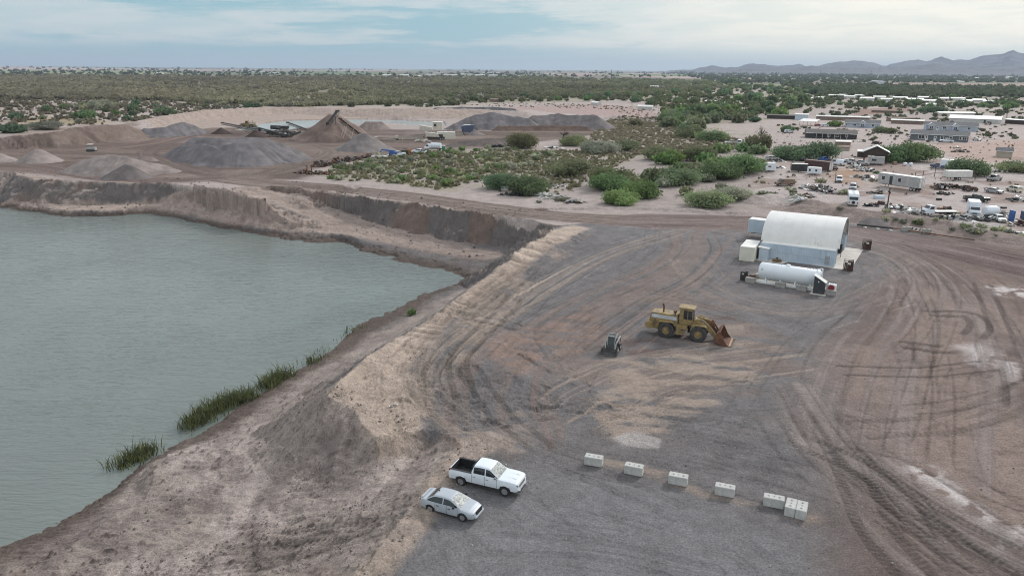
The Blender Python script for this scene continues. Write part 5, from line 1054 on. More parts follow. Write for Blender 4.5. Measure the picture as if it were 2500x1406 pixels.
# ------------------------------------------------------------------ wheel loader
def wheel_loader(name, label, loc, yaw, scale=1.0, arm=True):
    t = thing(name, label, 'wheel loader', loc, yaw); t.scale = (scale,) * 3; Y, D = M['machine_yellow'], M['machine_dark']
    mb = MB(); mb.prism([(-4.25, 1.75), (-4.05, 2.85), (-3.9, 2.95), (-.75, 2.85), (-.75, 1.75)], -.95, .95); mb.obj('engine_hood', Y, t, False, .06)
    mb = MB(); mb.prism([(-3.95, 2.3), (-3.92, 2.78), (-.8, 2.66), (-.8, 2.2)], -.972, -.962); mb.prism([(-3.95, 2.3), (-3.92, 2.78), (-.8, 2.66), (-.8, 2.2)], .962, .972); mb.obj('hood_stripe', M['stripe'], t)
    mb = MB(); mb.prism([(-4.2, 1.0), (-4.25, 1.78), (-.6, 1.78), (-.6, .75), (-3.0, .75)], -.92, .92); mb.obj('rear_frame', Y, t, False, .05)
    mb = MB(); mb.prism([(-4.65, 1.05), (-4.65, 1.5), (-4.2, 1.75), (-3.7, 1.75), (-3.55, .95), (-4.3, .85)], -1.25, 1.25); mb.obj('counterweight', Y, t, False, .08)
    mb = MB(); mb.box((-4.67, 0, 1.28), (.05, 2.0, .25)); mb.obj('rear_light_bar', M['rust'], t)
    for s in (-1, 1):
        mb = MB(); mb.prism([(-3.15, 1.5), (-2.9, 2.05), (-1.2, 2.12), (-.75, 1.7), (-.9, 1.6), (-1.25, 2.02), (-2.8, 1.95), (-3.05, 1.5)], s * .92, s * 1.55); mb.obj('fender', Y, t, False, .03)
        mb = MB(); mb.prism([(-.75, .55), (-.75, 1.75), (.55, 1.75), (.55, 1.25), (.1, .55)], s * .75, s * 1.42); mb.obj('side_platform', Y, t, False, .04)
        mb = MB(); [mb.box((-.1, s * 1.45, z), (.55, .1, .05)) for z in (.6, .95, 1.3)]; mb.obj('steps', D, t)
        mb = MB(); mb.bar((-.65, s * 1.35, 1.75), (-.65, s * 1.35, 2.65), .05); mb.bar((-.65, s * 1.35, 2.65), (.9, s * 1.35, 2.6), .05); mb.bar((.9, s * 1.35, 1.75), (.9, s * 1.35, 2.6), .05); mb.obj('handrail', Y, t)
    mb = MB(); mb.prism([(-.6, 1.75), (-.55, 2.6), (-.5, 3.75), (1.0, 3.75), (1.12, 2.5), (.95, 1.75)], -.78, .78); mb.obj('cab', Y, t, False, .04)
    mb = MB(); mb.box((.25, 0, 3.84), (2.0, 1.75, .14)); mb.obj('cab_roof', Y, t, False, .05)
    for s in (-1, 1):
        mb = MB(); y_ = s * .79; mb.prism([(-.05, 2.55), (-.03, 3.6), (.42, 3.6), (.42, 2.4)], y_ - .006, y_ + .006); mb.prism([(.50, 2.4), (.50, 3.6), (.94, 3.6), (1.05, 2.5)], y_ - .006, y_ + .006); mb.obj('side_window', M['glass'], t)
    mb = MB(); mb.slab4([(1.13, -.68, 2.5), (1.13, .68, 2.5), (1.015, .68, 3.62), (1.015, -.68, 3.62)], (1, 0, .1), .012); mb.obj('windshield', M['glass'], t)
    mb = MB(); mb.cyl((-2.6, -.25, 2.85), (-2.6, -.25, 3.75), .10, .10, 10); mb.cyl((-2.6, -.25, 3.75), (-2.75, -.25, 4.0), .10, .11, 10); mb.obj('exhaust_pipe', M['rust'], t, True)
    mb = MB(); mb.cyl((-1.15, -.35, 2.85), (-1.15, -.35, 3.1), .09, .09, 10); mb.cyl((-1.15, -.35, 3.08), (-1.15, -.35, 3.28), .24, .22, 12); mb.obj('air_cleaner', M['rust'], t, True)
    mb = MB(); mb.box((.75, 0, 1.2), (.5, .7, 1.0)); mb.obj('articulation_joint', D, t)
    mb = MB(); mb.prism([(.95, .75), (.95, 2.0), (1.35, 2.55), (2.1, 2.35), (2.75, 1.55), (2.75, .8)], -.72, .72); mb.obj('front_frame', Y, t, False, .05)
    for s in (-1, 1):
        mb = MB(); mb.prism([(1.35, 2.55), (1.7, 2.75), (2.3, 2.7), (3.35, 1.9), (4.35, .65), (4.3, .35), (4.0, .35), (3.1, 1.25), (2.2, 2.05), (1.5, 2.2)], s * .62, s * .86); mb.obj('lift_arm', Y, t, False, .04)
        mb = MB(); mb.cyl((1.9, s * .5, 1.1), (3.5, s * .5, 1.35), .11, .11, 10); mb.obj('lift_cylinder', D, t, True)
        mb = MB(); mb.prism([(.95, 1.0), (1.05, 2.0), (1.5, 2.15), (2.7, 2.1), (2.9, 1.9), (2.7, 1.95), (1.5, 2.0), (1.25, 1.0)], s * .9, s * 1.5); mb.obj('fender', Y, t, False, .03)
    mb = MB(); mb.cyl((1.55, .0, 2.75), (3.3, 0, 2.45), .13, .13, 10); mb.obj('tilt_cylinder', Y, t, True)
    mb = MB(); mb.prism([(3.05, 1.85), (3.3, 2.65), (3.55, 2.6), (3.7, 1.7), (3.45, 1.3)], -.16, .16); mb.bar((3.55, 0, 2.3), (4.35, 0, 1.15), .16, .2); mb.obj('bucket_linkage', M['rust'], t)
    mb = MB(); th = .05; out = [(4.55, 1.75), (4.1, 1.35), (3.95, .75), (4.15, .25), (4.6, .06), (5.65, .03)]
    inn = [(5.65, .10), (4.65, .14), (4.25, .32), (4.06, .78), (4.18, 1.28), (4.60, 1.68)]
    for i in range(5):
        j = 5 - i; mb.prism([out[i], out[i + 1], inn[j - 1], inn[j]], -1.62, 1.62)
    for s in (-1, 1): mb.prism([(4.58, 1.72), (4.1, 1.33), (3.97, .75), (4.17, .27), (4.6, .07), (5.6, .05), (5.15, .6)], s * 1.58, s * 1.64)
    bk = mb.obj('bucket', M['rust'], t)
    mb = MB(); mb.box((5.72, 0, .065), (.3, 3.26, .05)); [mb.box((5.95, -1.45 + .415 * i, .075), (.36, .13, .07), None, 0, (1, .5)) for i in range(8)]; mb.obj('cutting_teeth', M['bright_steel'], bk)
    for x in (-1.96, 1.96):
        for s in (-1, 1):
            r, w = 1.0, .78; o = MB(); o.ring([(r * .5, -w / 2), (r * .88, -w / 2), (r * .97, -w * .4), (r * .97, w * .4), (r * .88, w / 2), (r * .5, w / 2)], (x, s * 1.22, r), (0, 1, 0), 26)
            for i in range(18):
                a = 2 * math.pi * i / 18
                for q in (-1, 1): a2 = a + q * .087; o.box((x + math.cos(a2) * r * .975, s * 1.22 + q * w * .23, r + math.sin(a2) * r * .975), (.08, w * .44, .13), (0, -a2, 0))
            o = o.obj('wheel', M['tyre_mud'], t); mb = MB()
            yo = s * (1.22 + w * .40); mb.lathe([(.52, -.1), (.52, .03), (.46, .04), (.40, -.08), (.27, -.08), (.26, .02), (.12, .05)], (x, yo, r), (0, s, 0), 18); mb.obj('rim', Y, o, True)
    return t
p, y, L = pose((1625, 823), (1703, 834), 1.3)
wheel_loader('wheel_loader', 'large yellow wheel loader with rusty toothed bucket on the gravel yard', p, y)
# ------------------------------------------------------------------ skid steer
a, b = at(1465, 866), at(1505, 872); y = math.atan2(b[1] - a[1], b[0] - a[0]) - math.pi / 2; f = np.array((math.cos(y), math.sin(y), 0)); c = (a + b) / 2 - f * 1.75
t = thing('skid_steer', 'small gray and white skid steer with a flat bucket facing the camera', 'skid steer', tuple(c), y); WHT, GR = M['skid_white'], M['skid_gray']
MB().prism([(-1.35, .3), (-1.35, 1.25), (-.6, 1.35), (-.4, .95), (.85, .95), (.95, .35)], -.5, .5).obj('chassis', GR, t, False, .05)
MB().prism([(-1.45, .55), (-1.5, 1.2), (-.7, 1.4), (-.7, .55)], -.62, .62).obj('engine_cover', WHT, t, False, .06)
cabm = MB(); [cabm.bar((x0, s * .44, .95), (x1, s * .44, 1.98), .08) for s in (-1, 1) for x0, x1 in ((.75, .5), (-.55, -.5))]; cabm.box((0, 0, 2.0), (1.15, 1.0, .07)); cabm.box((-.52, 0, 1.5), (.05, .9, .95)); cabm.obj('cab_frame', WHT, t)
mb = MB(); [mb.box((-.3 + .3 * i, 0, 2.05), (.16, .9, .04)) for i in range(3)]; mb.obj('roof_slats', GR, t)
MB().slab4([(.72, -.40, .98), (.72, .40, .98), (.5, .40, 1.94), (.5, -.40, 1.94)], (1, 0, .2), .012).obj('cab_door', M['glass'], t)
for s in (-1, 1):
    mb = MB(); mb.box((0, s * .455, 1.5), (.95, .012, .8)); mb.obj('side_screen', M['glass'], t)
    mb = MB(); mb.bar((-1.35, s * .62, 1.5), (.7, s * .62, 1.25), .12, .16); mb.bar((.7, s * .62, 1.25), (1.25, s * .55, .45), .12, .16); mb.obj('lift_arm', WHT, t)
    mb = MB(); mb.bar((-1.2, s * .62, .8), (-1.35, s * .62, 1.5), .12, .2); mb.obj('arm_tower', GR, t)
    for x in (-.75, .55): wheel(t, x, s * .72, .40, .30, 5, 'dull_white', 'tyre_mud', .5)
mb = MB(); mb.prism([(1.25, .75), (1.2, .15), (1.35, .04), (1.85, .03), (1.85, .07), (1.38, .09), (1.27, .2), (1.31, .75)], -.95, .95); [mb.prism([(1.25, .75), (1.22, .1), (1.85, .03), (1.6, .4)], s * .93, s * .97) for s in (-1, 1)]; mb.obj('bucket', GR, t)
mb = MB(); mb.box((1.84, 0, .06), (.1, 1.96, .03)); mb.obj('cutting_edge', M['bright_steel'], t)
for s in (-1, 1): MB().box((.52, s * .36, 2.0), (.06, .14, .1)).obj('work_light', M['clear_lens'], t)
# ------------------------------------------------------------------ arched shelter on two containers
def corrugated(mb, x0, x1, y, z0, z1, pitch=.28, dep=.05, s=1):
    n = int(abs(x1 - x0) / pitch); dx = (x1 - x0) / n
    for i in range(n):
        x = x0 + dx * i
        for (u0, d0), (u1, d1) in zip(((0, 0), (.3, 0), (.45, dep), (.85, dep)), ((.3, 0), (.45, dep), (.85, dep), (1, 0))):
            mb.quad((x + u0 * dx, y + s * d0, z0), (x + u1 * dx, y + s * d1, z0), (x + u1 * dx, y + s * d1, z1), (x + u0 * dx, y + s * d0, z1))
def container(t, L, Wd, H, body, roof, y0=0.0, part='container'):
    """box from x=0..L, y=y0..y0+Wd"""
    mb = MB(); mb.box((L / 2, y0 + Wd / 2, H / 2), (L - .02, Wd - .12, H - .04)); corrugated(mb, .1, L - .1, y0 + .05, .16, H - .12, s=-1); corrugated(mb, .1, L - .1, y0 + Wd - .05, .16, H - .12, s=1)
    for x in (.06, L - .06):
        for y in (y0 + .06, y0 + Wd - .06): mb.box((x, y, H / 2), (.14, .14, H))
    for y in (y0 + .05, y0 + Wd - .05): mb.box((L / 2, y, .08), (L, .12, .16)); mb.box((L / 2, y, H - .06), (L, .12, .12))
    o = mb.obj(part, body, t); mb = MB(); mb.box((L / 2, y0 + Wd / 2, H + .015), (L - .1, Wd - .1, .05)); mb.obj('container_roof', roof, o)
    mb = MB(); [mb.cyl((L + .03, y0 + Wd * f, .2), (L + .03, y0 + Wd * f, H - .15), .025, .025, 6) for f in (.15, .38, .62, .85)]; mb.obj('locking_bars', M['container_blue' if body is M['container_blue'] else 'trim_white'], o)
    return o
A3, B3 = un(1857.3, 592.2, 2.85), un(2043.4, 613.5, 2.85); yaw = math.atan2(B3[1] - A3[1], B3[0] - A3[0]); LB = 12.3
t = thing('arched_shelter', 'white fabric arched shelter standing on two long pale blue containers', 'shelter', (A3[0], A3[1], 0), yaw)
container(t, LB, 2.44, 2.85, M['container_blue'], M['roof_white']); container(t, LB, 2.44, 2.85, M['container_blue'], M['roof_white'], 14.2)
def arch(xs, y0, y1, z0, rise, th, n=28):
    mb = MB(); V = []; c = (y0 + y1) / 2; hw = (y1 - y0) / 2
    for x in xs:
        for o in (0, th):
            V += [(x, c - (hw + o) * math.cos(math.pi * i / n) , z0 + (rise + o) * math.sin(math.pi * i / n) ** .92) for i in range(n + 1)]
    m = 2 * (n + 1); F = []
    for j in range(len(xs) - 1):
        for o in (0, 1): F += [(j * m + o * (n + 1) + i, (j + 1) * m + o * (n + 1) + i, (j + 1) * m + o * (n + 1) + i + 1, j * m + o * (n + 1) + i + 1) for i in range(n)]
    for j in (0, len(xs) - 1): F += [(j * m + i, j * m + i + 1, j * m + n + 1 + i + 1, j * m + n + 1 + i) for i in range(n)]
    return mb.add(V, F)
sm_ = MB()
for x in np.linspace(.9, LB - .9, 7): q_ = arch([x - .02, x + .02], 1.98, 14.66, 2.87, 4.165, .05); sm_.add(q_.v, q_.f)
sm_.obj('cover_seam', mat('fabric_seam', (.71, .69, .665), .8, 0, .1, .8), t, True)
arch(list(np.linspace(-.35, LB + .35, 9)), 2.0, 14.64, 2.86, 4.15, .05).obj('fabric_cover', M['fabric'], t, True)
for k, x in enumerate(np.linspace(-.2, LB + .2, 6)):
    mb = MB(); c, hw, n = 8.32, 6.15, 14
    P1 = [(x, c - hw * math.cos(math.pi * i / n), 2.86 + 4.0 * math.sin(math.pi * i / n) ** .92) for i in range(n + 1)]; P2 = [(x, c - (hw - .5) * math.cos(math.pi * i / n), 2.86 + 3.5 * math.sin(math.pi * i / n) ** .92) for i in range(n + 1)]
    for i in range(n): mb.bar(P1[i], P1[i + 1], .07); mb.bar(P2[i], P2[i + 1], .06); mb.bar(P1[i], P2[i + 1] if i % 2 else P2[i], .04)
    mb.obj('truss_rib', M['truss'], t)
mb = MB(); [mb.bar((LB + .1, 14.4, 3.0 + dz), (LB - 2.4, 14.3 - .2 * dz, 4.4 - dz * .6), .06) for dz in (0, 1.6)]; mb.bar((LB, 14.2, 2.9), (LB, 14.2, 5.6), .06); mb.obj('brace', M['truss'], t)
mb = MB(); mb.cyl((LB - 1.5, -.09, .9), (LB - 1.5, -.09, 2.75), .025, .025, 6); mb.cyl((.9 + 2.0, -.09, 1.55), (LB - 1.7, -.09, 1.25), .02, .02, 6); mb.cyl((LB - 2.4, -.09, 2.8), (LB - 2.2, -.09, 1.0), .02, .02, 6); mb.obj('conduit', M['gray_paint'], t)
for z, h in ((1.55, .55), (.75, .5)): MB().box((LB - 1.15, -.15, z), (.55, .2, h)).obj('electric_box', M['gray_paint'], t, False, .02)
MB().box((LB + .1, 8.2, .55), (.1, .1, 1.1)).obj('post', M['truss'], t)
bx = lambda x, y: (A3[0] + x * math.cos(yaw) - y * math.sin(yaw), A3[1] + x * math.sin(yaw) + y * math.cos(yaw))
def on_site(name, label, cat, x, y, z=0.0, dy=0.0, group=None): q = bx(x, y); return thing(name, label, cat, (q[0], q[1], z), yaw + dy, group)
o = on_site('concrete_slab', 'pale concrete floor slab reaching out of the open shelter end', 'concrete slab', LB - 4, 0); MB().prism([(-7.5, 1.2), (4.15, -.7), (6.6, -.75), (7.05, 16.9), (-7.5, 16.9)], -.15, .06, 0, 'z').obj('slab', M['slab'], o)
o = on_site('concrete_pad', 'thin concrete pad in front of the blue container', 'concrete pad', 0, 0); MB().prism([(-2.2, -1.9), (4.4, -2.0), (4.9, -.1), (-2.2, -.1)], -.1, .07, 0, 'z').obj('pad', M['slab'], o)
o = on_site('tool_container', 'dark open topped steel bin inside the shelter mouth', 'steel bin', LB - .9, 12.2, .06); mb = MB(); mb.box((0, 0, .06), (1.5, 2.0, .08)); [mb.box((x, 0, .65), (.06, 2.0, 1.2)) for x in (-.75, .75)]; [mb.box((0, y, .65), (1.5, .06, 1.2)) for y in (-1, 1)]; mb.obj('bin_shell', M['machine_dark'], o); MB().box((.8, 0, 1.25), (.08, 2.1, .08)).obj('rim_bar', M['truss'], o)
for k, (dx, dy, wd, lb) in enumerate([(-2.55, -1.15, 1.0, 'cream shipping container, nearest of the three side by side'), (-2.55, 1.1, 1.0, 'cream shipping container in the middle of the three'), (-2.55, 3.35, 1.0, 'cream shipping container, farthest of the three behind the shelter corner')]):
    pass
q = un(1803.5, 636.6); q2 = un(1839.4, 640.8); y3 = math.atan2(q2[1] - q[1], q2[0] - q[0])
for k, lb in enumerate(('cream storage container, nearest of the three side by side', 'cream storage container in the middle of the three', 'cream storage container, farthest of the three beside the shelter')):
    off = np.array((-math.sin(y3), math.cos(y3))) * (2.05 * k); o = thing('storage_container', lb, 'container', (q[0] + off[0], q[1] + off[1], 0), y3, 'cream containers left of the shelter')
    mb = MB(); mb.box((1.25, 1.0, 1.3), (2.5, 1.98, 2.5)); mb.obj('container_shell', M['container_cream'], o, False, .03); MB().box((1.25, 1.0, 2.585), (2.44, 1.86, .06)).obj('container_roof', M['roof_white'], o)
    mb = MB(); [mb.cyl((x, -.02, .15), (x, -.02, 2.45), .02, .02, 6) for x in (.55, .9, 1.6, 1.95)]; mb.bar((1.25, -.012, .1), (1.25, -.012, 2.5), .03); mb.obj('door_bars', M['trim_white'] if k else M['container_cream'], o)
o = on_site('utility_shed', 'narrow pale blue lean-to shed against the blue container', 'shed', .15, -1.45); MB().prism([(0, 0), (1.5, 0), (1.5, 2.15), (0, 2.3)], 0, 1.3).obj('shed_wall', M['container_blue'], o); MB().prism([(-.25, 2.33), (1.65, 2.16), (1.65, 2.22), (-.25, 2.39)], -.15, 1.38).obj('shed_roof', M['roof_white'], o); MB().box((-.03, .65, 1.0), (.04, .9, 1.95)).obj('shed_door', M['charcoal'], o)
o = on_site('scrap_pallet', 'wooden pallet piled with yellow brown hose and scrap on the pad', 'pallet', 3.2, -1.1, .07); mb = MB(); [mb.box((0, -.5 + .2 * i, .13), (1.5, .14, .03)) for i in range(6)]; [mb.box((x, 0, .06), (.1, 1.1, .1)) for x in (-.7, 0, .7)]; mb.obj('pallet', M['wood'], o); rr = random.Random(3); mb = MB(); [mb.bar((rr.uniform(-.9, .9), rr.uniform(-.5, .5), .2 + .03 * i), (rr.uniform(-.9, .9), rr.uniform(-.5, .5), .2 + .03 * i), .14, .08) for i in range(12)]; mb.obj('scrap', M['machine_yellow'], o); MB().cyl((-.2, .2, .5), (.1, .3, .55), .16, .16, 10).obj('pump', M['machine_dark'], o)
for k, (px, py, lb) in enumerate([(2072, 662, 'dark red wire cage of gas bottles at the near slab edge'), (2117, 610, 'dark red wire cage of gas bottles at the far slab corner')]):
    q = at(px, py); o = thing('bottle_cage', lb, 'gas bottle cage', (q[0], q[1] + .4, .06), yaw + .1, 'gas bottle cages on the slab'); mb = MB(); w, d, h = .72, .55, 1.75
    for sx_ in (-1, 1):
        for sy_ in (-1, 1): mb.box((sx_ * w, sy_ * d, h / 2), (.08, .08, h))
    for z in (.06, h * .5, h - .04):
        for s in (-1, 1): mb.box((0, s * d, z), (2 * w, .06, .07)); mb.box((s * w, 0, z), (.06, 2 * d, .07))
    [mb.box((-w + .2 * i, s * d, h / 2), (.02, .02, h)) for i in range(8) for s in (-1, 1)]; mb.obj('cage_frame', M['cage_red'], o); MB().box((.3, 0, .85), (.75, .95, 1.5)).obj('panel', M['cage_red'], o)
    for i in range(4): MB().cyl((-.5 + .22 * i, -.25, .08), (-.5 + .22 * i, -.25, 1.35), .1, .1, 10).obj('gas_bottle', M['rust' if i % 2 else 'machine_dark'], o, True)
    MB().box((.1, -d - .04, 1.25), (.45, .02, .3)).obj('sign_plate', M['trim_white'], o)
# box trailer behind the shelter
def box_trailer(name, label, loc, yaw, L=13, W_=2.5, H=2.7, z0=1.1, body='dull_white', cat='trailer', legs=True, doors=True, windows=(), door_x=None, roof='roof_white'):
    t = thing(name, label, cat, loc, yaw); b = MB().box((0, 0, z0 + H / 2), (L, W_, H)).obj('trailer_body', M[body], t, False, .04); MB().box((0, 0, z0 + H + .02), (L - .1, W_ - .1, .06)).obj('roof', M[roof], t)
    MB().box((0, 0, z0 - .12), (L * .96, 1.1, .2)).obj('chassis', M['machine_dark'], t)
    if doors:
        mb = MB(); mb.box((L / 2 + .012, 0, z0 + H / 2), (.02, .05, H - .1)); [mb.cyl((L / 2 + .03, s * W_ * f, z0 + .1), (L / 2 + .03, s * W_ * f, z0 + H - .1), .025, .025, 6) for s in (-1, 1) for f in (.12, .35)]; mb.obj('door_bars', M['machine_dark'], t)
        for s in (-1, 1): MB().box((L / 2 + .012, s * W_ * .24, z0 + H / 2), (.014, W_ * .44, H - .2)).obj('rear_door', M['trim_white'], t)
    for x in ((L * .32, L * .40) if L > 8 else (0.1,)):
        for s in (-1, 1): wheel(t, x, s * (W_ / 2 - .2), min(.48, z0 * .5), .28, 5, 'dull_white', 'tyre_mud', .5)
    if legs: mb = MB(); [mb.bar((-L * .32, s * .7, z0), (-L * .32 - .1, s * .75, .02), .12) for s in (-1, 1)]; mb.obj('landing_gear', M['machine_dark'], t)
    for x, w, h in windows:
        o = MB().box((x, -W_ / 2 - .012, z0 + H * .55), (w + .14, .03, h + .14)).obj('window', M['trim_white'], t); MB().box((x, -W_ / 2 - .03, z0 + H * .55), (w, .02, h)).obj('pane', M['glass'], o)
    if door_x is not None: MB().box((door_x, -W_ / 2 - .015, z0 + H * .42), (.9, .03, H * .8)).obj('side_door', M['charcoal'], t)
    return t
q = bx(-2.0, 17.5); box_trailer('storage_trailer', 'white box trailer on landing legs behind the left end of the arched shelter', (q[0], q[1], 0), yaw + math.pi * .98, 7.5, 2.5, 2.6, 1.05, 'container_blue')
# ------------------------------------------------------------------ fuel tank group
a, b = un(1848.8, 689.5), un(1993.9, 711.7); ty = math.atan2(b[1] - a[1], b[0] - a[0]); TL = 8.9; c = (a + b) / 2 + np.array((-math.sin(ty), math.cos(ty), 0)) * 1.25
tk = thing('fuel_tank', 'long white horizontal cylindrical fuel tank on a steel skid', 'fuel tank', (c[0], c[1], 0), ty)
MB().lathe([(.02, -TL / 2 - .18), (.7, -TL / 2 - .13), (1.12, -TL / 2 - .02), (1.28, -TL / 2 + .18), (1.28, TL / 2 - .18), (1.12, TL / 2 + .02), (.7, TL / 2 + .13), (.02, TL / 2 + .18)], (0, 0, 1.78), (1, 0, 0), 36).obj('tank_shell', M['tank_white'], tk, True)
mb = MB(); [mb.box((0, s * .95, .22), (TL + .3, .16, .22)) for s in (-1, 1)]; [mb.prism([(-1.1, .1), (1.1, .1), (.9, .85), (-.9, .85)], x - .1, x + .1, 0, 'x') for x in (-3.3, -1.1, 1.1, 3.3)]; mb.obj('skid', M['tank_white'], tk)
mb = MB(); mb.cyl((-.3, 0, 3.0), (-.3, 0, 3.22), .32, .32, 14); mb.obj('manhole', M['tank_white'], tk, True); mb = MB(); [mb.cyl((x, 0, 3.0), (x, 0, 3.2), .08, .08, 8) for x in (-1.3, 2.6, 3.0, 3.4)]; mb.cyl((-TL / 2 + .1, 0, 2.9), (-TL / 2 + .1, 0, 3.45), .05, .05, 8); mb.obj('vent_pipe', M['gray_paint'], tk, True)
mb = MB(); mb.cyl((3.9, -.2, 3.1), (4.5, -.2, 3.35), .09, .09, 10); mb.cyl((4.5, -.2, 3.35), (4.75, -.2, 3.25), .09, .09, 10); mb.cyl((4.72, -.2, 3.28), (4.72, -.2, 1.0), .09, .09, 10); mb.obj('fill_pipe', M['tank_white'], tk, True)
o = MB(); o.add([(-TL / 2 + .55 + dx, -1.292 * math.cos(th), 1.78 + 1.292 * math.sin(th)) for dx, th in ((0, .22), (.17, .36), (0, .50), (-.17, .36))], [(0, 1, 2, 3)]); d_ = o.obj('hazard_diamond', M['charcoal'], tk); o = MB(); o.add([(-TL / 2 + .55 + dx, -1.298 * math.cos(th), 1.78 + 1.298 * math.sin(th)) for dx, th in ((0, .27), (.11, .36), (0, .45), (-.11, .36))], [(0, 1, 2, 3)]); o.obj('diamond_face', M['tank_white'], d_)
tq = lambda x, y: (c[0] + x * math.cos(ty) - y * math.sin(ty), c[1] + x * math.sin(ty) + y * math.cos(ty))
def at_tank(name, label, cat, x, y, z=0.0, dy=0.0, group=None): q = tq(x, y); return thing(name, label, cat, (q[0], q[1], z), ty + dy, group)
o = at_tank('concrete_pad', 'thin concrete base strip under the white fuel tank', 'concrete pad', 0, 0); MB().box((0, 0, .03), (TL + 1.6, 3.0, .14)).obj('pad', M['slab'], o)
for x, y, dy, lb in [(-5.35, -1.85, 0, 'concrete block at the left end of the fuel tank'), (-.75, -2.0, 0, 'concrete block guarding the middle of the fuel tank'), (2.35, -2.0, 0, 'concrete block right of centre along the fuel tank'), (-5.0, 1.3, 1.5, 'concrete block behind the left end of the fuel tank'), (6.55, -2.05, -.05, 'concrete block under the red hose reel pump')]:
    o = at_tank('concrete_block', lb, 'concrete block', x, y, 0, dy, 'barrier blocks around the fuel tank'); block_parts(o, 1.5, .75, .78, 'concrete_old', abs(x) < 3)
o = at_tank('pump_shed', 'tall charcoal pump cabinet with slanted roof at the tank end', 'cabinet', 4.85, -2.15); MB().prism([(-.75, 0), (.75, 0), (.75, 1.9), (-.75, 2.75)], -.5, .55).obj('cabinet_wall', M['charcoal'], o); MB().prism([(-.85, 2.80), (.95, 1.80), (.95, 1.86), (-.85, 2.88)], -.62, .68).obj('cabinet_roof', M['gray_paint'], o); MB().box((-.1, -.515, 1.9), (.16, .03, .2)).obj('label_plate', M['trim_white'], o); MB().box((0, -.1, .02), (2.2, 1.7, .06)).obj('base_pad', M['slab'], o)
o = at_tank('fuel_pump', 'white dispensing tank with a dark red hose reel at the right end', 'fuel pump', 6.4, -1.0); MB().box((0, 0, .75), (1.2, .9, 1.4)).obj('pump_tank', M['tank_white'], o, False, .08); MB().lathe([(.2, -.12), (.42, -.12), (.42, -.08), (.3, -.06), (.3, .06), (.42, .08), (.42, .12), (.2, .12)], (.05, -.75, 1.05), (0, 1, 0), 18).obj('hose_reel', M['red_paint'], o, True); MB().bar((.05, -.75, .6), (.05, -.75, 1.0), .2, .3).obj('reel_stand', M['red_paint'], o); mb = MB(); [mb.bar((-.5 + .3 * i, -.2, 1.45), (-.45 + .3 * i, .2, 1.75), .05) for i in range(4)]; mb.obj('valves', M['machine_dark'], o)
o = at_tank('oil_drum_rack', 'dark upright generator cabinet left of the tank', 'generator', -6.7, -1.2); MB().box((0, 0, .75), (.8, .6, 1.35)).obj('cabinet', M['machine_dark'], o, False, .04); MB().box((.45, .25, .8), (.35, .5, 1.45)).obj('control_box', M['charcoal'], o, False, .03); MB().box((0, -.31, 1.1), (.3, .02, .2)).obj('plate', M['dull_white'], o)
o = at_tank('steel_trough', 'rusty open steel trough between the blocks left of the tank', 'trough', -5.45, -.6); mb = MB(); mb.box((0, 0, .35), (1.0, .7, .1)); [mb.box((s * .5, 0, .55), (.05, .7, .45)) for s in (-1, 1)]; [mb.box((0, s * .35, .55), (1.0, .05, .45)) for s in (-1, 1)]; mb.obj('trough_shell', M['rust'], o); MB().box((-.6, 0, .2), (.5, .5, .35)).obj('stand', M['cream_paint'], o)
# survey target
q = at(958, 987); o = thing('survey_target', 'black and white checked survey target lying on the pale sand', 'survey target', (q[0], q[1], q[2] + .03), .5)
MB().prism([(-.45, -.45), (.45, -.45), (.45, .45), (-.45, .45)], 0, .03, 0, 'z').obj('target_sheet', M['trim_white'], o); MB().prism([(-.44, -.44), (.44, -.44), (0, 0)], .033, .036, 0, 'z').add([(-.44, .44, .036), (0, 0, .036), (.44, .44, .036)], [(0, 1, 2)]).obj('target_wedges', M['black_plastic'], o)
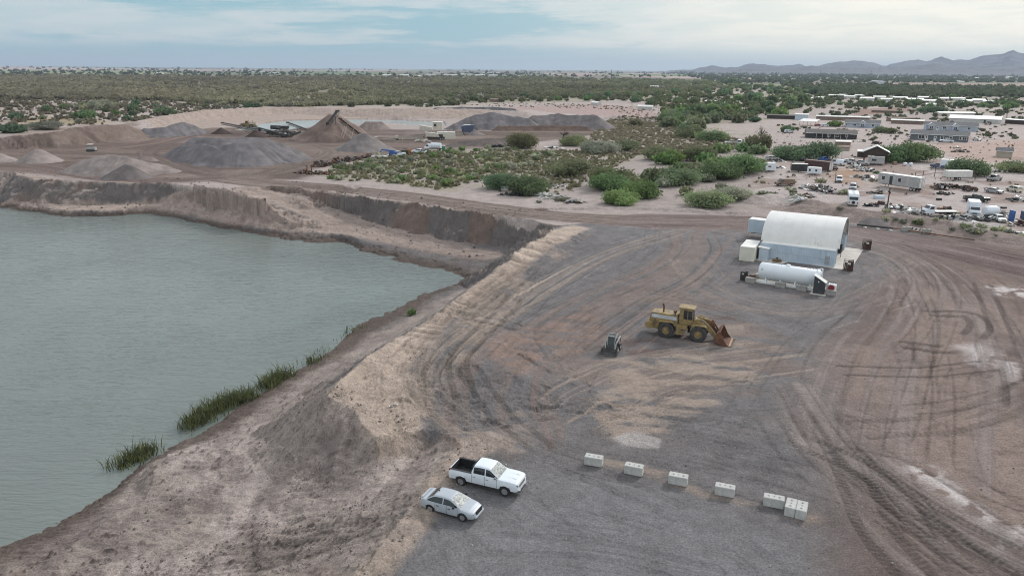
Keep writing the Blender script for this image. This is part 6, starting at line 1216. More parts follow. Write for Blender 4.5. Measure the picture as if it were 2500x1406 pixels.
# ------------------------------------------------------------------ houses and sheds
def house(name, label, cat, pa, pb, dep, wh, rh, wall, roof, wins=(), doors=(), gables=(), over=.5, fit=None, group=None, trim='trim_white', small=False, hip=False):
    """front wall foot runs from pa to pb as seen; x along the front, y to the back"""
    a, b = at(*pa), at(*pb); yaw = math.atan2(b[1] - a[1], b[0] - a[0]); L = float(np.linalg.norm((b - a)[:2]))
    t = thing(name, label, cat, (a[0], a[1], min(a[2], b[2])), yaw, group)
    MB().prism([(0, -.3), (dep, -.3), (dep, wh), (dep / 2, wh + rh * .98), (0, wh)], 0, L, 0, 'x').obj('wall', M[wall], t)
    mb = MB(); k = over * rh / (dep / 2)
    mb.prism([(-over, wh - k + .04), (dep / 2, wh + rh + .04), (dep + over, wh - k + .04), (dep + over, wh - k + .22), (dep / 2, wh + rh + .24), (-over, wh - k + .22)], -over * .7, L + over * .7, 0, 'x'); mb.obj('roof', M[roof], t)
    if small: return t, L
    mb = MB(); mb.box((L / 2, -over - .02, wh - k + .10), (L + over * 1.4, .05, .22)); mb.obj('fascia', M[trim], t)
    for f, w, h, z in wins:
        o = MB().box((L * f, -.03, z + h / 2), (w + .3, .08, h + .3)).obj('window', M[trim], t); mb = MB(); n = 2 if w > 1.2 else 1
        [mb.box((L * f + (i - (n - 1) / 2) * w / n, -.08, z + h / 2), (w / n - .10, .03, h)) for i in range(n)]; mb.obj('pane', M['glass'], o)
    for f, m_ in doors:
        o = MB().box((L * f, -.035, 1.05), (1.15, .08, 2.2)).obj('door', M[m_], t); MB().box((L * f, -.085, 1.5), (.55, .03, .8)).obj('pane', M['glass'], o)
    for f in gables:
        w = 3.4; MB().prism([(L * f - w / 2, 0), (L * f - w / 2, wh - .1), (L * f, wh + 1.25), (L * f + w / 2, wh - .1), (L * f + w / 2, 0)], -.45, dep * .25).obj('gable_wall', M[wall], t)
        mb = MB(); [mb.slab4([(L * f + s * (w / 2 + .3), -.75, wh - .32), (L * f, -.75, wh + 1.28), (L * f, dep * .35, wh + 1.28), (L * f + s * (w / 2 + .3), dep * .35, wh - .32)], (s * .6, 0, 1), .14) for s in (-1, 1)]; mb.obj('gable_roof', [M[trim]], t)
        o = MB().box((L * f, -.48, 1.65), (1.9, .08, 1.6)).obj('window', M[trim], t); mb = MB(); [mb.box((L * f + s * .42, -.53, 1.65), (.68, .03, 1.3)) for s in (-1, 1)]; mb.obj('pane', M['glass'], o); MB().box((L * f, -.62, .75), (2.2, .3, .22)).obj('planter', M['charcoal'], t)
    return t, L
t, L = house('dark_house', 'long low dark house with a brown shingle roof behind the mesquite pair', 'house', (1967, 337), (2091, 341), 9, 2.5, 1.5, 'siding_black', 'shingle_brown', [(.45, 1.2, 1.0, 1.0), (.62, 1.2, 1.0, 1.0), (.8, 1.0, 1.0, 1.0)], [(.54, 'charcoal')])
mb = MB(); [mb.box((L * f, -1.6, 1.2), (.12, .12, 2.4)) for f in (.2, .32, .44, .56, .68, .8)]; mb.obj('porch_posts', M['trim_white'], t); MB().prism([(.15 * L, -1.7), (.85 * L, -1.7), (.85 * L, 0), (.15 * L, 0)], 2.36, 2.46, 0, 'z').obj('porch_roof', M['shingle_brown'], t)
house('pale_blue_house', 'pale blue house with a gray roof behind the long dark house', 'house', (2062, 311), (2148, 314), 9, 2.7, 1.6, 'siding_blue', 'shingle_dark', [(.28, 1.6, 1.1, 1.0), (.8, 1.4, 1.1, 1.0), (.05, .8, .9, 1.2)], [], [.5])
house('blue_gabled_house', 'blue gray house with two front gables behind the dark gray house', 'house', (2260, 318), (2387, 322), 9, 2.9, 1.6, 'siding_blue', 'shingle_dark', [(.36, 1.8, 1.2, 1.0), (.83, 1.4, 1.1, 1.0)], [(.22, 'trim_white')], [.10, .57])
house('dark_gray_house', 'dark gray manufactured house with white trimmed windows and a white pickup in front', 'house', (2221, 341), (2362, 348), 9, 2.9, 1.5, 'siding_gray', 'shingle_dark', [(.20, 2.4, 1.5, .8), (.56, 1.2, 1.5, .7), (.71, 1.0, .9, 1.3), (.87, .8, 1.2, 1.0), (.94, 1.7, 1.2, 1.0)], [(.29, 'trim_white'), (.44, 'trim_white')])
house('metal_barn', 'long low building with a bright white metal roof behind the blue gabled house', 'barn', (2316, 298), (2442, 303), 12, 2.6, 1.7, 'pale_wall', 'roof_white', [], [(.7, 'charcoal')])
house('open_shed', 'dark open shed with a pale flat roof at the right edge', 'shed', (2453, 302), (2520, 306), 6, 2.6, .3, 'dark_wood', 'metal_roof', [])
house('storage_shed', 'small beige gabled garden shed with a dark roof', 'shed', (2432, 384), (2470, 386), 4.6, 2.5, 1.0, 'siding_beige', 'shingle_dark', [], [])
# open gabled shelter and the stripped camper in front of it
a, b = at(2122, 402), at(2162, 404); yaw = math.atan2(b[1] - a[1], b[0] - a[0]); c = (a + b) / 2
t = thing('gabled_shelter', 'tall dark gabled shelter with a ribbed gray metal roof', 'shelter', (c[0], c[1] + 2, 0), yaw)
mb = MB(); [mb.box((x, y, 2.2), (.2, .2, 4.4)) for x in (-3.6, 0, 3.6) for y in (0, 5.5)]; mb.obj('posts', M['dark_wood'], t)
MB().prism([(-3.9, 3.1), (3.9, 3.1), (3.9, 4.4), (0, 6.3), (-3.9, 4.4)], .1, 5.3).obj('gable_wall', M['dark_wood'], t)
mb = MB(); [mb.slab4([(s * 4.5, -.6, 4.15), (0, -.6, 6.4), (0, 6.2, 6.4), (s * 4.5, 6.2, 4.15)], (s * .45, 0, 1), .12) for s in (-1, 1)]; mb.obj('roof', M['metal_roof'], t)
box_trailer('stripped_trailer', 'gray stripped trailer parked under the front of the dark gabled shelter', (c[0] - .5, c[1] + .2, 0), yaw, 5.2, 2.3, 2.4, .5, 'weathered_alu', 'trailer', False, False, ((-.8, 1.6, .8),))
# carport and low pens
a, b = at(1952, 306), at(1990, 308); yaw = math.atan2(b[1] - a[1], b[0] - a[0]); L = float(np.linalg.norm(b - a))
t = thing('carport', 'carport with a slanted white roof on thin posts', 'carport', tuple(a), yaw); mb = MB(); [mb.box((x, y, 1.4), (.15, .15, 2.8)) for x in (0, L / 2, L) for y in (0, 6)]; mb.obj('posts', M['old_wood'], t); MB().slab4([(-.5, -.8, 2.5), (L + .5, -.8, 2.5), (L + .5, 6.8, 3.6), (-.5, 6.8, 3.6)], (0, -.14, 1), .12).obj('roof', M['roof_white'], t)
house('animal_pen', 'low beige animal pen building with a pale flat roof', 'pen', (2040, 368), (2074, 369), 6, 1.5, .25, 'siding_beige', 'brown_wall', small=True)
house('feed_shelter', 'narrow white roofed feed shelter behind the beige pen', 'shelter', (2041, 356), (2076, 357), 3, 1.8, .3, 'brown_wall', 'roof_white', small=True)
house('small_lean_to', 'small white roofed lean-to left of the dark gabled shelter', 'shed', (2094, 384), (2118, 385), 4, 2.2, .4, 'dark_wood', 'roof_white', small=True)
for pa, pb, d, wh, wl, rf, lb in [((1872, 290), (1940, 292), 5, 2.3, 'dark_wood', 'shingle_brown', 'long thin dark roofed stable row, left end by the white tank'), ((1940, 293), (1972, 294), 4, 3.6, 'container_blue', 'roof_white', 'pale blue high walled box shed beside the carport'),
    ((1992, 293), (2122, 297), 6, 2.4, 'brown_wall', 'metal_roof', 'very long low stable with a pale roof behind the blue house'), ((2175, 302), (2254, 305), 5, 2.2, 'brown_wall', 'metal_roof', 'brown stable row with a rusty pale roof between the houses'), ((2170, 297), (2240, 298), 5, 2.2, 'brown_wall', 'brown_wall', 'brown low stable behind the rusty roofed row'),
    ((2128, 275), (2205, 277), 5, 1.6, 'brown_wall', 'brown_wall', 'brown low barn at the edge of the bare paddock'), ((2292, 283), (2380, 284), 6, 2.2, 'pale_wall', 'roof_white', 'low white roofed shed behind the metal barn')]:
    house('stable', lb, 'stable', pa, pb, d, wh, .5, wl, rf, small=True)
# white roofed homes beyond
WR = [(1968, 246, 22), (1990, 244, 20), (2022, 238, 24), (2045, 237, 16), (2060, 241, 26), (2085, 238, 18), (2100, 246, 34), (2132, 242, 30), (2150, 248, 28), (2180, 244, 36), (2215, 248, 40), (2240, 243, 26), (2252, 252, 34), (2285, 246, 30), (2322, 246, 34), (2345, 252, 28), (2375, 250, 30), (2330, 258, 22), (2400, 254, 26), (2260, 262, 24)]
DESC = ['leftmost and smallest of the white roofed row', 'second from the left of the white roofed row, beside dark brush', 'with a bright flat roof above the row', 'tiny, on the skyline of the white roofed row', 'low and wide, left of centre in the white roofed row', 'standing back in the white roofed row', 'long, behind the dark trees in the white roofed row', 'with a pale ridge above the dark trees', 'partly hidden by the dark green trees', 'long, in the centre of the white roofed row', 'largest bright roof in the centre of the row', 'standing back right of centre in the row', 'in front of the largest bright roof', 'with a slightly gray roof right of the largest bright roof', 'with a pale blue gray roof toward the right of the row', 'in front of the pale blue gray roof', 'right of the pale blue gray roof', 'near the camera below the row, beside a round tree', 'rightmost of the white roofed row', 'nearest of the row, below the largest bright roof']
for (px, py, w), ds in zip(WR, DESC):
    house('mobile_home', 'white roofed mobile home ' + ds, 'mobile home', (px, py), (px + w, py + .6), 8, 2.5, 1.0, 'pale_wall', 'roof_white', small=True, group='white roofed mobile homes')
for pa, pb, d, wh, wl, lb in [((1556, 268), (1592, 269), 5, 2.6, 'pale_wall', 'white trailer home beside a round tree at the clearing'), ((1442, 257), (1458, 258), 5, 2.4, 'pale_wall', 'small white shed among trees by the clearing'), ((1583, 218), (1612, 219), 12, 4.5, 'gray_paint', 'pale gray metal building in the wide green plain'), ((2125, 204), (2153, 205), 12, 6, 'container_blue', 'white metal warehouse on the pink strip below the mountains'),
    ((1697, 199), (1722, 200), 10, 3.5, 'pale_wall', 'low white building left of the dark pole on the plain'), ((1680, 201), (1694, 202), 8, 3, 'pale_wall', 'small pale house left of the low white building'), ((1728, 199), (1756, 200), 8, 3, 'pale_wall', 'pale house right of the dark pole on the plain'), ((1720, 254), (1745, 255), 6, 2.5, 'dark_wood', 'black and white low shed in the far truck lot'), ((1195, 249), (1212, 250), 6, 2.4, 'brown_wall', 'reddish brown shed at the left of the clearing'), ((1610, 260), (1632, 261), 8, 2.4, 'brown_wall', 'tan roofed house hidden by trees at the far lot')]:
    house('outlying_building', lb, 'building', pa, pb, d, wh, 1.0, wl, 'brown_wall' if wl == 'brown_wall' else 'roof_white', small=True)
# pale warehouses of the distant town
for i, (px, py, w, h) in enumerate([(905, 190, 22, 8), (935, 189, 30, 9), (975, 188, 34, 8), (1010, 189.5, 26, 7), (1040, 187, 34, 9), (1085, 188, 46, 10), (1125, 186, 40, 9), (1160, 188.5, 36, 9), (1195, 188, 30, 8), (1060, 182, 40, 7), (1180, 181, 60, 7), (610, 178, 60, 8), (660, 181, 30, 7), (380, 182, 20, 6), (1330, 182.5, 40, 7), (1500, 173, 20, 14), (1590, 175, 30, 9), (2330, 180, 60, 7), (2420, 183, 50, 7), (2280, 187, 30, 6), (2200, 190, 26, 5), (2370, 192, 30, 5), (2460, 190, 34, 5), (2240, 198, 22, 4), (2395, 200, 26, 4), (2340, 202, 22, 4), (1870, 188, 30, 5), (1960, 192, 26, 5)]):
    house('warehouse', 'pale flat building of the distant town near the horizon', 'warehouse', (px, py), (px + w * .7, py + .1), 25, h * .8, 1.5, 'pale_wall', 'roof_white', small=True, group='pale buildings near the horizon')
# ------------------------------------------------------------------ vehicles in the lots
def veh(kind, name, label, cat, pa, pb, paint, side=.9, **kw):
    p, y, L = pose(pa, pb, side); return vehicle(kind, name, label, cat, p, y, paint, **kw)
def facing(px, py, kind, name, label, cat, paint, toward=True, ang=0, **kw):
    """nose toward the camera"""
    b = at(px, py); y = math.atan2(-b[1], -b[0]) + ang; f = np.array((math.cos(y), math.sin(y), 0)); c = b - f * VEH[kind]['L'] * .5; return vehicle(kind, name, label, cat, tuple(c), y, paint, **kw)
veh('pickup', 'pickup_truck', 'black pickup truck alone on the pale dirt lot', 'pickup truck', (2366, 493), (2404, 495), 'black_paint')
veh('sedan', 'sedan_car', 'old long gray sedan beside a cream utility wagon', 'car', (2407, 470), (2437, 474), 'gray_paint')
veh('suv', 'utility_wagon', 'cream utility wagon at the right edge of the dirt lot', 'suv', (2484, 472), (2452, 465), 'cream_paint', -.9)
veh('van', 'panel_van', 'brown panel van beside the dirt slope left of the junk', 'van', (1935, 455), (1901, 455), 'brown_paint', -.9)
veh('van', 'panel_van', 'white van with dark rear windows near the maroon container', 'van', (2050, 405), (2035, 403), 'white_paint', -.9)
facing(2048, 447, 'suv', 'parked_car', 'white car facing the camera beside the leaning pole', 'car', 'white_paint'); facing(2081, 466, 'suv', 'parked_car', 'pale car tucked behind the motorhome', 'car', 'silver_paint')
veh('pickup', 'pickup_truck', 'white pickup truck parked in front of the dark gray house', 'pickup truck', (2324, 349), (2298, 348), 'white_paint', -.9)
veh('pickup', 'pickup_truck', 'navy pickup truck hitched under the white camper', 'pickup truck', (2299, 414), (2277, 411), 'navy_paint', -.9)
veh('pickup', 'pickup_truck', 'dusty dark pickup among parts right of the round tree', 'pickup truck', (2422, 444), (2446, 441), 'gray_paint')
veh('suv', 'parked_car', 'white car parked by the pale trees on the bare lot', 'car', (1921, 325), (1934, 325), 'white_paint'); veh('sedan', 'parked_car', 'dark red car under the carport end', 'car', (1995, 309), (2004, 309), 'red_paint'); veh('suv', 'parked_car', 'white car beside the dark red car near the carport', 'car', (2010, 310), (2020, 310), 'white_paint')
veh('sedan', 'parked_car', 'pale car at the right end of the dark gray house', 'car', (2372, 343), (2390, 345), 'dull_white'); facing(2449, 545, 'sedan', 'parked_car', 'white sedan in the roadside row beside a blue panel', 'car', 'dull_white', ang=.4)
veh('pickup', 'pickup_truck', 'white pickup truck parked at the quarry entrance', 'pickup truck', (1030, 377), (1012, 376), 'white_paint', -.9); veh('pickup', 'pickup_truck', 'white pickup behind the blue boom machine', 'pickup truck', (966, 383), (982, 382), 'white_paint'); veh('sedan', 'parked_car', 'maroon wrecked car behind the maroon container', 'car', (2030, 416), (2022, 414), 'maroon', -.9, rimless=True)
for i, (px, py, k, c, lb) in enumerate([(1885, 392, 'suv', 'gray_paint', 'gray wreck at the left end of the junk row under the trees'), (1912, 389, 'pickup', 'black_paint', 'dark wreck in the junk row below the left dark tree'), (1940, 391, 'suv', 'gray_paint', 'small gray wreck in the junk row between the dark trees'), (1990, 392, 'van', 'dull_white', 'pale van body in the junk row under the right dark tree'), (2012, 394, 'suv', 'blue_paint', 'blue wreck in the junk row beside the white van'), (2062, 398, 'sedan', 'dull_white', 'pale wreck behind the white van'), (2078, 400, 'suv', 'gray_paint', 'gray wreck left of the dark gabled shelter'), (2100, 404, 'pickup', 'weathered_alu', 'silver wreck in front of the lean-to'), (1805, 352, 'van', 'white_paint', 'white camper van by the thicket edge'), (1785, 353, 'pickup', 'dull_white', 'pale pickup left of the white camper van')]):
    q = at(px, py); vehicle(k, 'wrecked_car', lb, 'car', tuple(q), .2 + i * 1.7, c, 'old vehicles along the tree line', rimless=i % 2 == 0)
# motorhome, box truck, flatbed
b = at(2082, 505); y = math.atan2(-b[1], -b[0]) + .06; f = np.array((math.cos(y), math.sin(y), 0)); c = b - f * 3.9
t = thing('motorhome', 'white motorhome with a spare wheel on its end facing the road', 'motorhome', tuple(c), y)
MB().prism([(-3.8, .55), (-3.8, 2.9), (-3.5, 3.05), (3.3, 3.05), (3.75, 2.5), (3.85, 1.6), (3.8, .55)], -1.2, 1.2).obj('body', M['white_paint'], t, False, .08); MB().slab4([(3.84, -1.0, 1.65), (3.84, 1.0, 1.65), (3.76, 1.0, 2.4), (3.76, -1.0, 2.4)], (1, 0, .1), .02).obj('window', M['glass'], t)
for s in (-1, 1):
    mb = MB(); [mb.box((x, s * 1.205, 2.05), (w, .02, .6)) for x, w in ((-2.6, 1.2), (-.6, 1.4), (1.6, 1.2))]; mb.obj('side_window', M['glass'], t)
    [wheel(t, x, s * .98, .42, .28, 5, 'dull_white', 'rubber', .55) for x in (-2.2, 2.3)]; MB().box((3.86, s * .95, .95), (.05, .22, .35)).obj('taillight', M['red_lens'], t)
MB().lathe([(.18, -.1), (.36, -.1), (.38, 0), (.36, .1), (.18, .1)], (3.95, 0, 1.05), (1, 0, 0), 18).obj('spare_wheel', M['rubber'], t, True); MB().box((3.9, 0, .62), (.2, 2.3, .2)).obj('bumper', M['dull_white'], t); mb = MB(); [mb.box((x, 0, 3.1), (.7, .6, .14)) for x in (-1.8, .4, 2.2)]; mb.obj('roof_vents', M['dull_white'], t)
def box_truck(name, label, loc, yaw, cabc='white_paint', boxc='white_paint', L=5.2, H=2.4, bed=False):
    t = thing(name, label, 'truck', loc, yaw); MB().prism([(1.2, .6), (1.2, 2.35), (2.3, 2.4), (2.75, 1.65), (3.3, 1.45), (3.4, .6)], -1.05, 1.05).obj('cab', M[cabc], t, False, .07)
    MB().slab4([(2.78, -.9, 1.7), (2.78, .9, 1.7), (2.34, .9, 2.3), (2.34, -.9, 2.3)], (1, 0, .7), .02).obj('windshield', M['glass'], t)
    for s in (-1, 1):
        MB().prism([(1.5, 1.6), (1.5, 2.2), (2.25, 2.2), (2.55, 1.6)], s * 1.05, s * 1.065).obj('side_window', M['glass'], t); MB().box((3.42, s * .75, 1.0), (.06, .3, .2)).obj('headlight', M['clear_lens'], t)
        [wheel(t, x, s * .9, .46, .28, 5, 'dull_white', 'tyre_mud', .55) for x in (-L + 2.2, 2.35)]
    MB().box((3.42, 0, 1.0), (.06, 1.0, .3)).obj('grille', M['charcoal'], t); MB().box((-.9, 0, .65), (L + 1.5, .9, .22)).obj('chassis', M['machine_dark'], t)
    if bed: MB().box((1.0 - L / 2, 0, .98), (L, 2.3, .14)).obj('flatbed', M['weathered_alu'], t)
    else: MB().box((1.05 - L / 2, 0, .85 + H / 2), (L, 2.4, H)).obj('cargo_box', M[boxc], t, False, .05)
    return t
b = at(2378, 532); y = math.atan2(-b[1], -b[0]) + .1; c = b - np.array((math.cos(y), math.sin(y), 0)) * 3.4; box_truck('box_truck', 'white box truck facing the road in the roadside row', tuple(c), y)
p, y, L = pose((2330, 528), (2258, 528), -1.1); box_truck('flatbed_truck', 'white cab flatbed truck loaded with dark scrap in the roadside row', p, y, L=5.5, bed=True)
p, y, L = pose((1068, 368), (1040, 367), -1.1); t = box_truck('water_truck', 'white water tanker truck at the quarry entrance', p, y, L=5.0, bed=True); MB().lathe([(.05, -2.2), (1.0, -2.1), (1.05, 0), (1.0, 2.1), (.05, 2.2)], (-1.5, 0, 1.95), (1, 0, 0), 20).obj('water_tank', M['white_paint'], t, True)
q = at(2416, 533); t = thing('water_tank', 'round white plastic tank on a trailer in the roadside row', 'water tank', tuple(q), .1); MB().lathe([(.05, -1.6), (.9, -1.5), (1.1, -1.1), (1.1, 1.1), (.9, 1.5), (.05, 1.6)], (0, 0, 1.75), (1, 0, 0), 20).obj('tank_shell', M['white_paint'], t, True); MB().box((0, 0, .6), (3.8, 1.8, .18)).obj('trailer_frame', M['machine_dark'], t); [wheel(t, .3, s * .95, .36, .24, 5, 'dull_white', 'rubber', .5) for s in (-1, 1)]
# camper over the navy pickup, trailers
p, y, L = pose((2340, 417), (2301, 414), -1.2); box_trailer('camper_trailer', 'white slab sided camper hitched to the navy pickup', p, y, 6.8, 2.4, 2.6, .7, 'white_paint', 'camper', False, False, ((-1.5, .9, .7), (1.4, .9, .7)))
p, y, L = pose((2151, 456), (2231, 468), 1.2); box_trailer('office_trailer', 'long weathered silver trailer with a door and two windows on the lot', p, y, 12.5, 2.6, 2.9, 1.0, 'weathered_alu', 'trailer', True, True, ((-4.6, .9, 1.1), (.4, .9, 1.1)), -2.2)
p, y, L = pose((1967, 414), (2018, 420), 1.2); box_trailer('freight_container', 'maroon freight container raised on supports in the junk row', p, y, 9, 2.4, 2.7, .5, 'maroon', 'container', True, True, roof='brown_wall')
p, y, L = pose((1935, 421), (1968, 422), 1.1); box_trailer('cargo_trailer', 'black cargo trailer with a white roof left of the maroon container', p, y, 5.2, 2.2, 2.1, .6, 'black_paint', 'trailer', False, False)
p, y, L = pose((1871, 420), (1891, 420), 1.1); box_trailer('horse_trailer', 'white horse trailer at the left end of the dirt lot', p, y, 3.6, 2.1, 2.3, .5, 'white_paint', 'trailer', False, False, ((-.4, .9, .4),))
p, y, L = pose((1973, 427), (1997, 429), 1.1); box_trailer('small_camper', 'small rounded white camper in front of the maroon container', p, y, 4.0, 2.1, 1.9, .5, 'white_paint', 'camper', False, False, ((-1.2, .6, .7), (.8, .6, .6)))
p, y, L = pose((2315, 441), (2368, 441), 1.1); box_trailer('panel_trailer', 'white panel stock trailer with a dark lower half under the round tree', p, y, 8.0, 2.2, 1.9, 1.0, 'dull_white', 'trailer', True, False)
# tractor
q = at(2366, 467); t = thing('old_tractor', 'rusty old tractor with four dark wheels on the dirt lot', 'tractor', tuple(q), .1); MB().prism([(-1.2, .7), (-1.2, 1.3), (0, 1.35), (.3, 1.25), (1.9, 1.2), (1.9, .75)], -.4, .4).obj('tractor_body', M['rust'], t, False, .04); [wheel(t, x, s * .85, r, .4, 5, 'rust', 'tyre_mud', .5) for x, r in ((-.9, .8), (1.4, .55)) for s in (-1, 1)]; MB().box((-.5, 0, 1.5), (.5, .5, .3)).obj('seat', M['machine_dark'], t); MB().bar((.2, 0, 1.3), (-.1, 0, 1.8), .05).obj('steering_column', M['machine_dark'], t)
# ------------------------------------------------------------------ scrap heaps, loose pieces
def junk(px, py, w, d, h, n, label, mats, seed, name='scrap_heap', cat='scrap heap', flat=False, group=None):
    q = at(px, py); rr = random.Random(seed); t = thing(name, label, cat, tuple(q), rr.uniform(-.2, .2), group)
    for mi, m in enumerate(mats):
        mb = MB()
        for i in range(max(3, n // len(mats))):
            x = rr.gauss(0, w * .24); y = rr.gauss(0, d * .24); e = max(.1, 1 - (x / w * 1.7) ** 2 - (y / d * 1.7) ** 2); z = rr.uniform(.05, 1) * h * e; k = rr.random()
            R_ = (rr.uniform(-.5, .5), rr.uniform(-.5, .5), rr.uniform(0, 3))
            if k < .35 and not flat: mb.box((x, y, z), (rr.uniform(.5, 1.5), rr.uniform(.3, .9), rr.uniform(.2, .7)), R_)
            elif k < .7: mb.box((x, y, z), (rr.uniform(.7, 2.0), rr.uniform(.5, 1.3), .05), R_)
            elif k < .85: mb.bar((x, y, z), (x + rr.uniform(-1.6, 1.6), y + rr.uniform(-1, 1), z + rr.uniform(-.3, .5)), .08)
            else: mb.lathe([(.2, -.1), (.36, -.1), (.38, 0), (.36, .1), (.2, .1)], (x, y, z), (rr.uniform(-1, 1), rr.uniform(-1, 1), 1), 10)
        mb.obj(('scrap', 'panels', 'debris')[mi % 3], M[m], t)
    return t
J = [(1975, 460, 7, 5, 1.4, 40, 'junk heap of dark and pale parts below the sage bush', ('machine_dark', 'dull_white', 'rust')), (2005, 465, 8, 5, 1.6, 50, 'large jumbled junk heap with an appliance in the lot centre', ('machine_dark', 'weathered_alu', 'rust')), (2025, 472, 5, 4, 1.5, 30, 'junk heap beside the gray cabinet on the dirt slope', ('gray_paint', 'machine_dark', 'dull_white')), (1945, 492, 6, 4, 1.8, 26, 'tilted broken sheets dumped on the dirt slope', ('weathered_alu', 'dull_white')), (1975, 482, 5, 3, .8, 18, 'flattened frames on the slope right of the tilted sheets', ('weathered_alu', 'rust')),
     (2110, 418, 7, 4, 1.5, 40, 'junk heap in front of the stripped trailer', ('gray_paint', 'machine_dark', 'dull_white')), (2092, 410, 6, 4, 1.8, 40, 'junk heap left of the stripped trailer with a white box', ('dull_white', 'machine_dark', 'gray_paint')), (2108, 434, 6, 4, 1.0, 30, 'junk heap left of the long silver trailer', ('dull_white', 'machine_dark', 'gray_paint')), (2125, 441, 6, 3, .6, 16, 'pale boards stacked by the long silver trailer', ('dull_white', 'old_wood')), (2150, 473, 6, 3, .9, 18, 'upturned wooden boat shaped heap below the long silver trailer', ('old_wood', 'machine_dark')),
     (2297, 462, 6, 4, 1.8, 46, 'crushed car heap right of the long silver trailer', ('machine_dark', 'rust', 'weathered_alu')), (2325, 459, 6, 4, 1.0, 26, 'dark parts heap beside the old tractor', ('machine_dark', 'rust')), (2300, 474, 7, 3, .5, 24, 'flat strewn scrap below the crushed car heap', ('machine_dark', 'old_wood')), (2128, 503, 4, 2.5, 1.0, 20, 'dark engine parts left of the utility pole', ('machine_dark', 'black_plastic')), (2150, 500, 4, 2.5, .8, 16, 'dark parts pile just left of the utility pole foot', ('machine_dark', 'rust')),
     (2195, 510, 9, 4, .9, 46, 'pale rubble heap right of the utility pole', ('dull_white', 'gray_paint', 'machine_dark')), (2225, 522, 9, 3, .8, 40, 'pale rubble heap left of the flatbed truck', ('dull_white', 'weathered_alu', 'concrete_old')), (2305, 520, 7, 2, 1.3, 40, 'dark scrap load beside the flatbed truck', ('machine_dark', 'rust', 'machine_yellow')), (2350, 535, 16, 2.5, .9, 60, 'long dark line of scrap frames along the bank', ('machine_dark', 'black_plastic', 'gray_paint')), (2420, 540, 9, 2.5, .9, 40, 'dark scrap line below the white tank', ('machine_dark', 'gray_paint')),
     (2440, 528, 5, 4, 1.6, 26, 'green gray parts behind the white plastic tank', ('weathered_alu', 'machine_dark')), (2485, 490, 5, 4, 1.2, 30, 'dark scrap heap at the right edge of the lot', ('machine_dark', 'dull_white')), (2490, 550, 7, 3, 1.2, 30, 'scrap heap on the bank at the right edge', ('machine_dark', 'dull_white', 'rust')), (2480, 575, 5, 3, .8, 20, 'pale debris below the bank bush at the right edge', ('dull_white', 'machine_dark')), (1900, 395, 6, 3, 1.0, 30, 'dark junk at the left end of the tree row', ('machine_dark', 'dull_white')), (1960, 394, 7, 3, 1.4, 36, 'dark junk between the two dark trees', ('machine_dark', 'gray_paint')), (2045, 400, 6, 3, 1.2, 30, 'junk behind the white van', ('gray_paint', 'dull_white', 'machine_dark')), (1900, 410, 5, 3, .6, 16, 'strewn parts behind the black cargo trailer', ('dull_white', 'machine_dark')),
     (2140, 352, 5, 4, 1.3, 26, 'dark machinery parts on the bare ground before the large bright tree', ('machine_dark', 'rust')), (2105, 346, 4, 3, 1.0, 20, 'outdoor furniture cluster right of the dark house', ('machine_dark', 'gray_paint')), (2410, 305, 6, 4, 2.2, 26, 'rusty machine frame on the ground by the metal barn', ('rust', 'machine_dark')), (2350, 372, 9, 4, 1.2, 30, 'dark brush and scrap bank left of the beige shed', ('machine_dark', 'dark_wood')), (2335, 362, 5, 3, .5, 12, 'dark tarp and boards on the ochre dirt', ('charcoal', 'dull_white')), (2440, 420, 6, 3, .9, 22, 'dark parts right of the round tree', ('machine_dark', 'dull_white')),
     (1215, 360, 13, 4, 1.0, 50, 'black heap of scrap tyres below the olive tree', ('black_plastic', 'rubber')), (1262, 477, 9, 2.5, .5, 36, 'black tyres scattered under the roadside mesquite', ('black_plastic', 'rubber')), (1320, 478, 8, 3, .6, 50, 'pale concrete rubble right of the roadside mesquite', ('concrete', 'dull_white')), (1360, 486, 8, 3, .6, 50, 'pale rubble nearest the road bend', ('concrete', 'concrete_old')), (1345, 455, 9, 4, .5, 40, 'gray rubble strewn behind the roadside mesquite', ('concrete', 'machine_dark')), (1400, 495, 6, 3, .5, 30, 'rubble and tyres at the foot of the light green tree', ('concrete_old', 'black_plastic')), (1350, 362, 8, 4, .7, 30, 'white debris on the sage flat by the leaning tree', ('dull_white', 'black_plastic')),
     (752, 424, 9, 3, 1.2, 40, 'rusty beams and frames at the road corner', ('rust', 'machine_dark')), (785, 426, 8, 3, .6, 26, 'pale planks and rusty frames beside the corner posts', ('old_wood', 'rust'))]
for i, (px, py, w, d, h, n, lb, ms) in enumerate(J): junk(px, py, w, d, h, n, lb, ms, 40 + i)
for i, (px, py) in enumerate([(776, 408), (788, 406), (800, 403), (812, 401), (822, 399), (833, 397), (845, 396), (858, 394), (868, 391), (878, 389), (888, 387), (897, 384), (905, 383), (780, 402), (826, 393), (850, 391)]):
    junk(px, py, 4, 3, 1.3, 14, 'rusty dark steel scrap lump in the row along the quarry road', ('rust', 'machine_dark'), 90 + i, 'rusty_scrap', 'scrap', group='rusty scrap row')
for px, h, lb in [(750, 2.9, 'left upright rusty post at the road corner'), (761, 3.0, 'right leaning rusty post at the road corner')]:
    q = at(px, 428); t = thing('steel_post', lb, 'post', tuple(q), 0); MB().cyl((0, 0, -.2), (.1, 0, h), .18, .16, 8).obj('post_shaft', M['rust'], t, True); MB().box((.1, 0, h), (.5, .5, .12)).obj('cap_plate', M['rust'], t)
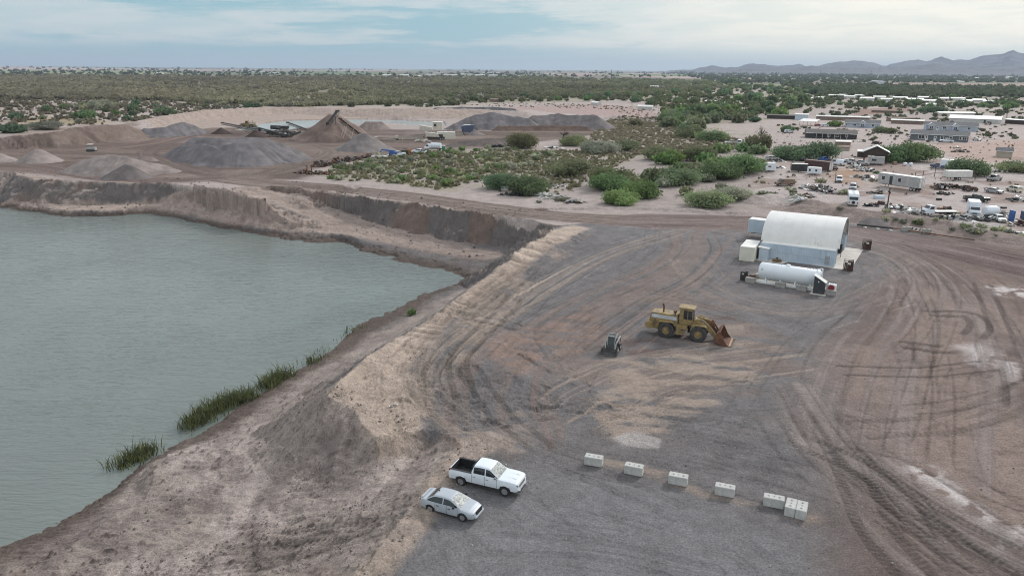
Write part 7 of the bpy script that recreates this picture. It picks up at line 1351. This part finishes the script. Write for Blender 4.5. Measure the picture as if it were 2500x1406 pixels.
for px, py, s, m, lb in [(2122, 405, (1.0, .8, 1.2), 'old_wood', None), (2184, 402, (1.3, 1.0, 1.0), 'wood', 'wooden crate right of the stripped trailer'), (2146, 485, (2.6, 1.4, .8), 'container_blue', 'pale blue chest freezer on the open lot'), (2292, 489, (1.2, .8, .5), 'black_plastic', 'small black box alone on the open dirt'), (2450, 509, (1.2, .8, .4), 'black_plastic', 'black tub near the green gray parts'), (2468, 540, (.3, 1.6, 2.4), 'blue_paint', 'upright faded blue panel beside the white sedan'), (2497, 540, (.3, 1.8, 2.2), 'navy_paint', 'upright navy panel at the right edge'), (1232, 465, (2.0, 1.2, 1.2), 'dull_white', 'white drum box at the foot of the roadside mesquite')]:
    if lb:
        q = at(px, py); t = thing('loose_box' if s[0] > .5 else 'scrap_door', lb, 'box' if s[0] > .5 else 'scrap', tuple(q), .1); MB().box((0, 0, s[2] / 2), s).obj('shell', M[m], t, False, .05); MB().box((0, 0, s[2] + .02), (s[0] * .96, s[1] * .96, .05)).obj('lid', M[m], t)
for px, py in ((2209, 405), (2223, 406)):
    q = at(px, py); t = thing('propane_tank', 'left round white tank on the ochre dirt' if px < 2215 else 'right round white tank on the ochre dirt', 'tank', tuple(q), 0); MB().lathe([(.05, 0), (.6, .15), (.75, .6), (.6, 1.05), (.05, 1.2)], (0, 0, .05), (0, 0, 1), 14).obj('tank_shell', M['white_paint'], t, True); MB().cyl((0, 0, 1.2), (0, 0, 1.4), .12, .12, 8).obj('valve_cap', M['rust'], t)
# fences, rails, pipes, poles
def pole(px, pb, pt, label, r=.16, arm=False, mt='dark_wood'):
    b = at(px[0], pb); v = -(pt - 703) / FPX; u = (px[1] - 1250) / FPX; d = u * CR + v * CU + F0; k = b[1] / d[1]; h = CAMH + d[2] * k - b[2]; x1 = d[0] * k - b[0]
    t = thing('utility_pole', label, 'pole', tuple(b), 0); MB().cyl((0, 0, -.3), (x1, 0, h), r, r * .75, 8).obj('pole_shaft', M[mt], t, True); mb = MB(); mb.box((x1, 0, h * .93), (r * 9, r, r)) if arm else mb.box((x1, 0, h), (r * 2.2, r * 2.2, .08)); mb.obj('crossarm' if arm else 'pole_cap', M[mt], t)
for a in [((2164, 2173), 519, 461, 'brown wooden pole leaning beside the pale rubble heap', .17), ((2040, 2041), 447, 421, 'rusty post behind the white car facing the camera', .12), ((1493, 1493), 194, 171, 'tall dark pole on the horizon right of centre', .9), ((1712, 1712), 193, 177, 'dark pole above the low white building on the plain', .7), ((1272, 1272), 192, 175, 'dark pole on the plain left of centre', .7), ((1895, 1895), 190, 174, 'thin pole below the mountain foot', .6), ((2003, 2003), 190, 172, 'thin pole beside the dark crowned tree', .6), ((2126, 2127), 200, 172, 'tall thin pole by the white warehouse', .5), ((2285, 2285), 178, 168, 'short pole on the right plain', .6), ((1543, 1543), 268, 246, 'slim pale lamp pole at the clearing', .2), ((2216, 2218), 272, 255, 'leaning pole at the bare paddock', .22, True), ((2458, 2460), 292, 258, 'pole with a round lamp near the metal barn', .25), ((1848, 1848), 254, 239, 'thin pole in the thicket, left of the pair', .2), ((1870, 1870), 254, 238, 'thin pole in the thicket, right of the pair', .2), ((1108, 1108), 332, 309, 'thin mast beside the quarry control tower', .1), ((2251, 2250), 527, 505, 'slim rusty post in front of the flatbed cab', .08)]: pole(*a[:4], *a[4:])
def rail_fence(label, pts, h, rails, m, name='rail_fence', posts=True):
    P = [at(*p) for p in pts]; o = P[0]; t = thing(name, label, 'fence', tuple(o), 0)
    for a, b in zip(P[:-1], P[1:]):
        mb = MB(); [mb.bar(a - o + np.array((0, 0, h * (k + 1) / rails)), b - o + np.array((0, 0, h * (k + 1) / rails)), .10) for k in range(rails)]; mb.obj('rail', M[m], t)
    if posts:
        for p in P: MB().cyl(tuple(p - o - np.array((0, 0, .2))), tuple(p - o + np.array((0, 0, h + .15))), .11, .11, 6).obj('post', M[m], t)
rail_fence('dark pipe rail fence in front of the white camper', [(2233, 440), (2252, 437), (2281, 432), (2311, 432), (2340, 436), (2380, 440), (2410, 441)], 2.4, 2, 'cage_red')
rail_fence('pale open rail fence below the dark house', [(1890, 345), (1915, 346), (1940, 346), (1965, 347), (1990, 348)], 1.3, 3, 'dull_white')
rail_fence('gray ladder shaped steel frame rail lying along the bank', [(2325, 545), (2350, 548), (2375, 551), (2400, 554), (2440, 558)], .7, 2, 'gray_paint', 'frame_rail')
a, b = at(2092, 553), at(2180, 562); t = thing('steel_pipe', 'long black pipe lying on supports along the road edge', 'pipe', tuple(a), 0); MB().cyl((0, 0, .4), tuple(b - a + np.array((0, 0, .4))), .22, .22, 10).obj('pipe_shaft', M['machine_dark'], t, True); mb = MB(); [mb.box(tuple((b - a) * f + np.array((0, -.2, .1))), (.4, 1.6, .2)) for f in (.2, .55, .9)]; mb.obj('supports', M['trim_white'], t)
for px, py, lb in [(2211, 565, 'weathered concrete block holding the left end of the striped rail'), (2261, 571, 'weathered concrete block holding the right end of the striped rail')]:
    q = at(px, py); o = thing('concrete_block', lb, 'concrete block', tuple(q), -.15); block_parts(o, 1.6, 1.0, 1.0, 'concrete_old', False); MB().box((0, 0, 1.0), (.5, .12, .12)).obj('lifting_loop', M['rust'], o)
a, b = at(2221, 563), at(2255, 569); t = thing('striped_barrier', 'red and white striped barrier rail between two concrete blocks', 'barrier', tuple(a), math.atan2(b[1] - a[1], b[0] - a[0])); L = float(np.linalg.norm(b - a)); MB().box((L / 2, 0, .55), (L, .16, .5)).obj('rail', M['trim_white'], t); mb = MB(); [mb.prism([(x, .31), (x + .35, .31), (x + .6, .79), (x + .25, .79)], -.09, .09) for x in np.arange(.2, L - .6, .8)]; mb.obj('red_stripes', M['rust'], t)
a, b = at(2181, 561), at(2380, 590); t = thing('steel_pipe', 'long thin rusty pipe behind the striped barrier', 'pipe', tuple(a), 0); MB().cyl((0, 0, .3), tuple(b - a + np.array((0, 0, .3))), .12, .12, 8).obj('pipe_shaft', M['rust'], t, True); MB().cyl(tuple((b - a) * .5 + np.array((0, 0, .3))), tuple((b - a) * .5 + np.array((.5, -.05, .3))), .18, .18, 8).obj('pipe_joint', M['rust'], t)
# ------------------------------------------------------------------ quarry machines
def hp(px, pt, pb):
    """point above the ground foot (px, pb) that shows at row pt"""
    b = at(px, pb); v = -(pt - 703) / FPX; u = (px - 1250) / FPX; d = u * CR + v * CU + F0; k = b[1] / d[1]; return np.array((d[0] * k, b[1], CAMH + d[2] * k))
def conveyor(label, lo, hi, frame='plant_dark', w=1.3, dep=.9, legs=((.3, 0), (.75, 0)), legm=None):
    lo, hi = np.array(lo, float), np.array(hi, float); o = np.array((lo[0], lo[1], 0.0)); t = thing('conveyor', label, 'conveyor', tuple(o), 0); a, b = lo - o, hi - o; d = b - a; n = np.array((-d[1], d[0], 0)); n = n / (np.linalg.norm(n) + 1e-6) * w / 2
    mb = MB(); up = np.array((0, 0, dep))
    for s in (-1, 1): mb.bar(a + n * s, b + n * s, .16); mb.bar(a + n * s - up, b + n * s - up, .14)
    m = max(4, int(np.linalg.norm(d) / 1.8))
    for i in range(m):
        for s in (-1, 1): p, q = a + d * i / m + n * s, a + d * (i + 1) / m + n * s; mb.bar(p - up, q, .08); mb.bar(q, q - up, .08)
    mb.obj('truss', M[frame], t); c = np.array((0, 0, .12)); MB().bar(a + c, b + c, w * .8, .1).obj('belt', M['rubber'], t)
    MB().cyl(tuple(b + n * 1.2), tuple(b - n * 1.2), .35, .35, 10).obj('head_pulley', M['plant_dark'], t); MB().box(tuple(a), (1.4, 1.4, 1.2)).obj('tail_box', M[frame], t)
    for f, lean in legs:
        p = a + d * f; z0 = 0; mb = MB(); [mb.bar(p + n * s, (p[0] + n[0] * s * 1.6 + lean, p[1] + n[1] * s * 1.6, z0), .2) for s in (-1, 1)]; mb.bar((p[0] - n[0] * 1.4 + lean * .6, p[1] - n[1] * 1.4, p[2] * .4), (p[0] + n[0] * 1.4 + lean * .6, p[1] + n[1] * 1.4, p[2] * .4), .12); mb.obj('support_legs', M[legm or frame], t)
    return t
conveyor('left dark conveyor with its head over the small dark cone', hp(634, 317, 331), hp(543, 300, 323), legs=((.65, 8),))
conveyor('dark conveyor reaching from the crusher to the cone by the yellow loader', hp(702, 331, 337), hp(620, 309, 331), legs=((.55, 7),))
conveyor('dark conveyor sloping down right from the crusher drum', hp(757, 319, 330), hp(702, 299, 327), legs=((.5, 0),))
conveyor('steep dark conveyor rising to the highest point over the brown cone', hp(800, 302, 345), hp(824, 271, 341), w=1.6, dep=1.2, legs=((.6, 0),))
conveyor('dark conveyor with white legs sloping down right from the brown cone', hp(878, 327, 344), hp(830, 290, 347), w=1.6, dep=1.2, legs=((.35, -2), (.68, -3)), legm='plant_cream')
conveyor('low cream conveyor frame lying left of the cream crusher', hp(917, 337, 341), hp(970, 340, 345), 'plant_cream', legs=((.5, 0),)); conveyor('cream conveyor frame running into the cream crusher', hp(968, 334, 342), hp(1034, 335, 340), 'plant_cream', legs=((.2, 0), (.7, 0))); conveyor('cream conveyor between the control tower and the blue hopper', hp(1088, 324, 331), hp(1132, 326, 331), 'plant_cream', legs=((.5, 0),))
q = at(685, 332); t = thing('crushing_plant', 'dark crushing and screening plant on trestle legs in the quarry', 'crusher', tuple(q), 0); t.scale = (.62, .62, .62); dk = M['plant_dark']
for x in (-8, -3, 2, 6): mb = MB(); [mb.bar((x, s * 2, 0), (x, s * 1.6, 4.5), .35) for s in (-1, 1)]; mb.bar((x, -2, 2), (x, 2, 2.6), .25); mb.obj('trestle', dk, t)
MB().box((1, 0, 3.2), (12, 3.0, .3)).obj('deck', dk, t); MB().cyl((-7, 0, 6.6), (1, 0, 6.2), 1.6, 1.6, 16).obj('wash_drum', dk, t, True); MB().prism([(2, 4.8), (6, 4.8), (7.2, 7.6), (1.2, 7.6)], -1.8, 1.8).obj('hopper', dk, t); mb = MB(); [mb.bar((x, -2, 4.8), (x, -2, 5.9), .1) for x in range(-9, 8, 2)]; mb.bar((-9, -2, 5.9), (7, -2, 5.9), .1); mb.obj('railing', M['gray_paint'], t); mb = MB(); [mb.cyl((x, -1.8, 0), (x, -1.8, 2.2), .8, .8, 10) for x in (8.5, 10.5, 13)]; mb.obj('drums', M['old_wood'], t); MB().box((-5, -1.5, 2.2), (3, 1.5, 2)).obj('motor_box', dk, t)
for c_ in list(bpy.data.objects):
    if c_.get('category') == 'wheel loader':
        q = at(606, 316); l2 = dup(c_, (q[0], q[1], q[2] + .6), math.pi + .1, 'distant yellow wheel loader working behind the dark cones in the quarry', 1.05); break
# cream crusher, tower, container
[junk(px_, py_, 6, 3, 2.0, 36, lb_, ('plant_dark', 'machine_dark', 'gray_paint'), 150 + px_, 'machine_parts', 'machine parts') for px_, py_, lb_ in ((672, 330, 'dark machine parts at the left foot of the crushing plant'), (692, 335, 'dark machine parts in front of the crushing plant'), (708, 332, 'dark machine parts right of the crushing plant'), (655, 327, 'dark machine parts between the conveyors left of the crushing plant'), (728, 330, 'dark machine parts between the crushing plant and the brown cone'), (745, 334, 'dark machine parts at the foot of the brown cone'))]
conveyor('short dark conveyor in front of the crushing plant', hp(735, 330, 336), hp(676, 312, 333), legs=((.6, 0),))
q = at(1067, 336); t = thing('control_tower', 'cream control cabin on legs standing over the quarry plant', 'control tower', (q[0], q[1] + 4, q[2]), .05); mb = MB(); [mb.box((x, y, 1.8), (.25, .25, 3.6)) for x in (-1.8, 1.8) for y in (-1.3, 1.3)]; mb.obj('legs', M['plant_cream'], t); MB().box((0, 0, 5.2), (4.4, 3.2, 3.4)).obj('cabin', M['plant_cream'], t, False, .05); MB().box((0, 0, 7.0), (4.8, 3.6, .2)).obj('roof', M['roof_white'], t); MB().box((-1.1, -1.62, 5.6), (1.2, .06, 1.2)).obj('window', M['glass'], t)
q = at(1085, 340); t = thing('plant_container', 'long cream container beside the quarry control tower', 'container', (q[0], q[1], q[2]), .05); container(t, 8.5, 2.6, 3.2, M['container_cream'], M['roof_white'])
t.location.x -= 3.5
q = at(1062, 342); t = thing('jaw_crusher', 'cream and black mobile crusher in front of the container', 'crusher', tuple(q), .05); MB().prism([(-4, 1.6), (-4.4, 3.6), (1.2, 3.0), (2.2, 1.4)], -1.2, 1.2).obj('feed_hopper', M['plant_cream'], t); MB().box((.5, 0, .9), (8, 2.0, 1.0)).obj('chassis', M['plant_dark'], t); [wheel(t, x, s * 1.0, .5, .3, 5, 'dull_white', 'tyre_mud', .5) for x in (2.6, 3.7) for s in (-1, 1)]; MB().box((2.6, 0, 1.9), (2.2, 1.8, 1.2)).obj('engine_box', M['plant_dark'], t)
q = at(1040, 330); t = thing('screen_plant', 'cream screening machine behind the jaw crusher', 'screen', (q[0], q[1] + 3, q[2]), .05); MB().prism([(-3.5, 2.2), (-3.2, 4.6), (2.8, 3.6), (2.8, 2.0)], -1.5, 1.5).obj('screen_box', M['plant_cream'], t); mb = MB(); [mb.bar((x, s * 1.4, 0), (x * .9, s * 1.3, 2.4), .3) for x in (-3, 2.5) for s in (-1, 1)]; mb.obj('legs', M['plant_cream'], t)
junk(1032, 346, 7, 3, 1.2, 30, 'pale parts lying left of the jaw crusher', ('plant_cream', 'dull_white'), 140, 'machine_parts', 'machine parts')
q = at(1142, 328); t = thing('blue_hopper', 'dark blue feed hopper beside the small gray heap', 'hopper', tuple(q), .1); MB().prism([(-2.8, 1.0), (-3.4, 4.2), (3.2, 4.6), (2.4, 1.0)], -1.8, 1.8).obj('hopper_shell', M['navy_paint'], t); mb = MB(); [mb.box((x, y, .6), (.3, .3, 1.2)) for x in (-2, 2) for y in (-1.4, 1.4)]; mb.obj('legs', M['plant_dark'], t); MB().box((-.3, 0, 4.6), (3.5, 3.0, .15)).obj('lid', M['dull_white'], t)
q = at(1083, 369); t = thing('portable_toilet', 'green portable toilet with a white roof at the quarry entrance', 'portable toilet', tuple(q), 0); MB().box((0, 0, 1.05), (1.2, 1.2, 2.1)).obj('cabin', M['green_paint'], t, False, .05); MB().box((0, 0, 2.18), (1.3, 1.3, .2), None, 0, (.8, .8)).obj('roof', M['roof_white'], t); MB().box((0, -.62, 1.0), (.8, .04, 1.8)).obj('door', M['green_paint'], t)
q = at(990, 379); t = thing('compactor', 'orange and black roller machine parked by the scrub', 'machine', tuple(q), .1); MB().box((-.3, 0, 1.2), (2.6, 1.6, 1.2)).obj('machine_body', M['machine_dark'], t, False, .08); MB().box((1.6, 0, 1.5), (1.2, 1.4, 1.4)).obj('engine_cover', M['orange_paint'], t, False, .08); MB().cyl((-1.8, -.9, .75), (-1.8, .9, .75), .75, .75, 16).obj('roller_drum', M['rust'], t, True); [wheel(t, 1.5, s * .8, .7, .4, 5, 'orange_paint', 'tyre_mud', .5) for s in (-1, 1)]; MB().box((-.2, 0, 2.5), (1.6, 1.5, .12)).obj('canopy', M['machine_dark'], t)
q = at(952, 383); t = thing('boom_lift', 'bright blue boom machine beside the quarry road', 'boom lift', tuple(q), .05); MB().box((1.2, 0, 1.3), (3.0, 1.9, 1.3)).obj('lift_body', M['blue_paint'], t, False, .1); mb = MB(); mb.bar((1.6, 0, 2.1), (-3.0, 0, 2.6), .5, .5); mb.bar((-3.0, 0, 2.6), (-3.6, 0, 1.2), .35); mb.obj('boom', M['blue_paint'], t); MB().box((-3.8, 0, 1.0), (.8, 1.5, 1.0)).obj('basket', M['blue_paint'], t); [wheel(t, x, s * .95, .5, .3, 5, 'blue_paint', 'tyre_mud', .5) for x in (.2, 2.2) for s in (-1, 1)]
q = at(926, 386); t = thing('old_boat', 'pale upturned boat hull lying by the scrub', 'boat', tuple(q), .05); MB().prism([(-3.2, .2), (-2.8, .95), (1.8, 1.0), (3.4, .4), (3.0, .15)], -.9, .9).obj('hull', M['dull_white'], t, False, .15); MB().box((-.3, 0, 1.05), (3.2, .5, .15)).obj('keel', M['concrete_old'], t)
q = at(215, 388); t = thing('dozer', 'small white roofed machine behind the pale stockpile', 'machine', (q[0], q[1] + 3, q[2] + 2.2), .1); MB().box((0, 0, 1.0), (3.2, 1.8, 1.1)).obj('machine_body', M['gray_paint'], t, False, .1); MB().box((-.3, 0, 2.6), (1.8, 1.6, .15)).obj('canopy', M['roof_white'], t); mb = MB(); [mb.box((x, y, 2.0), (.1, .1, 1.2)) for x in (-1, .4) for y in (-.7, .7)]; mb.obj('canopy_posts', M['machine_dark'], t); [MB().box((0, s * 1.0, .45), (3.0, .5, .8)).obj('track', M['tyre_mud'], t, False, .2) for s in (-1, 1)]
# bare leaning tree and stump on the sage flat
def bare_tree(label, px, py, h, seed):
    q = at(px, py); rr = random.Random(seed); t = thing('dead_tree', label, 'tree', tuple(q), 0); mb = MB(); mb.cyl((0, 0, -.2), (.5, 0, h * .5), .35, .25, 8); mb.obj('trunk', M['dark_wood'], t, True); mb = MB()
    for i in range(16): a = Vector((.5, 0, h * rr.uniform(.3, .5))); b = a + Vector((rr.uniform(-2.4, 2.8), rr.uniform(-1.5, 1.5), rr.uniform(.2, h * .5))); mb.cyl(a, b, .12, .04, 5); [mb.cyl(a.lerp(b, .6), a.lerp(b, .6) + Vector((rr.uniform(-1, 1), rr.uniform(-1, 1), rr.uniform(0, 1))), .05, .02, 4) for _ in range(3)]
    mb.obj('branches', M['dark_wood'], t)
bare_tree('leaning dead tree on the sage flat left of the olive tree', 1374, 340, 5, 1); bare_tree('dead tree with dark twigs behind the sage flat', 1552, 306, 4.5, 2); bare_tree('bare topped tree rising above the brown leaved tree', 1854, 352, 9, 3)
for px, py, lb, k in [(2060, 474, 'yellow green sage mound beside the junk heap', 'sage'), (2003, 446, 'round pale sage mound above the junk heap', 'sage'), (2140, 424, 'small green bush left of the long silver trailer', 'green'), (2240, 548, 'dark olive bush on the bank below the pale rubble', 'olive'), (2302, 542, 'brown bush on the bank left of the scrap line', 'gray'), (2356, 556, 'olive bush on the bank below the scrap frames', 'olive'), (2395, 556, 'sage bush on the bank right of the olive bush', 'sage'), (2440, 568, 'largest pale sage bush on the bank', 'sage'), (2372, 566, 'low brown bush near the foot of the bank', 'gray'), (1935, 472, 'small olive bush on the dirt slope', 'olive')]:
    q = at(px, py); s = 2.2 if 'largest' in lb or 'mound' in lb else 1.5; shrub(k, 1, (q[0], q[1], q[2] - .1), s, s * .85, lb, None)
# ------------------------------------------------------------------ air
def haze():
    bm = bmesh.new(); bmesh.ops.create_cube(bm, size=1.0)
    me = bpy.data.meshes.new('haze'); bm.to_mesh(me); bm.free()
    o = bpy.data.objects.new('haze', me); COL.objects.link(o); tag(o, kind='stuff')
    o.scale = (70000, 36000, 362 + 20); o.location = (0, 17500, (362 - 20) / 2)
    m = bpy.data.materials.new('haze_air'); m.use_nodes = True; t = m.node_tree; t.nodes.clear()
    v = NN(t, 'ShaderNodeVolumePrincipled'); v.inputs['Color'].default_value = (.64, .76, .92, 1); v.inputs['Density'].default_value = HAZE_D; v.inputs['Anisotropy'].default_value = .2
    u = NN(t, 'ShaderNodeOutputMaterial'); t.links.new(v.outputs[0], u.inputs['Volume']); me.materials.append(m)
HAZE_D = 5.5e-5
haze()
